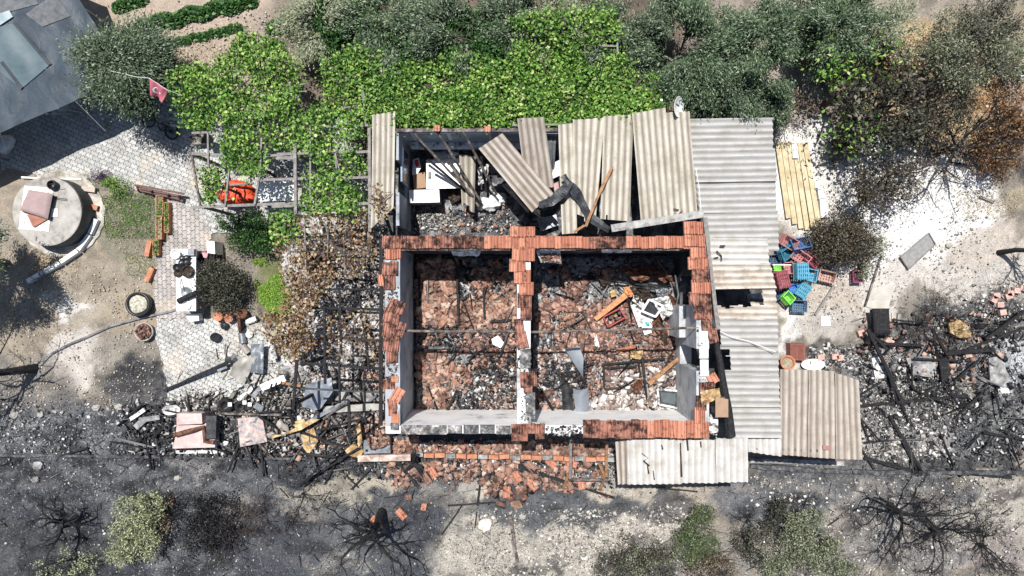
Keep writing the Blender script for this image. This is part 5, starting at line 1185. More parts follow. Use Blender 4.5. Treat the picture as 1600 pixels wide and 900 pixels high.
thing('sink_unit', mb, mnoise('warm stainless', [(.3, (.26, .245, .21)), (.6, (.46, .44, .39)), (.8, (.66, .65, .62))], 2.5, .45, 8, .1, 30, metallic=.3), 'bent pale metal sink top lying on the pavers', 'sink')
mb = MB(); mb.patch([P(392, 538, .35), P(412, 537, .35), P(411, 584, .3), P(392, 582, .25)], 10, 14, lambda u, v: .04 * mn.noise(Vector((u * 3, v * 4, 5))), .015)
thing('metal_sheet', mb, steel, 'flat grey metal sheet upright beside the bent sink top', 'metal sheet')
mb = MB(); mb.patch([P(416, 530, .5), P(426, 536, .5), P(433, 560, .3), P(424, 562, .3)], 6, 10, lambda u, v: .05 * math.sin(u * 3.1), .02); thing('roll_of_paper', mb, white_dirty, 'white scorched roll at the vine edge beside the grey metal sheet', 'roll')
mb = MB(); mb.patch([P(478, 602, .7), P(518, 590, .75), P(520, 612, .7), P(500, 640, .55)], 12, 12, lambda u, v: .06 * mn.noise(Vector((u * 3, v * 3, 8))), .03); 
mb.patch([P(478, 602, .7), P(500, 640, .55), P(492, 641, .45), P(472, 635, .45)], 8, 8, lambda u, v: .03 * mn.noise(Vector((u * 3, v * 3, 9))), .03)
thing('metal_hood', mb, mnoise('blue grey steel', [(.3, (.17, .19, .22)), (.6, (.30, .33, .37)), (.8, (.42, .45, .48))], 2.2, .5, 6, .1, 30, metallic=.2), 'large blue grey metal hood lying under the charred pergola', 'metal hood')

# flag on its cord
flag = root('flag', P(247, 142, 2.0), 'faded red flag with white crescent hanging from a cord beside the olive tree', 'flag')
fc = [P(233, 122, 3.0), P(262, 141, 2.9), P(253, 161, 2.7), P(237, 148, 2.7)]
fz = lambda u, v: .07 * math.sin(u * 5 + v * 2) * v + .03 * math.sin(u * 11)
mb = MB(); mb.patch(fc, 16, 14, fz, .008); part(flag, 'cloth', mb, flat('faded red cloth', (.46, .13, .17), .85, dirt=.25), True)
mb = MB(); vs = []; nrm = (fc[1] - fc[0]).cross(fc[3] - fc[0]).normalized(); nrm = nrm if nrm.z > 0 else -nrm
def fp(u, v, o=.012): return fc[0] * (1 - u) * (1 - v) + fc[1] * u * (1 - v) + fc[2] * u * v + fc[3] * (1 - u) * v + nrm * (fz(u, v) + o)
n = 18; fs = []
for i in range(n + 1):
    a = R(50) + R(260) * i / n; vs.append(fp(.40 + .17 * math.cos(a), .5 + .21 * math.sin(a))); vs.append(fp(.445 + .135 * math.cos(a), .5 + .165 * math.sin(a)))
for i in range(n): fs.append((2 * i, 2 * i + 1, 2 * i + 3, 2 * i + 2))
mb.add(vs, fs); part(flag, 'crescent', mb, cloth_w)
mb = MB(); st = [fp(.66 + (.085 if k % 2 == 0 else .035) * math.cos(k * math.pi / 5), .5 + (.10 if k % 2 == 0 else .042) * math.sin(k * math.pi / 5)) for k in range(10)]; mb.add(st, [tuple(range(10))]); part(flag, 'star', mb, cloth_w)
mb = MB(); mb.tube([P(170, 110, 2.7), P(212, 120, 2.95), P(233, 122, 3.0), P(262, 141, 2.9), P(285, 149, 2.6)], .007, 4); part(flag, 'cord', mb, cloth_w)
# white slatted pallet and charred bicycle by the yard
pal = root('pallet', P(274, 178, 0), 'small pallet of pale slats at the edge of the vines', 'pallet')
for i in range(7):
    mb = MB(); y = 164 + i * 5.2; mb.bar(P(261 + i * .8, y, .55), P(283 + i * .7, y + 3.5, .55), .075, .02, .1); part(pal, 'slat', mb, wood_grey if i % 2 else flat('bleached slat', (.6, .58, .55)))
for k in (0, 1):
    mb = MB(); mb.bar(P(264 + k * 17, 164, .50), P(270 + k * 17, 200, .50), .04, .06); part(pal, 'stringer', mb, wood_grey)
for (x, y) in ((265, 165), (285, 199), (268, 197), (281, 166)):
    mb = MB(); p = P(x, y, 0); mb.box((p.x, p.y, .235), (.05, .05, .47)); part(pal, 'leg', mb, wood_grey)
bike = root('burnt_bicycle', P(248, 195, 0), 'burnt bicycle lying flat at the edge of the paved yard', 'bicycle')
def ring(c, r, t_, rot=Matrix.Identity(3), n=22): return [Vector(c) + rot @ Vector((r * math.cos(a), r * math.sin(a), 0)) for a in np.linspace(0, 2 * math.pi, n + 1)]
for (x, y) in ((232, 187), (268, 206)):
    mb = MB(); mb.tube(ring(P(x, y, .1), .22, 0, TX(.2, -.15)), .025, 6, False); wh = part(bike, 'wheel', mb, black_pl)
    mb = MB()
    for k in range(8): a = k * math.pi / 8; mb.tube([P(x, y, .1) + Vector((.2 * math.cos(a), .2 * math.sin(a), 0)), P(x, y, .1) - Vector((.2 * math.cos(a), .2 * math.sin(a), 0))], .004, 3)
    mb.lathe(P(x, y, .08), [(.05, 0), (.05, .05)], 8); part(wh, 'spokes', mb, steel_dk)
mb = MB()
for a, b in (((232, 187), (246, 192)), ((246, 192), (258, 196)), ((246, 192), (250, 204)), ((258, 196), (250, 204)), ((258, 196), (268, 206)), ((250, 204), (268, 206)), ((238, 182), (246, 192))): mb.tube([P(*a, .14), P(*b, .14)], .018, 6)
part(bike, 'frame', mb, steel_dk)
mb = MB(); mb.tube([P(232, 180, .2), P(238, 182, .24), P(241, 188, .2)], .014, 6); part(bike, 'handlebar', mb, steel_dk)
mb = MB(); mb.lump(P(256, 193, .22), (.11, .05, .04), .1, 2, 1, 10, 6); part(bike, 'saddle', mb, black_pl)
thing('white_bottle', MB().tube([P(212, 183, .05), P(221, 180, .05)], .045, 8), white_paint, 'small white bottle on the pavers beside the burnt bicycle', 'bottle')
thing('paper_scrap', MB().lump(P(161, 185, .03), (.05, .04, .02), .3, 2, 1, 8, 5), cloth_w, 'tiny white scrap on the shaded pavers', 'scrap')
# ---------------------------------------------------------------- vine pergola
zp = 2.3
perg = root('pergola', P(440, 250, 0), 'grey timber pergola carrying the green vines left of the annexe', 'pergola')
def pb(a, b, w_=.075, m=wood_grey, z0=zp, z1=None, par=None, h=.06):
    mb = MB(); mb.bar(P(*a, z0), P(*b, z1 if z1 is not None else z0), w_, h, .12); part(par or perg, 'beam', mb, m)
for a, b, w_ in (((325, 147), (418, 150), .09), ((300, 240), (352, 243), .09), ((384, 247), (463, 240), .07), ((433, 241), (578, 237), .08), ((433, 247), (462, 247), .10), ((408, 281), (578, 277), .08),
    ((355, 290), (396, 286), .05), ((300, 324), (470, 317), .08), ((425, 323), (578, 318), .08), ((490, 198), (578, 197), .07), ((330, 207), (300, 208), .06), ((443, 151), (470, 151), .08), ((534, 169), (566, 165), .05), ((443, 137), (478, 131), .04), ((447, 143), (480, 143), .03), ((372, 203), (392, 203), .05), ((452, 176), (460, 176), .04)):
    pb(a, b, w_)
for a, b, w_ in (((461, 224), (462, 335), .09), ((577, 200), (578, 362), .09), ((566, 134), (573, 198), .10), ((453, 128), (457, 180), .08), ((409, 215), (407, 260), .05), ((408, 260), (398, 320), .06), ((358, 268), (352, 322), .05), ((325, 207), (326, 262), .045),
    ((485, 196), (485, 310), .05), ((524, 240), (527, 278), .04), ((524, 240), (533, 276), .04), ((369, 195), (376, 215), .04)):
    pb(a, b, w_, z0=zp + .07)
pb((298, 232), (313, 322), .05, wood_sooty); pb((305, 290), (318, 318), .04, char)
for (x, y) in ((300, 241), (312, 322), (462, 240), (462, 320), (577, 238), (577, 318), (566, 140), (456, 135), (330, 150)):
    p = P(x, y, zp - .05); mb = MB(); mb.box((p.x, p.y, (zp - .05) / 2), (.08, .08, zp - .05)); part(perg, 'post', mb, wood_grey)
charp = root('charred_pergola', P(540, 520, 0), 'burnt pergola, a grid of blackened timbers left of the house', 'pergola')
for a, b, w_, m in (((596, 372), (595, 665), .11, char), ((531, 455), (533, 555), .07, char), ((560, 455), (577, 578), .05, char), ((464, 562), (458, 640), .09, char), ((545, 625), (547, 692), .08, char),
    ((480, 480), (596, 484), .08, char), ((507, 526), (592, 532), .07, char_brown), ((469, 567), (606, 577), .08, char), ((470, 607), (612, 614), .05, steel_dk), ((540, 628), (505, 655), .07, wood_sooty),
    ((455, 393), (600, 398), .06, wood_sooty), ((470, 373), (578, 378), .05, wood_sooty), ((450, 355), (580, 356), .05, wood_grey), ((576, 362), (578, 400), .08, wood_sooty), ((451, 375), (452, 398), .07, wood_grey), ((513, 350), (512, 400), .04, wood_sooty), ((536, 356), (540, 430), .04, wood_sooty),
    ((476, 340), (478, 420), .04, wood_grey), ((507, 480), (508, 600), .07, char), ((470, 452), (596, 452), .06, char), ((568, 585), (571, 660), .04, char), ((530, 555), (531, 630), .06, char)):
    pb(a, b, w_, m, z0=2.2 if a[0] != b[0] and abs(a[1] - b[1]) < 20 else 2.28, par=charp)
for (x, y) in ((596, 380), (596, 500), (596, 655), (472, 570), (463, 630), (480, 482), (470, 400)):
    p = P(x, y, 2.15); mb = MB(); mb.bar((p.x, p.y, 0), (p.x, p.y, 2.15), .09, .09, .2); part(charp, 'post', mb, char)
# beneath the pergola
tb = root('white_pergola_table', P(432, 297, 0), 'long white table under the pergola in dappled shade', 'table')
mb = MB(); mb.prism([P(x, y, .76) for x, y in ((404, 281), (460, 279), (461, 313), (402, 315))], .76, .72); part(tb, 'table_top', mb, white_paint)
for x, y in ((407, 284), (457, 282), (457, 310), (406, 312)):
    p = P(x, y, .7); mb = MB(); mb.box((p.x, p.y, .37), (.05, .05, .70)); part(tb, 'leg', mb, steel)
box_thing('concrete_block', [(461, 282), (472, 292), (470, 312), (461, 315)], .55, 0, concrete, 'grey block at the right end of the pergola table', 'block')
def chair(x, y, rz, col, label, name='plastic_chair'):
    t = root(name, P(x, y, 0), label, 'chair', None, R(rz))
    mb = MB(); pm = [(-.21, -.2), (.21, -.2), (.22, .2), (-.22, .2)]; mb.prism(pm, .44, .41); part(t, 'seat', mb, col, local=True)
    mb = MB(); mb.patch([(-.22, .19, .44), (.22, .19, .44), (.2, .3, .85), (-.2, .3, .85)], 8, 6, lambda u, v: .03 * math.sin(u * 3.14), .02); part(t, 'backrest', mb, col, local=True)
    for sx in (-1, 1):
        for sy in (-1, 1):
            mb = MB(); mb.bar((sx * .19, sy * .18, .41), (sx * .22, sy * .22, 0), .035, .035); part(t, 'leg', mb, col, local=True)
        mb = MB(); mb.bar((sx * .23, -.18, .64), (sx * .22, .22, .66), .04, .03); part(t, 'armrest', mb, col, local=True)
orange = flat('orange red plastic', (.70, .085, .03), .45, dirt=.2)
chair(366, 302, 160, orange, 'orange red plastic chair in the left part of the pergola')
thing('orange_cover', MB().lump(P(371, 303, .25), (.52, .38, .24), .4, 2.2, 4, 26, 14), orange, 'crumpled orange red cover draped beside the chair under the pergola', 'cover', smooth=True)
box_thing('grey_bin', [(545, 238), (557, 237), (558, 250), (546, 251)], .5, 0, steel, 'grey bin under the right side of the pergola', 'bin')
box_thing('wooden_crate', [(300, 208), (324, 208), (322, 224), (300, 226)], .3, .02, wood_grey, 'pile of grey boards at the left pergola corner', 'boards')
for i, (x, y, a) in enumerate(((303, 214, 20), (312, 218, -35), (318, 213, 60))):
    mb = MB(); mb.box(P(x, y, .34 + i * .03), (.4, .09, .02), R(a)); thing('loose_board', mb, wood_sooty, ['lowest loose dark board on the grey board pile', 'middle loose dark board on the grey board pile', 'topmost loose dark board on the grey board pile'][i], 'board')

# ---------------------------------------------------------------- foliage
def blob_leaves(blobs, n, rng, size, aspect=.6, tilt=.8, squash=.6, surf=.55):
    """blobs: (px, py, z, r metres); leaves in clumps near each blob's skin"""
    w_ = np.array([b[3] ** 2 for b in blobs]); w_ = w_ / w_.sum(); out = []
    for b, f in zip(blobs, w_):
        k = max(8, int(n * f)); c = np.array(P(b[0], b[1], b[2]))
        nc = max(6, int(k / 26)); d = rng.normal(0, 1, (nc, 3)); d /= np.linalg.norm(d, axis=1)[:, None]
        rr = (surf + (1 - surf) * rng.uniform(0, 1, nc) ** .5) * b[3] * rng.uniform(.75, 1.12, nc)
        cc = d * rr[:, None]; cc[:, 2] *= squash
        i = rng.integers(0, nc, k); p = cc[i] + rng.normal(0, b[3] * .10 + .03, (k, 3)) * np.array([1, 1, .7])
        out.append(p + c)
    p = np.concatenate(out); p[:, 2] = np.maximum(p[:, 2], .03)
    return leaves(p, rng, size, aspect, tilt)
def grow(mb, tips, p, d, L, r, lev, rg, up=.15, spread=.7, kids=(2, 4), nseg=4, wob=.25, minr=.004, sides=5, taper=.6, shrink=.62):
    pts = [p.copy()]; rad = [r]; q = p.copy(); dd = d.copy()
    for i in range(nseg):
        dd = (dd + Vector((rg.uniform(-1, 1), rg.uniform(-1, 1), rg.uniform(-1, 1))) * wob + Vector((0, 0, up * .3))).normalized()
        q = q + dd * L / nseg
        if q.z < .05: q.z = .05; dd.z = abs(dd.z)
        pts.append(q.copy()); rad.append(r * (1 - (1 - taper) * (i + 1) / nseg))
    mb.tube(pts, rad, max(3, sides), cap=False)
    if lev == 0: tips.extend(pts[1:]); return
    for k in range(rg.randint(*kids)):
        t = rg.uniform(.2, 1) if k else 1.0
        i = min(nseg, max(1, int(t * nseg))); b = pts[i]; bd = (pts[i] - pts[i - 1]).normalized()
        s = Vector((rg.uniform(-1, 1), rg.uniform(-1, 1), rg.uniform(-.5, .8)))
        nd = (bd + s.normalized() * spread).normalized()
        grow(mb, tips, b, nd, L * shrink * rg.uniform(.75, 1.2), max(minr, rad[i] * .68), lev - 1, rg, up, spread, kids, nseg, wob, minr, sides - 1, taper, shrink)
def tree(base, label, crown_r, h, leafmat, nleaf, seed, cat='olive tree', name='olive_tree', barkm=bark, group=None, size=(.06, .11), aspect=.3, lev=3, limbs=6, tr=.10, lean=None, cr=.2, tall=.55, smallr=.004, spread=.75, tilt=.9, kids=(3, 4)):
    """base = pixel of the crown centre as seen, at crown height h"""
    rg = random.Random(seed); ng = np.random.default_rng(seed)
    c = P(base[0], base[1], h); g = Vector((c.x, c.y, 0)); 
    if lean: g = Vector(P(lean[0], lean[1], 0))
    t = root(name, g, label, cat, group); tips = []
    mb = MB(); fork = g.lerp(Vector((c.x, c.y, h * tall)), .75)
    mb.tube([g, g.lerp(fork, .5) + Vector((rg.uniform(-.05, .05), rg.uniform(-.05, .05), 0)), fork], [tr * 1.25, tr, tr * .85], 8)
    part(t, 'trunk', mb, barkm)
    br = MB()
    for k in range(limbs):
        a = 2 * math.pi * (k + rg.uniform(-.25, .25)) / limbs
        d = Vector((math.cos(a), math.sin(a), rg.uniform(.35, .9))).normalized()
        grow(br, tips, fork, d, crown_r * .60, tr * .42, lev, rg, .2, spread, kids, 4, .22, smallr)
    part(t, 'limbs', br, barkm)
    if nleaf:
        nleaf = int(nleaf * (1.9 if leafmat in (L_olive, L_oliveb, L_sage) else 1.1)); cr = cr * (.95 if aspect < .35 else 1.15)
        tp = np.array([tuple(v) for v in tips]); i = ng.integers(0, len(tp), nleaf)
        p = tp[i] + ng.normal(0, cr, (nleaf, 3)); p[:, 2] = np.maximum(p[:, 2], .04)
        yw = np.arctan2(p[:, 1] - c.y, p[:, 0] - c.x) + ng.normal(0, .55, nleaf) if aspect < .35 else None
        part(t, 'crown', leaves(p, ng, size, aspect, tilt, .15, yw), leafmat)
    return t
GO = 'olive trees behind the annexe'
tree((168, 88), 'olive tree beside the tarpaulin canopy', 1.42, 2.9, L_olive, 21000, 101, cr=.26, limbs=9)
tree((226, 78), 'smaller dark olive between the tarpaulin olive and the vines', .6, 2.0, L_olive, 3500, 102, cr=.12)
olv = [((600, 12), 1.5, 3.0, L_oliveb, 9000, 'dark olive tree at the top border above the vine'), ((700, 38), 1.5, 3.2, L_olive, 11000, 'olive tree casting the black shade over the vine top'), ((800, 8), 1.3, 3.2, L_olive, 8000, 'olive tree at the top border straight above the upright roof sheet'),
 ((885, 22), 1.1, 3.0, L_sage, 6000, 'thin pale olive at the top border with bare soil showing through'), ((985, 50), 1.4, 3.0, L_olive, 9000, 'olive tree behind the open trellis corner'), ((1085, 60), 1.9, 3.3, L_oliveb, 16000, 'large olive tree up from the satellite dish'),
 ((1155, 115), 1.3, 3.0, L_olive, 10000, 'olive tree overhanging the top of the grey side roof'), ((1205, 40), 1.5, 3.2, L_oliveb, 11000, 'bluish olive tree at the top border right of the large one'), ((1110, 165), .8, 2.4, L_olive, 4000, 'low olive branch clump beside the dish'), ((1330, 22), 1.3, 3.0, L_oliveb, 8000, 'olive tree at the top border above the green fig shoots'),
 ((1222, 150), .6, 2.2, L_olive, 3600, 'small olive at the upper right corner of the side roof'), ((485, 15), 1.2, 2.8, L_sage, 6500, 'greyish olive at the top border above the vegetable rows'), ((1425, 25), 1.0, 2.8, L_sage, 2200, 'half withered olive at the top border on the ochre ground')]
for i, (c, r, h, m, n, l) in enumerate(olv): tree(c, l, r, h, m, n, 110 + i, group=GO, cr=.14)
tree((1540, 60), 'pale yellowish tree in the top right corner', 1.4, 2.8, L_sage, 3600, 131, cat='tree', name='scorched_tree', cr=.14, size=(.05, .1), aspect=.4)
tree((1600, 30), 'dark tree at the very top right corner', 1.2, 3.0, L_dark, 5000, 132, cat='tree', name='scorched_tree', cr=.16)
tree((1345, 130), 'fig tree with bright green shoots among scorched leaves', 1.6, 2.4, L_vine, 700, 133, cat='fig tree', name='fig_tree', barkm=bark_twig, size=(.10, .17), aspect=.5, cr=.2, lev=2, kids=(2, 3))
tree((1385, 175), 'half burnt fig tree with blackened leaves above the white ground', 1.7, 2.3, L_dark, 1900, 134, cat='fig tree', name='fig_tree', barkm=bark_twig, size=(.09, .19), aspect=.5, cr=.17)
tree((1450, 120), 'twiggy burnt tree over the ochre ground', 1.6, 2.4, L_bronze, 900, 135, cat='tree', name='scorched_tree', barkm=bark_twig, size=(.05, .11), cr=.12, aspect=.5)
tree((1500, 170), 'brown leaved tree left of the rust coloured soil', 1.1, 2.2, L_dark, 900, 136, cat='tree', name='scorched_tree', barkm=bark_twig, size=(.05, .11), cr=.12, aspect=.5)
tree((1250, 165), 'leafless twiggy shrub right of the side roof corner', .9, 1.4, L_bronze, 500, 137, cat='shrub', name='burnt_shrub', barkm=bark_twig, cr=.1, tr=.04)
tree((1540, 215), 'bare black tree on the rust coloured soil', 1.9, 2.2, L_bronze, 300, 138, cat='tree', name='burnt_tree', barkm=bark_burnt, cr=.1)
tree((1400, 292), 'scorched tree with brown leaves on the white ground', 1.45, 1.9, L_bush, 2600, 139, cat='tree', name='scorched_tree', barkm=bark_twig, cr=.10, size=(.05, .1), aspect=.5, tall=.3)
tree((1450, 262), 'thin bare sapling at the upper edge of the white ground', .9, 1.5, L_bronze, 300, 140, cat='sapling', name='burnt_sapling', barkm=bark_twig, tr=.04, cr=.1)
def bush(blobs, label, mat, n, seed, name='bush', cat='bush', size=(.04, .08), aspect=.5, stems=14, barkm=bark_twig, group=None, squash=.6, surf=.5, tilt=.9):
    ng = np.random.default_rng(seed); rg = random.Random(seed); b0 = blobs[0]
    g = P(b0[0], b0[1], b0[2]); g.z = 0; t = root(name, g, label, cat, group); mb = MB(); tips = []
    for k in range(stems):
        b = rg.choice(blobs); c = P(b[0], b[1], b[2]); a = rg.uniform(0, 6.28)
        d = (Vector((c.x + math.cos(a) * b[3] * .7, c.y + math.sin(a) * b[3] * .7, c.z)) - g); L = d.length
        grow(mb, tips, g + Vector((rg.uniform(-.06, .06), rg.uniform(-.06, .06), 0)), d.normalized(), L * .75, .018, 2, rg, .1, .5, (2, 3), 4, .2, .003, 4)
    part(t, 'stems', mb, barkm)
    if n: part(t, 'foliage', blob_leaves(blobs, n, ng, size, aspect, tilt, squash, surf), mat)
    return t
bush([(1316, 376, .8, .85), (1290, 368, .6, .55), (1345, 384, .7, .5), (1335, 352, .5, .4), (1302, 396, .5, .35)], 'dense rounded bush, brown on top, beside the crates', L_bush, 13000, 201, size=(.04, .075))
bush([(1350, 420, .4, .3), (1370, 380, .35, .4)], 'low grey green fringe at the right foot of the dense rounded bush', L_sage, 1200, 202)
bush([(343, 443, .75, .75), (352, 465, .6, .5), (330, 425, .6, .4), (365, 440, .6, .4)], 'burnt dark bush behind the white kitchen counter', L_dark, 8500, 203, size=(.04, .075))
bush([(390, 350, .7, .5), (410, 372, .6, .5), (375, 378, .6, .4), (352, 345, .5, .3)], 'green bush at the lower edge of the pergola', L_tree, 4200, 204, size=(.05, .09))
bush([(178, 290, .2, .28), (190, 292, .2, .25), (168, 287, .2, .2)], 'small bright green bush at the edge of the paved yard', L_vine, 1300, 205, size=(.03, .06), stems=6)
bush([(152, 275, .2, .22), (158, 273, .2, .18)], 'small purple leaved plant next to the bright green bush', L_purple, 700, 206, size=(.04, .09), aspect=.2, stems=5)
bush([(210, 830, .7, .7), (205, 800, .8, .6), (235, 790, .7, .45), (190, 860, .6, .5), (228, 850, .6, .5)], 'pale yellow green shrub on the burnt ground', L_pale, 6500, 207, size=(.05, .095), aspect=.4, barkm=bark_burnt)
bush([(110, 880, .4, .5), (70, 895, .4, .4), (145, 885, .4, .4)], 'sparse pale shrub at the bottom left border', L_pale, 900, 208, barkm=bark_burnt)
bush([(255, 790, .5, .4), (250, 830, .5, .45)], 'scorched twigs at the right side of the pale yellow shrub', L_bronze, 700, 209, barkm=bark_burnt)
bush([(1090, 830, .9, .5), (1080, 855, .8, .5), (1110, 850, .8, .35), (1098, 803, .9, .35), (1065, 840, .6, .25)], 'green feathery shrub below the front porch sheets', L_feather, 6500, 210, size=(.05, .11), aspect=.2)
bush([(1100, 880, .6, .6), (1130, 885, .5, .5)], 'brownish lower part shrub below the green feathery one', L_bronze, 2200, 211)
bush([(985, 870, .5, .6), (1030, 885, .5, .6), (950, 890, .4, .5)], 'dark speckled shrub at the bottom border left of the green shrub', L_dark, 3200, 212)
bush([(1000, 880, .5, .5), (1040, 870, .5, .4)], 'thin green shrub among the dark speckled one', L_sage, 1100, 213)
bush([(1245, 850, .8, .6), (1290, 875, .8, .55), (1215, 885, .7, .5), (1268, 812, .7, .42), (1320, 893, .6, .4), (1240, 815, .6, .3), (1300, 845, .6, .3)], 'wide grey green shrub at the bottom border', L_sage, 7500, 214, size=(.05, .09), aspect=.4)
bush([(1180, 860, .5, .5), (1165, 840, .5, .4)], 'dark shrub left of the wide grey green one', L_dark, 1500, 215, barkm=bark_burnt)
bush([(1215, 795, .5, .35), (1210, 830, .5, .4)], 'small scorched shrub at the top of the wide grey green one', L_dark, 1200, 216, barkm=bark_burnt)
bush([(300, 800, 1.2, .5), (325, 790, 1.2, .5), (310, 840, 1.0, .6), (340, 835, 1.0, .5)], 'black leaved burnt shrub right of the pale yellow one', L_char, 5500, 217, barkm=bark_burnt)
bush([(500, 50, .5, .4), (495, 68, .4, .35)], 'small pale grey bush on the field above the vine', L_sage, 1600, 218)
for i, (x, y, r, m, n_, l) in enumerate(((1555, 235, .9, L_rust, 2600, 'rust brown burnt shrub at the right border below the ochre soil'), (1590, 180, .8, L_rust, 1800, 'rust brown shrub at the right border beside the white block'), (1480, 222, .6, L_bronze, 1000, 'brown shrub at the upper edge of the white ground'), (1420, 205, .6, L_bush, 1500, 'dark shrub under the half burnt fig tree'), (1330, 215, .6, L_bush, 1500, 'dark low shrub above the white ground beside the yellow planks'), (1585, 90, .8, L_sage, 2200, 'pale green shrub at the right border above the white block'), (1490, 50, .8, L_bronze, 2000, 'heat browned shrub at the top right on the ochre ground'), (1275, 85, .7, L_sage, 2000, 'greyish shrub between the olives and the fig shoots'), (1395, 90, .7, L_rust, 1300, 'rust tinted shrub on the ochre ground behind the fig tree'), (1255, 30, .9, L_oliveb, 3800, 'olive shoots filling the top border beside the bluish olive'), (930, 15, .8, L_olive, 2800, 'low olive bush at the top border behind the trellis'))):
    bush([(x, y, .9, r), (x + 18, y + 10, .7, r * .6), (x - 17, y + 8, .7, r * .55)], l, m, n_, 250 + i, name='scorched_shrub' if m not in (L_olive, L_oliveb) else 'olive_bush', size=(.05, .11), aspect=.45)
# crowd of greenery at the top behind the vine
for i, (x, y, r, l) in enumerate(((560, 60, .9, 'leafy green tree left of the dark olive at the top'), (640, 85, .9, 'leafy green tree in the black shade above the vine'), (530, 20, .8, 'leafy green bush at the top border beside the greyish olive'), (760, 60, 1.0, 'leafy green bush between the olives and the vine'))):
    bush([(x, y, 1.7, r), (x + 22, y + 14, 1.6, r * .7), (x - 20, y + 18, 1.5, r * .7)], l, L_tree, 4200, 230 + i, name='leafy_bush', size=(.08, .13), aspect=.7)
# vegetable rows
GV = 'vegetable plants in the field rows'
vr = []
rg = random.Random(9)
for k in range(26): t_ = k / 25; vr.append((222 + t_ * 170, 42 - t_ * 40 + 3 * math.sin(k), .27))
for k in range(12): t_ = k / 11; vr.append((262 + t_ * 110, 70 - t_ * 26 + rg.uniform(-1.5, 1.5), .17))
for k in range(5): vr.append((186 + k * 9, 12 - k * 3, .24))
for k in range(6): vr.append((425 + k * 6, 40 + rg.uniform(-8, 10), .22))
protoA = None
for i, (x, y, r) in enumerate(vr):
    if protoA is None:
        ng = np.random.default_rng(1); a = ng.uniform(0, 6.28, 150); d = np.sqrt(ng.uniform(0, 1, 150)) * .9
        p = np.stack([np.cos(a) * d, np.sin(a) * d, ng.uniform(.1, 1, 150) * (1.1 - d)], -1)
        protoA = qmesh('leafy_plant', *leaves(p, ng, (.3, .55), .6, .6), L_tree)
    o = bpy.data.objects.new('vegetable_plant', protoA); COL.objects.link(o); o.location = P(x, y, .01); o.scale = (r, r, r * .9); o.rotation_euler = (0, 0, rg.uniform(0, 6))
    tag(o, 'leafy vegetable plant in the field rows beyond the olive tree', 'vegetable plant', GV)

# ---------------------------------------------------------------- grape vines on the pergola and trellis
def vine(poly, n, label, seed, z=2.35, zr=.38, clump=.6, mat=L_vine, size=(.07, .13), root_px=None, cs=.045, name='grape_vine', cat='vine', group='grape vines over the pergola', sprays=0, bmat=bark_twig, aspect=.8, tilt=.85, stems=16):
    ng = np.random.default_rng(seed); rg = random.Random(seed); pa = np.array(poly, float); c = pa.mean(0); c = root_px or (c[0], c[1]); n = int(n * ((1.75 if z != 2.35 or c[0] > 570 else 1.25) if mat is not L_brown else .8)); size = (size[0] * .55, size[1] * .95) if mat is not L_brown else size
    g = P(c[0], c[1], z); g.z = 0; t = root(name, g, label, cat, group); mb = MB()
    mb.tube([g, g + Vector((.05, .03, z * .5)), g + Vector((0, 0, z - .05))], [.05, .04, .035], 6)
    q = polypts(poly, stems, ng, z, .05)
    for k in range(len(q)):
        a = g + Vector((0, 0, z - .08)); b = Vector(q[k]); m_ = a.lerp(b, .5) + Vector((rg.uniform(-.3, .3), rg.uniform(-.3, .3), rg.uniform(-.1, .1)))
        mb.tube([a, a.lerp(m_, .6), m_, b], [.022, .018, .014, .006], 4, False)
    part(t, 'stem', mb, bmat)
    p = np.concatenate([polypts(poly, n // 2, ng, z, 0, min(1.15, clump * 1.1), cs, seed), polypts(poly, n - n // 2, ng, z, 0, min(1.15, clump * 1.2), cs * 3.1, seed + 50)])
    hz = fbm(p[:, 0] * 1.6, p[:, 1] * 1.6, seed, 4); p[:, 2] += (hz - .5) * .9 * zr * 2 + ng.uniform(-.22, .12, len(p))
    sp_ = ng.exponential(.09, len(p)); sa_ = ng.uniform(0, 6.28, len(p)); p[:, 0] += sp_ * np.cos(sa_); p[:, 1] += sp_ * np.sin(sa_)
    part(t, 'foliage', leaves(p, ng, size, aspect, tilt, .12), mat); return t
vine([(575, 128), (640, 92), (720, 80), (790, 95), (800, 196), (575, 198)], 9500, 'dense vine on the trellis directly behind the annexe window wall', 301, clump=.35)
vine([(790, 95), (830, 45), (900, 70), (925, 100), (930, 196), (800, 196)], 6500, 'bright yellow green vine in the middle of the trellis', 302, clump=.45)
vine([(925, 100), (965, 80), (1000, 120), (1040, 110), (1050, 150), (1018, 196), (930, 196)], 4200, 'vine at the trellis end beside the satellite dish', 303, clump=.75)
vine([(790, 30), (860, 15), (960, 15), (975, 60), (900, 72), (830, 50)], 1600, 'vine shoots climbing into the olives above the trellis', 304, clump=.8, z=2.6)
vine([(640, 40), (700, 10), (780, 20), (790, 90), (700, 82), (640, 90)], 2600, 'shaded vine under the dark olive trees', 305, clump=.6, mat=L_tree)
vine([(500, 100), (560, 70), (600, 90), (590, 180), (560, 185), (505, 170)], 3200, 'yellowish vine at the upper right corner of the pergola', 306, clump=.6)
vine([(268, 108), (320, 100), (350, 128), (345, 180), (320, 200), (288, 200), (270, 150)], 3000, 'vine at the left end of the pergola beside the pallet', 307, clump=.35)
vine([(340, 100), (385, 48), (430, 60), (470, 110), (455, 180), (350, 190)], 4400, 'tall dark vine mound at the upper pergola', 308, clump=.35, z=2.5, mat=L_vine)
vine([(340, 185), (455, 180), (500, 165), (560, 190), (570, 212), (500, 240), (410, 225), (345, 235)], 3300, 'vine lying over the middle beams of the pergola', 309, clump=.6)
vine([(345, 225), (420, 230), (415, 270), (385, 280), (350, 262)], 900, 'vine hanging over the orange chair', 310, clump=.5)
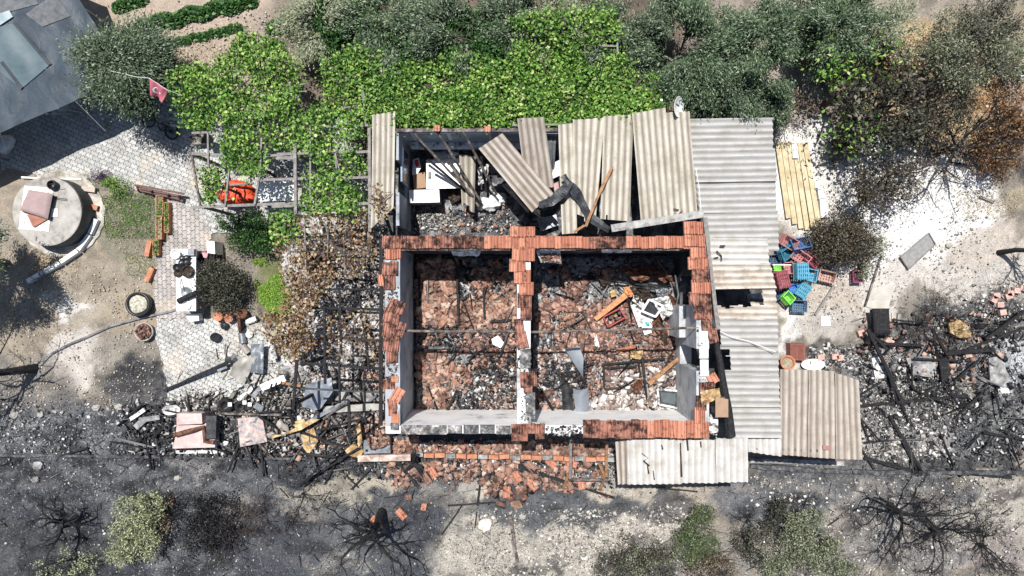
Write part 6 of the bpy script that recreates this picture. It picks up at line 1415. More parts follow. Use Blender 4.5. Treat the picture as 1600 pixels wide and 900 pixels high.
vine([(470, 232), (560, 235), (574, 270), (540, 275), (500, 262)], 900, 'loose vine right of the pergola middle', 311, clump=.9)
vine([(478, 272), (530, 272), (566, 300), (560, 335), (500, 330), (470, 335), (478, 300)], 1700, 'vine at the lower right pergola, green turning brown', 312, clump=.7)
vine([(312, 260), (340, 262), (348, 285), (335, 320), (318, 318)], 650, 'yellow vine shoots at the lower left pergola post', 313, clump=.6)
vine([(420, 335), (460, 330), (470, 365), (440, 385), (425, 370)], 700, 'half green vine hanging from the lower pergola beam', 314, clump=.6)
GW = 'withered vines on the charred pergola'
vine([(430, 340), (575, 330), (590, 390), (560, 435), (440, 420)], 1900, 'withered brown vine on the upper charred pergola', 315, clump=1, mat=L_brown, bmat=bark_twig, group=GW, size=(.06, .12), tilt=1.0, stems=14)
vine([(438, 420), (525, 425), (500, 465), (480, 500), (445, 500)], 1500, 'withered brown vine at the height of the bright lawn patch', 316, clump=.8, mat=L_brown, group=GW, size=(.06, .12), tilt=1.0, stems=14)
vine([(405, 490), (475, 490), (490, 540), (460, 566), (425, 540)], 1500, 'withered brown vine hanging at the lower left of the charred pergola', 317, clump=.7, mat=L_brown, group=GW, size=(.06, .12), tilt=1.0, stems=12, z=1.9)
vine([(500, 490), (590, 480), (590, 560), (510, 560)], 420, 'last scraps of withered vine on the charred grid', 318, clump=.9, mat=L_brown, group=GW, size=(.06, .12), tilt=1.0, stems=8)
vine([(582, 280), (600, 300), (604, 335), (598, 345), (584, 330)], 160, 'brown vine tendrils lying on the narrow beige sheet', 319, clump=.8, mat=L_brown, group=GW, size=(.05, .1), tilt=.6, z=2.64, zr=.01, stems=6)
# a second, open trellis behind
tr_ = root('trellis', P(950, 70, 0), 'grey timber trellis showing at the gap in the vine', 'trellis')
for a, b in (((835, 55), (880, 58)), ((925, 58), (966, 58)), ((964, 52), (965, 84)), ((934, 72), (966, 72)), ((800, 196), (1000, 192)), ((730, 70), (729, 80)), ((922, 85), (925, 105)), ((958, 128), (960, 150))):
    pb(a, b, .06, z0=2.42, par=tr_)
for (x, y) in ((966, 60), (835, 56), (925, 104), (900, 190), (700, 190)):
    p = P(x, y, 2.35); mb = MB(); mb.box((p.x, p.y, 1.17), (.08, .08, 2.35)); part(tr_, 'post', mb, wood_grey)

# ---------------------------------------------------------------- bare burnt trees
GBT = 'bare burnt trees'
def bare(px, py, h, r, label, seed, limbs=5, lev=4, tr=.09, kids=(2, 4), twig=.0035, lean=None, m=bark_burnt, tall=.45, spread=.75, up=.1, leaves_=0, lm=None):
    rg = random.Random(seed); g = P(px, py, 0); t = root('burnt_tree', g, label, 'tree', GBT); mb = MB()
    fork = g + Vector(((lean or (0, 0))[0], (lean or (0, 0))[1], h * tall))
    mb.tube([g, g.lerp(fork, .5) + Vector((rg.uniform(-.06, .06), rg.uniform(-.06, .06), 0)), fork], [tr * 1.3, tr, tr * .9], 8); part(t, 'trunk', mb, m)
    br = MB(); tips = []
    nl = min(limbs, 6)
    for k in range(nl):
        a = 2 * math.pi * (k + rg.uniform(-.42, .42)) / nl; d = Vector((math.cos(a), math.sin(a), rg.uniform(.05, 1.1))).normalized()
        grow(br, tips, fork - Vector((0, 0, rg.uniform(0, h * .12))), d, r * rg.uniform(.36, .6), tr * rg.uniform(.3, .5), lev + (1 if r > .95 else 0), rg, up, spread, (kids[0], kids[1] + (limbs > 6)), 4, .42, twig, 6)
    part(t, 'limbs', br, m)
    if leaves_:
        ng = np.random.default_rng(seed); tp = np.array([tuple(v) for v in tips]); i = ng.integers(0, len(tp), leaves_)
        part(t, 'leaf_remnants', leaves(tp[i] + ng.normal(0, .06, (leaves_, 3)), ng, (.04, .08), .5, 1.0), lm or L_dark)
bare(597, 800, 2.2, 2.1, 'bare burnt tree standing below the front wall, trunk leaning to the bottom border', 401, limbs=6, lev=3, tr=.12, tall=.7, lean=(.0, -.2))
bare(118, 810, 1.6, 1.6, 'bare burnt tree in the lower left ash', 402, limbs=6, lev=3, tr=.1)
bare(58, 575, 2.0, 2.3, 'bare burnt tree leaning to the left border', 403, limbs=6, lev=3, tr=.11, lean=(-.55, .0), tall=.8)
bare(475, 770, 1.1, 1.4, 'small black leafless bush left of the leaning burnt tree', 404, limbs=8, lev=3, tr=.03, tall=.1, twig=.004)
bare(410, 800, .9, 1.5, 'thin grey leafless bush between the two lower burnt trees', 405, limbs=7, lev=3, tr=.025, tall=.1, m=bark_twig, twig=.004)
bare(365, 820, 1.4, 1.8, 'bare thin tree right of the black leaved shrub', 406, limbs=5, lev=3, tr=.05, tall=.3, m=bark_twig)
bare(1390, 790, 2.0, 2.2, 'large dense black burnt tree in the lower right', 407, limbs=11, lev=4, tr=.10, kids=(2, 4), tall=.3, spread=.6)
bare(1455, 825, 1.6, 2.1, 'spreading burnt tree right of the large dense black one', 408, limbs=11, lev=3, tr=.08, kids=(2, 4), tall=.25)
bare(1530, 850, 1.3, 1.8, 'low burnt thicket at the right of the lower burnt trees', 409, limbs=9, lev=3, tr=.05, tall=.2)
bare(1560, 395, 2.0, 1.2, 'bare tree at the right border beside the grey soil', 410, limbs=5, lev=3, tr=.07, tall=.6, lean=(.3, 0))
bare(1435, 505, 1.1, 1.6, 'thin bare tree growing from the burnt heap', 411, limbs=7, lev=3, tr=.03, tall=.15, m=bark_twig)
bare(1480, 510, 1.0, 1.3, 'black leafless bush over the burnt heap centre', 412, limbs=6, lev=3, tr=.03, tall=.15)
bare(1535, 215, 2.0, 1.5, 'black forked tree on the rust coloured soil, lower one', 413, limbs=5, lev=3, tr=.08, tall=.4)
bare(1240, 165, 1.0, .8, 'small black leafless shrub right of the olive at the side roof', 414, limbs=8, lev=3, tr=.03, tall=.1, m=bark_twig)
bare(1165, 815, .8, .7, 'black spiky bush between the green shrub and the dark shrub', 415, limbs=8, lev=3, tr=.03, tall=.1)
bare(1300, 250, 1.0, .8, 'leafless twiggy shrub beside the yellow planks', 416, limbs=7, lev=3, tr=.025, tall=.15, m=bark_twig)
bare(1240, 870, 1.0, .9, 'tangle of bare twigs inside the wide grey green shrub', 417, limbs=8, lev=3, tr=.03, tall=.2, m=bark_twig)
bare(780, 760, .6, .8, 'thin black sapling broken over the pale ground', 418, limbs=3, lev=2, tr=.03, tall=.2)
# tree beyond the left border: its crown reaches the edge and its shade the beds
tree((-215, 400), 'olive at the left border shading the ground below the cistern', 1.5, 4.7, L_olive, 12000, 420, group=None, cr=.14)
# grass
def tufts(poly, n, mat, seed, size=(.03, .07), clump=.6, name='grass', z=.01, zr=.04, cs=.05, aspect=.3, tilt=.9):
    ng = np.random.default_rng(seed); p = polypts(poly, n, ng, z, zr, clump, cs, seed); thing(name, leaves(p, ng, size, aspect, tilt), mat, None, None, kind='stuff')
tufts([(395, 405), (440, 400), (452, 440), (460, 485), (430, 503), (405, 470), (396, 440)], 10000, L_lawn, 501, (.03, .06), clump=.2, zr=.12)
tufts([(160, 305), (240, 300), (242, 372), (165, 372), (158, 330)], 4200, L_grass, 502, clump=.8)
tufts([(160, 305), (240, 300), (242, 440), (165, 372), (158, 330)], 1600, L_dry, 503, clump=.8)
tufts([(195, 395), (240, 400), (240, 440), (195, 430)], 500, L_grass, 504, clump=.9)
tufts([(40, 425), (60, 400), (130, 370), (150, 340), (160, 350), (120, 400), (60, 440)], 800, L_dry, 505, clump=.7)
tufts([(1490, 295), (1590, 300), (1590, 340), (1500, 345)], 1400, L_dry, 506, clump=.7)
tufts([(1380, 60), (1520, 60), (1540, 250), (1380, 240)], 3000, L_dry, 507, (.04, .1), clump=.8)
tufts([(260, 70), (330, 60), (380, 90), (300, 105), (262, 100)], 900, L_dry, 508, clump=.8)
tufts([(1220, 200), (1300, 200), (1320, 350), (1285, 350), (1275, 230)], 700, L_dry, 509, clump=.8)
tufts([(60, 265), (130, 270), (180, 290), (150, 300), (90, 288)], 500, L_grass, 510, clump=.8)
# ---------------------------------------------------------------- yellow planks, panels, boards
rnd = random.Random(77)
GY = 'yellow planks laid side by side on the white ground'
lab = ['yellow plank nearest to the grey side roof', 'second yellow plank from the grey side roof', 'third yellow plank, cracked at its lower end', 'fourth yellow plank, longest of the row', 'fifth yellow plank, white scraps lying on it', 'outermost yellow plank beside the white boards']
yel = mnoise('yellow varnished plank', [(.3, (.36, .28, .16)), (.5, (.52, .44, .28)), (.7, (.60, .54, .40))], 3.5, .8, 8, .3, 60)
for i in range(6):
    x0 = 1211 + i * 8.6; x1 = 1228 + i * 9.8 if i < 5 else 1276
    mb = MB(); y1 = (341, 350, 357, 359, 358, 356)[i]; y0 = (222, 222, 222, 223, 223, 223)[i]
    mb.bar(P(x0 + 4, y0, .10), P(x1 + 4, y1, .08), .157, .03, .03); thing('plank', mb, yel, lab[i], 'plank', GY)
GWB = 'small white boards beside the yellow planks'
for i, c4 in enumerate((((1273, 283), (1281, 283), (1282, 295), (1274, 296)), ((1278, 297), (1285, 297), (1290, 310), (1280, 311)), ((1281, 310), (1290, 309), (1295, 339), (1283, 340)), ((1238, 225), (1246, 225), (1248, 247), (1239, 247)))):
    box_thing('white_board', c4, .16 if i < 3 else .19, .12 if i == 3 else .03, white_paint, ['upper small white board beside the yellow planks', 'middle small white board beside the yellow planks', 'longest white board beside the yellow planks', 'white board lying on top of the yellow planks'][i], 'board', group=GWB)
fp_ = root('leaning_panel', P(1435, 391, 0), 'grey rectangular panel with a thin frame lying slanted on the pale ground', 'panel')
c4 = [P(1451, 364, .35), P(1461, 382, .3), P(1419, 421, .06), P(1406, 402, .08)]
mb = MB(); mb.patch(c4, 6, 6, None, .03); part(fp_, 'board', mb, mnoise('grey fibre board', [(.3, (.20, .20, .195)), (.6, (.30, .30, .29))], 10, .9, 8, .3, 80))
for a, b in ((0, 1), (1, 2), (2, 3), (3, 0)):
    mb = MB(); mb.bar(c4[a] + Vector((0, 0, .01)), c4[b] + Vector((0, 0, .01)), .03, .03); part(fp_, 'frame', mb, wood_sooty if a % 2 == 0 else wood_grey)
beam((1377, 400, .1), (1352, 478, .1), .05, .05, wood_sooty, 'thin dark stick lying from the dense bush down to the pale slab', jit=.15)
beam((1303, 446, .1), (1274, 492, .06), .07, .05, wood_grey, 'weathered grey stick below the crates on the soil', jit=.15, name='weathered_stick', group=None, cat='stick')
beam((1484, 253, .06), (1511, 258, .06), .05, .04, char, 'short dark stick at the top of the white ground', jit=.15)
beam((1531, 307, .06), (1553, 316, .05), .08, .05, wood_grey, 'short pale beam by the dry grass at the right', jit=.1)
box_thing('pale_slab', [(1352, 478), (1360, 450), (1398, 445), (1385, 492)], .04, -.02, mnoise('pale slab', [(.3, (.36, .34, .30)), (.6, (.50, .48, .43))], 3, .9, 8, .2, 50), 'pale stone slab above the black office chair', 'slab')
box_thing('white_floor_tile', [(1283, 494), (1297, 495), (1298, 509), (1283, 509)], .03, 0, white_paint, 'single white floor tile on the soil below the crates', 'tile')
box_thing('white_block', [(1593, 112), (1604, 114), (1604, 124), (1594, 122)], .2, 0, white_paint, 'small white block at the right border on the rust coloured soil', 'block')

# ---------------------------------------------------------------- plastic crates
GCR = 'plastic harvest crates heaped beside the side roof'
CR = {}
def crate_col(n, c): 
    if n not in CR: CR[n] = mnoise(n, [(.33, tuple(x * .5 + .05 for x in c)), (.5, c), (.72, tuple(x * .75 + .11 for x in c))], 9, .6, 8, .15, 40)
    return CR[n]
def crate(x, y, z, rz, tilt, col, label, sc=1.0, up=True, L=.56, W=.36, Hh=.28):
    t = root('plastic_crate', P(x, y, z), label, 'crate', GCR)
    m = Matrix.Rotation(R(rz), 3, 'Z') @ Matrix.Rotation(R(tilt[0]), 3, 'X') @ Matrix.Rotation(R(tilt[1]), 3, 'Y')
    t.rotation_euler = m.to_euler(); L *= sc; W *= sc; Hh *= sc
    s = 1 if up else -1
    def bx(mb, c, d): mb.box((c[0], c[1], c[2] * s), d)
    fl = MB()
    for i in range(6): bx(fl, (-L / 2 + (i + .5) * L / 6, 0, -Hh / 2 + .01), (L / 6 * .62, W, .012))
    for i in range(4): bx(fl, (0, -W / 2 + (i + .5) * W / 4, -Hh / 2 + .022), (L, W / 4 * .45, .012))
    part(t, 'floor', fl, col, local=True)
    rim = MB()
    for sy in (-1, 1): bx(rim, (0, sy * (W / 2), Hh / 2 - .02), (L + .03, .028, .04))
    for sx in (-1, 1): bx(rim, (sx * (L / 2), 0, Hh / 2 - .02), (.028, W - .03, .039))
    part(t, 'rim', rim, col, local=True)
    for sy in (-1, 1):
        w_ = MB(); y0 = sy * (W / 2 - .006)
        for i in range(8): bx(w_, (-L / 2 + .03 + i * (L - .06) / 7, y0, -.01), (.022, .010, Hh - .06))
        for k in (-.3, -.02, .24): bx(w_, (0, y0 + sy * .004, Hh * k), (L - .02, .012, .028))
        part(t, 'side_wall', w_, col, local=True)
    for sx in (-1, 1):
        w_ = MB(); x0 = sx * (L / 2 - .006)
        for i in range(5): bx(w_, (x0, -W / 2 + .03 + i * (W - .06) / 4, -.01), (.010, .022, Hh - .06))
        for k in (-.3, -.02, .24): bx(w_, (x0 + sx * .004, 0, Hh * k), (.012, W - .02, .028))
        part(t, 'end_wall', w_, col, local=True)
    return t
blue = crate_col('blue crate plastic', (.035, .10, .26)); teal = crate_col('teal crate plastic', (.03, .20, .30)); sky_ = crate_col('light blue crate plastic', (.07, .30, .44))
green = crate_col('lime crate plastic', (.22, .68, .08)); dred = crate_col('maroon crate plastic', (.26, .05, .07)); pink = crate_col('faded pink crate plastic', (.42, .17, .17)); dblue = crate_col('navy crate plastic', (.02, .06, .14)); bright = crate_col('bright blue plastic', (.02, .15, .55))
crate(1231, 378, .55, -28, (10, 20), pink, 'faded pink crate at the top of the crate heap, partly under the roof', .9)
crate(1250, 383, .55, 12, (-25, 0), blue, 'blue crate at the top of the crate heap beside the dense bush', .95)
crate(1228, 394, .45, 28, (20, 15), teal, 'teal crate at the upper left of the crate heap', .9)
crate(1212, 405, .3, 10, (0, 0), dblue, 'dark blue crate corner showing under the roof edge', .8)
crate(1252, 402, .55, -35, (15, -20), pink, 'pink crate in the upper middle of the heap', .9); crate(1265, 408, .4, -35, (-20, 10), dred, 'dusty dark red crate under the bush edge', .85)
crate(1252, 424, .62, 2, (0, 0), sky_, 'upside down light blue crate in the centre of the heap', 1.0, up=False, L=.36, W=.5, Hh=.3); crate(1265, 430, .4, -12, (0, 0), sky_, 'light blue crate half under the upturned one', .85, L=.42, W=.42)
crate(1216, 418, .3, 0, (0, 0), green, 'small lime green crate at the roof edge', .55); crate(1230, 419, .35, 5, (0, 0), pink, 'salmon crate beside the small lime green one', .75, L=.36, W=.46)
crate(1222, 437, .62, 14, (0, 0), dred, 'maroon crate lying bottom up at the roof edge', 1.0, up=False, L=.36, W=.5)
crate(1239, 451, .3, 20, (0, 0), bright, 'bright blue crate in the lower heap', .6, L=.42, W=.42); crate(1254, 453, .35, -32, (10, 0), sky_, 'light blue crate tilted at the lower right of the heap', .9, L=.38, W=.5, up=False)
crate(1230, 466, .35, -48, (-20, 0), green, 'lime green crate at the lower left of the heap', .8, L=.40, W=.36); crate(1216, 458, .25, 30, (0, 0), dblue, 'dark blue crate below the maroon one', .8)
crate(1247, 478, .17, -3, (0, 0), crate_col('slate blue crate plastic', (.05, .13, .22)), 'slate blue crate standing alone at the foot of the heap', .95, L=.46, W=.36)
crate(1290, 432, .17, -14, (0, 0), crate_col('dusty pink crate', (.45, .27, .23)), 'pale dusty crate between the heap and the maroon crate', .9)
crate(1338, 432, .2, 2, (0, 0), crate_col('magenta crate plastic', (.22, .03, .10)), 'magenta crate standing alone below the dense bush', .75, L=.38, W=.46)
thing('white_pipe', MB().tube([P(1207, 414, .75), P(1236, 414, .75)], .02, 8), white_paint, 'short white pipe lying on the crates at the roof edge', 'pipe')
# pots at the porch corner
fpot = root('flower_pot', P(1228, 568, 0), 'orange flower pot tipped beside the porch sheet', 'flower pot')
rot = TX(-.3, -.15); mb = MB(); mb.lathe(P(1227, 570, .12), [(.13, 0), (.2, .32), (.225, .33), (.225, .38), (.2, .38), (.17, .3), (.1, .05)], 20, 1, 1, rot); part(fpot, 'body', mb, brick_mat, True)
mb = MB(); mb.lathe(P(1227, 570, .12), [(.18, .26), (.1, .29), (.02, .3)], 16, 1, 1, rot); part(fpot, 'soil', mb, MATS['planter soil'])
pl = root('square_planter', P(1246, 552, 0), 'square brown red planter next to the orange flower pot', 'planter')
mb = MB(); mb.bpx(1235, 537, 1258, 563, .32, 0); part(pl, 'body', mb, flat('brown red glaze', (.25, .085, .06), .6))
mb = MB(); mb.bpx(1237, 539, 1245, 561, .335, .32); mb.bpx(1247, 539, 1256, 561, .335, .32); part(pl, 'soil', mb, flat('dark red soil', (.2, .075, .055), .9))
ba = root('oval_basin', P(1268, 570, 0), 'white oval basin at the top edge of the brownish porch sheets', 'basin')
mb = MB(); mb.lathe(P(1268, 569, .02), [(.2, 0), (.36, .1), (.37, .115), (.35, .12), (.26, .06), (.05, .04)], 28, 1, .48); part(ba, 'bowl', mb, white_paint, True)
# black chair in the heap
oc = root('black_chair', P(1377, 505, 0), 'charred black chair cushion at the edge of the burnt heap', 'chair')
mb = MB(); pillow(mb, [(1364, 482), (1391, 482), (1393, 523), (1368, 525)], .5, .14); part(oc, 'backrest', mb, char, True)
mb = MB(); pillow(mb, [(1360, 484), (1368, 483), (1371, 521), (1366, 518)], .38, .1, 8); part(oc, 'seat', mb, char, True)
for a in (0, 1, 2): mb = MB(); mb.bar(P(1380, 515, .3), P(1372 + a * 9, 528, .03), .03, .03); part(oc, 'leg', mb, char)

# ---------------------------------------------------------------- charred beams in the burnt heap on the right
for a, b, w_, l in (((1356, 515, .5), (1412, 633, .1), .12, 'longest charred beam running down from the black chair'), ((1357, 517, .45), (1385, 545, .4), .10, 'charred beam end crossing behind the longest beam at the black chair'),
    ((1352, 535, .3), (1443, 540, .3), .09, 'charred beam lying level from the longest beam to the right'), ((1340, 635, .12), (1512, 618, .15), .09, 'level charred beam ending at the brownish porch sheet'),
    ((1340, 620, .1), (1375, 598, .12), .06, 'short charred stick above the level beam at the porch sheet'), ((1456, 514, .5), (1483, 560, .25), .09, 'charred beam of the upturned pair over the heap, left one'),
    ((1458, 516, .55), (1465, 560, .3), .07, 'charred beam of the upturned pair over the heap, right one'), ((1480, 552, .25), (1553, 546, .25), .15, 'thick black beam in the middle of the burnt heap'),
    ((1540, 530, .3), (1600, 486, .35), .10, 'charred beam slanting to the right border under the bricks'), ((1500, 550, .2), (1600, 512, .25), .08, 'lower charred beam slanting to the right border'),
    ((1545, 514, .2), (1575, 528, .2), .09, 'short charred beam joining the two slanting ones'), ((1390, 650, .1), (1440, 738, .1), .12, 'charred beam reaching the lower wall line, left of a pair'), ((1410, 688, .12), (1436, 742, .1), .09, 'thinner charred beam of the pair at the lower wall line'),
    ((1350, 715, .12), (1440, 740, .1), .12, 'charred beam running from the porch corner to the pair'), ((1345, 700, .1), (1366, 733, .08), .08, 'charred stub at the right porch corner'), ((1350, 692, .1), (1430, 684, .1), .06, 'thin charred batten above the porch corner beams'),
    ((1536, 675, .1), (1604, 687, .1), .09, 'charred batten at the right border on the white speckled ash'), ((1515, 740, .1), (1580, 746, .08), .10, 'charred beam on the lower wall line at the right'), ((1428, 560, .3), (1500, 564, .2), .07, 'charred batten under the thick black beam'),
    ((1395, 500, .3), (1450, 505, .3), .06, 'charred batten right of the black chair'), ((1345, 655, .1), (1358, 690, .1), .06, 'charred stick touching the brownish porch sheet'), ((1395, 600, .15), (1420, 660, .1), .05, 'thin charred stick crossing the level beam')):
    beam(a, b, w_, w_ * .9, char, l)
# slabs and bricks in the heap
for c4, z, m, l, nm, ct in ((((1483, 505), (1500, 500), (1515, 512), (1518, 527), (1500, 528), (1485, 520)), .3, mattress, 'scorched foam cushion piece in the burnt heap', 'foam_piece', 'foam'), (((1416, 560), (1450, 556), (1468, 565), (1455, 590), (1425, 585)), .12, concrete_dk, 'dark flat slab under the bare thin bush of the heap', 'burnt_slab', 'slab'),
    (((1545, 560), (1562, 556), (1578, 590), (1565, 605), (1548, 600)), .15, concrete_dk, 'dark slab standing in the pale ash at the right', 'burnt_slab', 'slab'), (((1362, 560), (1378, 556), (1386, 590), (1368, 592)), .08, white_dirty, 'scorched white sheet piece left of the longest charred beam', 'burnt_sheet', 'sheet'),
    (((1468, 562), (1480, 558), (1486, 585), (1472, 598)), .25, char, 'black drooping sheet under the thick black beam', 'burnt_sheet', 'sheet'), (((1560, 608), (1575, 606), (1578, 614), (1560, 616)), .1, white_dirty, 'pale long fragment at the right of the heap', 'burnt_sheet', 'sheet')):
    box_thing(nm, c4, z, z - .06, m, l, ct)
brk = mnoise('pinkish brick', [(.3, (.34, .20, .16)), (.6, (.58, .40, .34))], 6, .9, 8, .3, 60)
spots = [(1556, 462, 5), (1562, 476, 2), (1566, 488, 8), (1578, 458, -8), (1588, 454, -6), (1598, 450, -10), (1553, 468, 60), (1512, 554, 8), (1387, 533, 50), (1395, 538, 60), (1345, 520, 20), (1282, 558, 10), (1575, 463, 20), (1304, 557, 4), (1312, 559, 12)]
for i, (x, y, a) in enumerate(spots):
    mb = MB(); mb.box(P(x, y, .09), (.2, .17, .12), R(a)); thing('broken_brick', mb, brk, 'broken pinkish brick lying in the burnt ground right of the house', 'brick', 'broken bricks in the right burnt heap')
rub('ash_rubble', [(1345, 540), (1450, 500), (1620, 480), (1620, 720), (1345, 720)], 2300, shard_ash, (.02, .12), z=.03, zr=.06, thick=(.3, .8), seed=60, clump=.7)
rub('ash_rubble', [(1345, 590), (1480, 580), (1500, 660), (1345, 690)], 1500, shard_pale, (.02, .07), z=.03, zr=.05, thick=(.3, .9), seed=61, clump=.6)
rub('charcoal_crumbs', [(1340, 510), (1440, 490), (1600, 480), (1620, 640), (1345, 660)], 1000, shard_char, (.04, .2), z=.03, zr=.1, thick=(.2, .7), seed=62, clump=.7)
rub('charcoal_crumbs', [(1345, 640), (1600, 620), (1620, 745), (1345, 745)], 600, shard_char, (.03, .14), z=.03, zr=.05, thick=(.2, .7), seed=63, clump=.6)
rub('tile_rubble', [(1340, 500), (1560, 480), (1560, 600), (1345, 560)], 150, shard_red, (.06, .16), z=.05, zr=.1, seed=64, clump=.8)
rub('pale_stones', [(1345, 700), (1480, 670), (1470, 715), (1360, 722)], 700, shard_pale, (.03, .12), z=.02, zr=.03, thick=(.4, .9), seed=65)
rub('pale_stones', [(1260, 540), (1345, 545), (1345, 575), (1270, 575)], 500, shard_ash, (.03, .12), z=.02, zr=.03, thick=(.4, .9), seed=66)
rub('pale_stones', [(1240, 210), (1540, 230), (1540, 420), (1360, 500), (1240, 520)], 2600, shard_pale, (.015, .06), z=.01, zr=.02, thick=(.4, .9), seed=67, clump=.6)
rub('charcoal_crumbs', [(1230, 210), (1560, 230), (1600, 440), (1240, 520)], 1400, shard_char, (.015, .05), z=.01, zr=.02, thick=(.3, .9), seed=68, clump=.9)
rub('pale_stones', [(1560, 440), (1600, 430), (1600, 500), (1540, 500), (1430, 470)], 500, shard_pale, (.03, .1), z=.01, zr=.03, thick=(.4, .9), seed=69, clump=.6)
# low burnt wall lines
kb_ = mnoise('burnt kerb', [(.36, (.025, .025, .028)), (.52, (.07, .072, .078)), (.7, (.2, .195, .19))], 6, .9, 9, .5, 40)
mb = MB(); mb.bar(P(1172, 728, .08), P(1330, 738, .08), .17, .16, .4, rnd=rnd); thing('low_wall', mb, kb_, 'low burnt kerb wall below the brownish porch sheets', 'low wall')
mb = MB(); mb.bar(P(1332, 738, .08), P(1640, 738, .08), .17, .16, .45, rnd=rnd); thing('low_wall', mb, kb_, 'low burnt kerb wall running on to the right border', 'low wall')
mb = MB(); mb.bar(P(-30, 711, .06), P(560, 718, .06), .12, .10, .6, rnd=rnd); thing('low_wall', mb, kb_, 'low burnt kerb wall below the debris left of the house', 'low wall')
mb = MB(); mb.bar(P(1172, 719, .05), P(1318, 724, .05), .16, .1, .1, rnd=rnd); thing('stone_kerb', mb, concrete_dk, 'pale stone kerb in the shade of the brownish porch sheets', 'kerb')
# ---------------------------------------------------------------- front strip below the house
rnd = random.Random(31)
mb = MB(); mb.bar(P(560, 716, .28), P(642, 714, .30), .2, .16, .08); thing('burnt_plank', mb, mnoise('scorched pink plank', [(.3, (.16, .12, .11)), (.5, (.45, .34, .29)), (.7, (.66, .58, .52))], 5, .85, 8, .3, 50), 'thick pinkish scorched plank in front of the left wall end', 'plank')
for i in range(19):
    x = 646 + i * 16.8; mb = MB(); y = 711 + i * .35 + rnd.uniform(-.6, .6); mb.bar(P(x, y, .24), P(x + 15.4, y + rnd.uniform(-.6, .9), .24), .14, .12, .08); thing('step_brick', mb, brick_mat if i % 3 else concrete_dk, 'sooty brick of the veranda edge row', 'brick', 'bricks of the veranda edge')
mb = MB(); mb.prism([P(x, y, .42) for x, y in ((568, 688), (609, 686), (610, 708), (568, 709))], .42, .1); cb = thing('burnt_cooker', mb, steel, 'scorched square metal cooker with broken tiles on its top', 'cooker')
mb = MB(); mb.lathe(P(573, 704, .423), [(.045, 0), (.045, .012), (.01, .012)], 10); part(cb, 'knob', mb, char)
rub('tile_rubble', [(575, 686), (606, 684), (607, 698), (578, 700)], 50, shard_red, (.1, .22), z=.45, zr=.06, seed=80)
rub('tile_rubble', [(550, 655), (600, 665), (600, 690), (560, 680)], 130, shard_red, (.08, .2), z=.08, zr=.1, seed=81, clump=.3)
rub('tile_rubble', [(613, 690), (650, 690), (650, 706), (613, 706)], 90, shard_red, (.08, .2), z=.08, zr=.06, seed=82, clump=.3)
rub('tile_rubble', [(650, 694), (800, 696), (950, 698), (950, 712), (700, 711), (650, 708)], 850, shard_red, (.06, .22), z=.06, zr=.1, seed=83, clump=.5)
rub('tile_rubble', [(600, 722), (800, 722), (950, 735), (940, 760), (860, 765), (780, 745), (620, 750)], 420, shard_red, (.06, .22), z=.03, zr=.06, seed=84, clump=.9)
rub('tile_rubble', [(610, 745), (650, 745), (640, 760), (615, 758)], 40, shard_red, (.05, .14), z=.03, zr=.03, seed=85)
rub('tile_rubble', [(750, 735), (840, 738), (830, 780), (790, 785), (755, 770)], 60, shard_red, (.12, .3), z=.04, zr=.06, seed=86)
rub('ash_rubble', [(560, 690), (960, 695), (960, 745), (560, 735)], 2600, shard_ash, (.02, .1), z=.03, zr=.05, thick=(.3, .8), seed=87, clump=.7)
rub('charcoal_crumbs', [(440, 690), (960, 700), (960, 760), (440, 745)], 3000, shard_char, (.02, .12), z=.02, zr=.06, thick=(.3, .8), seed=88, clump=.7)
GTI = 'whole roof tiles fallen in front of the house'
for i, (x, y, a, l) in enumerate(((666, 748, 35, 'whole fallen tile beside the black star shaped stump'), (627, 803, 40, 'orange tile lying alone above the leaning burnt tree'), (588, 814, 50, 'dark pink tile at the top of the leaning burnt tree'), (638, 777, 5, 'narrow tile fragment alone on the burnt ground'),
    (662, 792, 80, 'small tile fragment right of the lone narrow one'), (808, 745, 30, 'tile leaning over the fallen pair below the brick row'), (815, 768, -25, 'long tile with pale grooves, lowest of the fallen tiles'), (832, 758, 40, 'orange tile beside the charred band'), (792, 769, -5, 'tile at the lower edge of the red fragment field'), (829, 729, 45, 'pinkish tile lying on the charred band'),
    (861, 723, 50, 'tile beside the left leg of the timber trestle'), (893, 724, 70, 'tile caught on the left leg of the timber trestle'), (889, 757, 30, 'orange tile lying under the trestle bar'), (908, 756, 10, 'orange tile fragment under the middle of the trestle bar'), (676, 738, 30, 'tile fragment right of the black star shaped stump'))):
    mb = MB(); tile_at(mb, P(x, y, .12 if y < 790 else .05), .22, .36 if i not in (3, 4) else .16, R(a), .1, .1); thing('roof_tile', mb, tile if i % 3 else shard_red, l, 'roof tile', GTI)
tre = root('timber_trestle', P(918, 730, 0), 'three sided timber frame lying in front of the burnt house', 'trestle')
for a, b, n in (((892, 686, 1.1), (891, 747, .5), 'post'), ((948, 690, 1.1), (947, 745, .5), 'post'), ((889, 749, .45), (950, 750, .45), 'rail'), ((936, 724, .6), (945, 745, .35), 'brace'), ((888, 742, .5), (879, 765, .05), 'leg'), ((944, 748, .45), (938, 766, .05), 'leg')):
    mb = MB(); mb.bar(P(*a), P(*b), .085, .06, .1); part(tre, n, mb, wood_grey if n == 'post' and a[0] < 900 else wood_brown if n != 'rail' else wood_sooty)
stp = root('burnt_stump', P(648, 725, 0), 'black star shaped stump of crossed burnt sticks at the brick row', 'stump')
for a, b in (((648, 722, .3), (662, 745, .1)), ((648, 722, .3), (632, 738, .1)), ((645, 728, .2), (648, 708, .75)), ((640, 722, .3), (660, 730, .3)), ((652, 720, .3), (645, 712, .6))):
    mb = MB(); mb.bar(P(*a), P(*b), .13, .1, .4); part(stp, 'stick', mb, char)
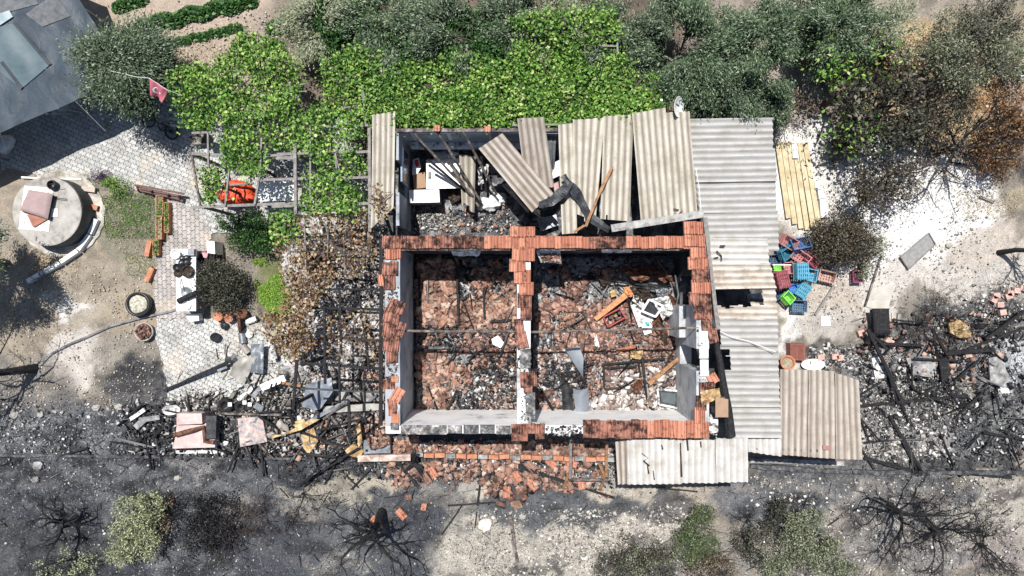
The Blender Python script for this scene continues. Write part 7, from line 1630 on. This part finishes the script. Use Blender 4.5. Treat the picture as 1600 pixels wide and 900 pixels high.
for a, b, w_, l in (((560, 700, .5), (470, 757, .1), .07, 'long charred pole slanting down left of the pinkish plank'), ((470, 760, .3), (580, 640, 1.6), .06, 'charred pole slanting up from the kerb to the charred pergola'), ((583, 728, .1), (548, 765, .1), .05, 'thin charred stick ending above the burnt tree'), ((620, 720, .1), (655, 762, .06), .1, 'flat charred board below the pinkish plank'),
    ((520, 722, .1), (560, 762, .05), .05, 'charred stick crossing the thin one above the burnt tree'), ((525, 722, .2), (507, 757, .05), .06, 'short charred stick below the long charred pole'), ((480, 742, .1), (550, 730, .1), .05, 'thin grey rod lying across the charred sticks below the kerb'),
    ((752, 735, .1), (746, 790, .05), .07, 'charred board standing down from the brick row centre'), ((810, 728, .1), (905, 760, .06), .13, 'long charred band slanting under the trestle'), ((905, 760, .08), (960, 778, .03), .08, 'lower end of the charred band towards the porch'), ((700, 790, .05), (790, 784, .05), .05, 'thin stick lying level on the burnt ground'), ((722, 790, .05), (690, 835, .04), .05, 'thin stick slanting down below the level one'),
    ((797, 806, .08), (808, 880, .06), .13, 'ash grey burnt board lying upright at the bottom middle'), ((95, 712, .1), (136, 700, .1), .06, 'charred stick alone above the kerb at the left'), ((136, 700, .1), (143, 716, .05), .06, 'short charred stub beside the stick at the left kerb'), ((1025, 762, .05), (1090, 768, .05), .05, 'thin bent stick below the front porch'), ((745, 800, .04), (742, 825, .04), .04, 'tiny upright stick at the pale ground edge')):
    beam(a, b, w_, w_ * .8, char if 'grey' not in l else wood_sooty, l)
thing('white_stone', MB().lump(P(758, 820, .05), (.22, .19, .14), .35, 1.8, 5, 18, 12), mnoise('chalk stone', [(.3, (.5, .46, .38)), (.6, (.74, .71, .62))], 4, .95), 'large pale stone on the dark ground below the house', 'stone')
GST = 'small stones on the burnt ground'
for i, (x, y, r, l) in enumerate(((60, 728, .18, 'dark stone alone on the burnt ground at the left'), (55, 749, .12, 'dark stone below the other at the left'), (277, 747, .1, 'pale stone on the burnt ground above the pale shrub'), (22, 648, .14, 'round pale stone under the tree leaning left'), (63, 649, .1, 'second pale stone under the tree leaning left'), (880, 808, .1, 'pale stone on the grey patch below the porch'), (817, 808, .09, 'pale stone near the ash grey board'), (1532, 802, .18, 'pale rounded stone among the burnt twigs at the right'), (1345, 764, .08, 'tiny pale stone below the kerb wall'), (186, 636, .13, 'flat white stone at the burnt edge left of the path'), (150, 637, .12, 'white flake on the burnt ground far left of the path'), (1483, 383, .1, 'tan stone by the slanted grey panel'))):
    thing('stone', MB().lump(P(x, y, r * .3), (r, r * .8, r * .6), .4, 2, i + 3, 12, 8), shard_pale if 'dark' not in l else concrete_dk, l, 'stone', GST)

# ---------------------------------------------------------------- debris heap left of the house, above the kerb
sofa = root('burnt_armchair_frame', P(306, 674, 0), 'pale pink sheet metal stove on the pavers, black pipe lying over it', 'stove')
mb = MB(); mb.prism([P(x, y, .5) for x, y in ((276, 646), (315, 646), (316, 662), (276, 664))], .5, .02); part(sofa, 'top', mb, mnoise('pink enamel', [(.3, (.40, .28, .26)), (.6, (.60, .47, .45))], 3, .6, 6, .1))
mb = MB(); mb.prism([P(x, y, .38) for x, y in ((276, 664.5), (318, 664), (334, 650), (336, 699), (270, 701), (274, 682))], .38, .02); part(sofa, 'body', mb, MATS['pink enamel'])
mb = MB(); mb.prism([P(x, y, .56) for x, y in ((322, 650), (338, 650), (337, 685), (322, 686))], .56, .385); part(sofa, 'side_panel', mb, steel_dk)
mb = MB(); mb.tube([P(272, 680, .5), P(300, 672, .52), P(318, 667, .52), P(321, 690, .5), P(334, 691, .45)], .07, 10, True); thing('stove_pipe', mb, rust, 'black bent stove pipe lying on the pink stove', 'pipe')
mb = MB(); mb.prism([P(x, y, .3) for x, y in ((372, 654), (410, 650), (418, 690), (376, 698))], .34, .05); thing('burnt_cabinet', mb, mnoise('scorched pink steel', [(.34, (.04, .04, .045)), (.46, (.3, .3, .31)), (.54, (.5, .33, .28)), (.68, (.7, .66, .63))], 4.5, .6, 8, .2, 40), 'scorched square metal plate with pinkish burns beside the stove', 'metal plate')
for i, (x, y, r, z, m, l) in enumerate(((352, 634, .24, .2, char, 'large black tyre like ring on the edge of the debris'), (378, 636, .2, .18, char, 'black lump with white squares right of the black ring'), (247, 672, .14, .15, char, 'round dark pot between the two burnt metal frames'), (262, 668, .12, .15, steel_dk, 'dark grey pot beside the round dark one'))):
    mb = MB(); mb.lathe(P(x, y, z), [(r * .6, -.15), (r, -.08), (r, .04), (r * .7, .1), (r * .45, .05), (r * .4, -.05)], 20, jit=.25); thing('burnt_vessel', mb, m, l, 'burnt vessel', None, smooth=True)
for i, (x, y) in enumerate(((359, 632), (382, 629), (390, 632))): box_thing('white_square', [(x - 3, y - 3), (x + 3, y - 3), (x + 3, y + 3), (x - 3, y + 3)], .36, .33, white_paint, ['white square scrap on the large black ring', 'left white square scrap on the black lump', 'right white square scrap on the black lump'][i], 'scrap')
mb = MB(); mb.lathe(P(267, 640, .2), [(.1, -.1), (.25, .02), (.26, .05), (.2, .03), (.05, -.03)], 16, 1, .7, TX(.3, .3), .2); thing('broken_bowl', mb, white_dirty, 'broken cream bowl at the lower end of the pavers', 'bowl')
for i, (a, b, w_, h, m, l) in enumerate((((204, 655, .2), (226, 640, .25), .12, .06, white_dirty, 'pale bar at the left end of the debris'), ((212, 668, .2), (226, 655, .2), .2, .08, concrete_dk, 'curved pale plate under the pale bar'), ((218, 656, .2), (250, 652, .2), .16, .07, concrete_dk, 'pale plate row joining the bar and the bowl'), ((342, 646, .3), (440, 648, .35), .07, .05, wood_sooty, 'long pale sooty batten above the burnt metal plate'), ((343, 650, .3), (338, 700, .2), .07, .06, steel, 'upright grey tube right of the stove'),
    ((398, 632, .4), (420, 645, .35), .2, .03, steel, 'grey curved sheet beside the black lump'), ((340, 706, .1), (275, 706, .1), .1, .06, white_dirty, 'pale broken plate row under the stove'), ((480, 660, .5), (545, 625, .6), .12, .04, steel, 'grey sheet metal angle slanting up to the charred pergola'), ((372, 625, .2), (395, 606, .2), .14, .05, white_dirty, 'white plank between the pavers and the debris'), ((395, 620, .25), (412, 600, .25), .14, .05, steel, 'grey plank next to the white one above the debris'),
    ((408, 606, .6), (445, 590, .6), .22, .04, white_paint, 'white board under the scorched sticks'), ((440, 598, .62), (470, 603, .6), .08, .04, wood_brown, 'brown batten end beside the white board'), ((505, 640, .3), (600, 635, .3), .22, .08, concrete, 'pale step running from the metal hood to the wall'), ((500, 622, .15), (600, 618, .15), .35, .06, concrete_dk, 'ashy slab above the pale step'), ((470, 690, .15), (500, 672, .3), .16, .06, steel_dk, 'dark grey bar leaning in the middle of the debris'))):
    beam(a, b, w_, h, m, l, cat='scrap', name='scrap_bar', group=None, jit=.1)
for i, (c4, z, l) in enumerate(((((425, 685), (470, 672), (500, 655), (486, 655), (440, 680), (424, 680)), .55, 'long curled strip of scorched foam in the debris'), (((472, 678), (490, 668), (497, 690), (482, 710), (474, 700)), .3, 'drooping piece of scorched foam below the long strip'), (((536, 700), (552, 694), (568, 705), (562, 716), (545, 712)), .35, 'flat yellow foam piece left of the pinkish plank'), (((556, 656), (562, 660), (566, 690), (560, 700)), .6, 'narrow upright yellow foam strip left of the cooker'), (((455, 660), (475, 655), (480, 665), (462, 668)), .5, 'small yellow foam scrap above the long strip'))):
    mb = MB(); pw = [P(x, y, z) for x, y in c4]; mb.prism(pw, z, z - .12); thing('foam_piece', mb, mattress, l, 'foam', 'scorched foam pieces in the left debris')
for i, (a, b, w_, l) in enumerate((((404, 650, .6), (430, 668, .4), .1, 'black beam of the crossed pair over the foam, left one'), ((450, 640, .7), (462, 668, .4), .12, 'black beam of the crossed pair over the foam, right one'), ((472, 676, .5), (550, 702, .3), .08, 'black beam running over the foam to the yellow piece'), ((500, 672, .4), (565, 655, .9), .08, 'black beam rising to the charred pergola post'), ((400, 645, .5), (455, 640, .6), .06, 'black batten lying level over the scorched sticks'),
    ((425, 600, .9), (408, 650, .3), .05, 'thin burnt rod, first of the bundle below the vine'), ((432, 598, .9), (416, 648, .3), .05, 'thin burnt rod, second of the bundle below the vine'), ((440, 596, .9), (430, 640, .3), .04, 'thin burnt rod, third of the bundle below the vine'), ((456, 590, .9), (436, 645, .3), .03, 'pale thin rod right of the rod bundle'), ((300, 648, .2), (345, 640, .25), .05, 'charred rod above the pink stove'), ((210, 690, .1), (260, 668, .2), .05, 'charred bent rod left of the pink stove'), ((190, 640, .1), (215, 690, .1), .04, 'thin burnt rod at the left end of the debris'))):
    beam(a, b, w_, w_ * .8, char if 'pale' not in l else wood_grey, l)
rub('ash_rubble', [(190, 635), (440, 620), (600, 640), (600, 712), (190, 710)], 2600, shard_ash, (.03, .15), z=.04, zr=.1, thick=(.2, .7), seed=90, clump=.7)
rub('charcoal_crumbs', [(190, 650), (300, 630), (440, 610), (600, 600), (600, 714), (190, 714)], 1000, shard_char, (.03, .2), z=.04, zr=.12, thick=(.2, .7), seed=91, clump=.6)
rub('pale_debris', [(370, 600), (470, 590), (500, 700), (380, 700)], 500, shard_pale, (.05, .22), z=.08, zr=.2, thick=(.15, .5), seed=92, clump=.6)
rub('pale_debris', [(255, 622), (340, 610), (360, 645), (260, 650)], 260, shard_pale, (.05, .18), z=.05, zr=.06, thick=(.3, .6), seed=93, clump=.6)
rub('tile_rubble', [(400, 680), (600, 640), (600, 712), (400, 712)], 160, shard_red, (.06, .2), z=.06, zr=.1, seed=94, clump=.9)
rub('ash_rubble', [(460, 360), (596, 360), (596, 640), (480, 640)], 2600, shard_pale2, (.03, .13), z=.04, zr=.06, thick=(.2, .7), seed=95, clump=.6)
rub('charcoal_crumbs', [(460, 400), (600, 400), (600, 660), (470, 660)], 700, shard_char, (.03, .16), z=.04, zr=.06, thick=(.2, .7), seed=96, clump=.7)
rub('tile_rubble', [(560, 560), (600, 560), (600, 665), (570, 665)], 60, shard_red, (.08, .2), z=.06, zr=.1, seed=97, clump=.8)
# loose stones and ash crumbs over the open ground
rub('pale_stones', [(0, 650), (600, 700), (1000, 790), (1000, 900), (0, 900)], 2400, shard_pale, (.012, .05), z=.01, zr=.02, thick=(.4, .9), seed=100, clump=.5)
rub('pale_stones', [(740, 800), (1100, 790), (1100, 900), (740, 900)], 4200, shard_pale, (.02, .09), z=.01, zr=.03, thick=(.4, .9), seed=101, clump=.7)
rub('charcoal_crumbs', [(0, 600), (1600, 740), (1600, 900), (0, 900)], 7000, shard_char, (.015, .06), z=.01, zr=.02, thick=(.4, .9), seed=102, clump=.8)
rub('pale_stones', [(1170, 745), (1600, 745), (1600, 900), (1170, 900)], 3200, shard_pale, (.02, .08), z=.01, zr=.03, thick=(.4, .9), seed=103, clump=.7)
rub('pale_stones', [(0, 620), (230, 640), (560, 712), (0, 712)], 1800, shard_ash, (.02, .09), z=.01, zr=.03, thick=(.3, .8), seed=104, clump=.8)
rub('soil_crumbs', [(60, 400), (240, 440), (240, 640), (0, 640), (0, 520)], 1600, misland('soil crumb', [(0, (.2, .17, .14)), (.5, (.42, .37, .3)), (1, (.6, .56, .5))]), (.012, .05), z=.01, zr=.02, thick=(.4, .9), seed=105, clump=.6)
rub('soil_crumbs', [(200, 20), (560, 10), (520, 110), (260, 110)], 1100, MATS['soil crumb'], (.012, .05), z=.01, zr=.02, thick=(.4, .9), seed=106, clump=.5)
rub('soil_crumbs', [(1380, 60), (1600, 100), (1600, 240), (1400, 230)], 1200, misland('ochre crumb', [(0, (.2, .12, .06)), (.5, (.5, .36, .2)), (1, (.68, .55, .36))]), (.02, .08), z=.01, zr=.03, thick=(.4, .9), seed=107, clump=.7)

for i, (pl, n_) in enumerate((([(0, 640), (600, 700), (1600, 740), (1600, 900), (0, 900)], 1500), ([(1340, 480), (1600, 470), (1600, 740), (1345, 740)], 700), ([(190, 630), (600, 380), (600, 712), (190, 712)], 800), ([(1240, 200), (1600, 240), (1600, 480), (1240, 520)], 130), ([(1230, 60), (1600, 60), (1600, 260), (1300, 240)], 500), (LR, 160), (RR, 260))):
    rg = np.random.default_rng(600 + i); p = polypts(pl, n_, rg, .02 if i < 5 else .28, .05, .8, .02, 600 + i)
    thing('twig_litter', shards(p, rg, (.05, .38 if i not in (3,) else .2), (.03, .05), (.02, .06), .12, .3), shard_char if i != 3 and i != 4 else L_bronze, None, None, kind='stuff')
for i, (pl, n_, m) in enumerate((([(190, 630), (420, 600), (600, 560), (600, 715), (190, 712)], 150, shard_char), ([(1345, 500), (1600, 470), (1600, 735), (1345, 735)], 60, shard_char), ([(380, 600), (560, 600), (560, 712), (380, 712)], 60, wood_sooty), (RR, 45, shard_char), (LR, 22, shard_char))):
    rg = np.random.default_rng(700 + i); p = polypts(pl, n_, rg, .12 if i < 3 else .34, .14, .6, .02, 700 + i)
    thing('burnt_sticks', shards(p, rg, (.3, 1.15), (.035, .05), (.035, .07), .1, .3, 1.3), m, None, None, kind='stuff')
# ---------------------------------------------------------------- furniture remains inside the right room
cup = root('burnt_radiator', P(913, 630, 0), 'curved grey metal tank halves standing in the lower left of the right room', 'metal tank')
mb = MB(); mb.patch([P(895, 607, .9), P(919, 606, .95), P(921, 640, .55), P(900, 646, .6)], 10, 10, lambda u, v: .12 * math.sin(u * 3.14), .02); part(cup, 'side', mb, MATS['blue grey steel'])
mb = MB(); mb.patch([P(877, 605, .7), P(893, 605, .7), P(897, 644, .45), P(880, 648, .4)], 8, 10, lambda u, v: -.12 * math.sin(u * 3.14), .02); part(cup, 'side', mb, steel_dk)
mb = MB(); mb.patch([P(882, 545, .6), P(905, 540, .75), P(912, 560, .7), P(911, 590, .45)], 8, 10, lambda u, v: .05 * math.sin(u * 3), .015); thing('metal_sheet', mb, MATS['blue grey steel'], 'grey metal sheet leaning in the middle of the right room', 'metal sheet')
thing('burnt_drum', MB().lathe(P(924, 433, .3), [(.06, -.08), (.13, -.1), (.155, -.02), (.13, .06), (.09, .06), (.05, 0)], 22), char, 'round black drum at the upper part of the right room', 'drum', smooth=True)
chf = root('burnt_chair_frame', P(970, 585, 0), 'charred chair frame lying on the right room floor', 'chair')
for a, b, n in (((941, 570, .45), (1040, 560, .45), 'rail'), ((942, 575, .4), (995, 573, .4), 'rail'), ((943, 568, .45), (944, 607, .4), 'leg'), ((998, 562, .45), (1000, 590, .4), 'leg'), ((944, 608, .4), (968, 606, .4), 'seat_rail'), ((948, 590, .35), (970, 605, .35), 'brace')):
    mb = MB(); mb.bar(P(*a), P(*b), .07, .05, .25); part(chf, n, mb, char if n != 'seat_rail' else char_brown)
def plank_(a, b, w0, w1, m, l, z=.02):
    a = P(*a); b = P(*b); d = (b - a).normalized(); s_ = Vector((-d.y, d.x, 0)); mb = MB()
    mb.add([a + s_ * w0 / 2, a - s_ * w0 / 2, b - s_ * w1 / 2, b + s_ * w1 / 2] + [v - Vector((0, 0, .03)) for v in (a + s_ * w0 / 2, a - s_ * w0 / 2, b - s_ * w1 / 2, b + s_ * w1 / 2)], [(3, 2, 1, 0)[::-1], (4, 5, 6, 7)[::-1], (0, 4, 5, 1)[::-1], (1, 5, 6, 2)[::-1], (2, 6, 7, 3)[::-1], (3, 7, 4, 0)[::-1]]); thing('plank', mb, m, l, 'plank')
plank_((1014, 600, .4), (1068, 553, .8), .16, .09, wood_brown, 'brown plank leaning from the white ash to the right wall'); plank_((930, 499, .5), (978, 461, .7), .13, .18, mnoise('orange varnished wood', [(.3, (.36, .14, .06)), (.6, (.62, .28, .13))], 9, .5, 6, .2), 'orange varnished board pointing at the red basket')
mb = MB(); mb.lump(P(983, 455, .7), (.15, .14, .12), .6, 3, 2, 16, 10); thing('folded_wood', mb, MATS['orange varnished wood'], 'crumpled orange bundle at the top of the orange board', 'bundle')
tv = root('burnt_television', P(1045, 624, 0), 'burnt box television facing up at the lower right of the right room', 'television')
mb = MB(); mb.prism([P(x, y, .5) for x, y in ((1027, 608), (1062, 611), (1061, 638), (1030, 632))], .5, .1); part(tv, 'body', mb, steel_dk)
mb = MB(); mb.prism([P(x, y, .53) for x, y in ((1032, 613), (1056, 615), (1055, 632), (1034, 628))], .535, .502); part(tv, 'screen', mb, glass_dk)
for a, b in (((1027, 608), (1062, 611)), ((1030, 632), (1061, 638)), ((1027, 608), (1030, 632)), ((1062, 611), (1061, 638))): mb = MB(); mb.bar(P(*a, .53), P(*b, .53), .06, .05, .1); part(tv, 'frame', mb, white_dirty)
redb = root('red_basket', P(961, 497, 0), 'dark red plastic basket holding burnt bottles in the right room', 'basket')
rb = [P(x, y, .55) for x, y in ((943, 495), (968, 482), (977, 496), (950, 511))]
for a in range(4): mb = MB(); mb.bar(rb[a], rb[(a + 1) % 4], .04, .04); part(redb, 'rim', mb, flat('dark red plastic', (.30, .05, .05), .5))
mb = MB(); cc = sum(rb, Vector()) / 4; ib = [cc.lerp(v, .82) - Vector((0, 0, .3)) for v in rb]
mb.add(rb + ib, [(0, 1, 5, 4), (1, 2, 6, 5), (2, 3, 7, 6), (3, 0, 4, 7), (4, 5, 6, 7)]); part(redb, 'wall', mb, MATS['dark red plastic'])
for i, (x, y) in enumerate(((952, 497), (959, 494), (966, 490), (962, 499))):
    mb = MB(); mb.tube([P(x, y, .35), P(x + 2, y - 1, .55)], .05, 8); thing('burnt_bottle', mb, black_pl if i != 1 else mattress, ['black bottle at the left in the red basket', 'tan bottle in the red basket', 'black bottle at the top in the red basket', 'black bottle at the lower edge in the red basket'][i], 'bottle')
box_thing('sponge', [(953, 455), (961, 452), (964, 462), (955, 465)], .45, .36, mattress, 'yellow sponge block above the orange board', 'sponge')
# heap of twisted appliances
fr2 = root('picture_screen', P(1013, 480, 0), 'white square frame around a black panel in the appliance heap', 'frame')
q4 = [P(1003, 486, .8), P(1014, 468, .9), P(1036, 478, .85), P(1024, 495, .75)]
for a in range(4): mb = MB(); mb.bar(q4[a], q4[(a + 1) % 4], .06, .05); part(fr2, 'side', mb, white_paint)
mb = MB(); mb.patch([v - Vector((0, 0, .03)) for v in q4], 4, 4, None, .02); part(fr2, 'panel', mb, steel_dk)
for i, (c4, zf_, m, l, nm) in enumerate((([P(985, 477, .55), P(1004, 470, .6), P(1022, 500, .5), P(998, 512, .45)], .05, white_dirty, 'white door panel with a small turquoise mark in the appliance heap', 'appliance_door'), ([P(999, 500, .5), P(1020, 498, .5), P(1018, 520, .4), P(1007, 524, .38)], .04, white_paint, 'pointed white panel end below the pipe in the right room', 'appliance_cover'), ([P(1018, 466, .9), P(1045, 462, 1.0), P(1054, 488, .8), P(1036, 500, .7)], .14, white_dirty, 'buckled white appliance shell with black holes', 'appliance_shell'),
    ([P(984, 448, .8), P(1015, 455, .9), P(1018, 470, .8), P(995, 472, .7)], .14, char_brown, 'brown folded fabric over the appliance heap', 'burnt_fabric'), ([P(990, 460, .75), P(1003, 466, .75), P(1004, 482, .7), P(988, 470, .7)], .08, white_dirty, 'cream curved panel left of the white frame', 'curved_panel'), ([P(960, 420, .7), P(1000, 415, .8), P(1035, 425, .8), P(1000, 440, .6)], .2, rust, 'brown crumpled sheet in the upper right room', 'crumpled_sheet'), ([P(1020, 415, .8), P(1050, 430, .8), P(1052, 445, .6), P(1022, 432, .6)], .15, rust, 'rusty sheet near the right wall shade', 'crumpled_sheet'),
    ([P(960, 440, .5), P(1030, 445, .5), P(1050, 450, .5), P(1020, 456, .4)], .1, steel_dk, 'long dark metal strip across the upper right room', 'metal_strip'), ([P(1024, 452, .8), P(1042, 450, .8), P(1046, 470, .7), P(1028, 466, .7)], .1, steel, 'grey buckled sheet above the appliance shell', 'metal_sheet'), ([P(1040, 455, .7), P(1056, 465, .7), P(1054, 485, .6), P(1042, 475, .6)], .1, rust, 'brown buckled sheet right of the appliance shell', 'metal_sheet'), ([P(1022, 500, .5), P(1036, 505, .5), P(1048, 535, .3), P(1038, 540, .3)], .08, char_brown, 'brown torn sheet below the appliance heap', 'torn_sheet'),
    ([P(1012, 498, .5), P(1030, 492, .5), P(1044, 520, .4), P(1030, 525, .4)], .1, rust, 'rusty torn sheet beside the pointed white panel', 'torn_sheet'), ([P(928, 425, .6), P(945, 438, .5), P(965, 440, .5), P(945, 448, .5)], .12, char_brown, 'bent brown strip beside the black drum', 'bent_strip'), ([P(985, 548, .45), P(1005, 545, .5), P(1003, 560, .45), P(985, 562, .4)], .12, mattress, 'tan curled piece in the lower middle of the right room', 'curled_piece'), ([P(965, 545, .4), P(995, 538, .45), P(992, 545, .42), P(962, 551, .4)], .05, brick_mat, 'orange strip above the tan curled piece', 'orange_strip'),
    ([P(985, 600, .45), P(1005, 592, .5), P(1002, 610, .4), P(990, 616, .4)], .16, rust, 'rounded brown piece beside the charred chair', 'curled_piece'), ([P(926, 520, .35), P(932, 522, .35), P(938, 545, .35), P(930, 540, .35)], .05, white_paint, 'white strip in the middle of the right room', 'white_strip'))):
    mb = MB(); sd = i * 1.3; mb.patch(c4, 16, 16, lambda u, v: zf_ * (mn.noise(Vector((u * 3.2, v * 3.2, sd))) * 1.2 + .5 * mn.noise(Vector((u * 8, v * 8, sd)))), .012)
    thing(nm, mb, m, l, 'wreckage', 'twisted wreckage in the right room')
box_thing('turquoise_scrap', [(1008, 502), (1014, 504), (1016, 508), (1010, 507)], .58, .56, flat('turquoise', (.05, .5, .42), .5), 'turquoise scrap on the white door panel', 'scrap')
thing('red_cup', MB().lathe(P(1048, 508, .3), [(.06, 0), (.09, .1), (.07, .1), (.05, .03)], 14), flat('red cup', (.6, .06, .09), .5), 'small red cup beside the grey window reveal', 'cup', smooth=True)
for i, (pts_, r, l) in enumerate(((((960, 420, .7), (975, 412, .9), (1000, 410, 1.0), (1020, 415, .9), (1035, 428, .7)), .02, 'thin dark hoop over the crumpled sheets'), (((1055, 430, .9), (1060, 460, .8), (1056, 480, .8), (1045, 495, .7)), .025, 'pale curved rod near the right wall'), (((958, 440, .6), (962, 450, .6), (975, 462, .6), (985, 470, .7)), .015, 'black wire left of the appliance heap'), (((1046, 560, .4), (1050, 585, .4), (1053, 602, .3)), .01, 'thin wire beside the television'))):
    thing('bent_rod', MB().tube([P(*q) for q in pts_], r, 6), char if i != 1 else steel, l, 'rod', 'bent rods in the right room')
# right hand left-room details
GB2 = 'fallen battens in the left room'
for a, b, l in (((713, 412, .5), (717, 508, .4), 'charred batten standing upright through the left room rubble'), ((756, 452, .4), (757, 498, .4), 'short charred batten right of the upright one'), ((655, 430, .35), (656, 480, .35), 'charred batten along the left wall foot'), ((766, 503, .4), (800, 500, .4), 'charred curved batten under the pipe')):
    beam(a, b, .08, .07, char, l, cat='batten', name='charred_batten', group=GB2)
mb = MB(); mb.patch([P(668, 541, .35), P(702, 540, .35), P(704, 548, .3), P(670, 548, .3)], 10, 5, lambda u, v: .06 * math.sin(v * 3.14), .02); thing('burnt_roll', mb, steel_dk, 'dark rolled sheet above the shadow line in the left room', 'roll')
box_thing('white_scrap', [(768, 530), (778, 524), (788, 536), (782, 544), (770, 538)], .36, .33, white_paint, 'angular white scrap in the left room', 'scrap')
# cables
thing('white_cable', MB().tube([P(1125, 518, 2.62), P(1145, 527, 2.6), P(1170, 533, 2.58), P(1212, 550, 2.56)], .010, 5), white_paint, 'loose white cable lying over the side roof', 'cable')
thing('thin_cable', MB().tube([P(1087, 262, 2.72), P(1092, 290, 2.72), P(1096, 335, 2.75)], .008, 5), white_paint, 'thin white cable at the join of beige and grey roofs', 'cable')
thing('black_cable', MB().tube([P(989, 366, ZT + .08), P(1010, 382, ZT - .1), P(1040, 425, 1.6), P(1048, 440, .9)], .007, 4), black_pl, 'thin black cable hanging from the tile row into the right room', 'cable')
thing('black_wire', MB().tube([P(1074, 460, ZT + .12), P(1085, 480, ZT + .14), P(1108, 500, ZT + .1), P(1118, 518, ZT)], .008, 4), black_pl, 'thin black wire over the tiles of the right wall', 'wire')
# terracotta garden box by the field, white crate frame
wc_ = root('white_garden_crate', P(504, 70, 0), 'tiny white open crate on the bare field above the vine', 'crate')
for a, b in (((496, 69), (511, 69)), ((496, 74), (511, 74)), ((496, 69), (496, 74)), ((511, 69), (511, 74)), ((503, 69), (503, 74))): mb = MB(); mb.bar(P(*a, .16), P(*b, .16), .03, .1); part(wc_, 'side', mb, white_paint)
SC.view_layers[0].update()
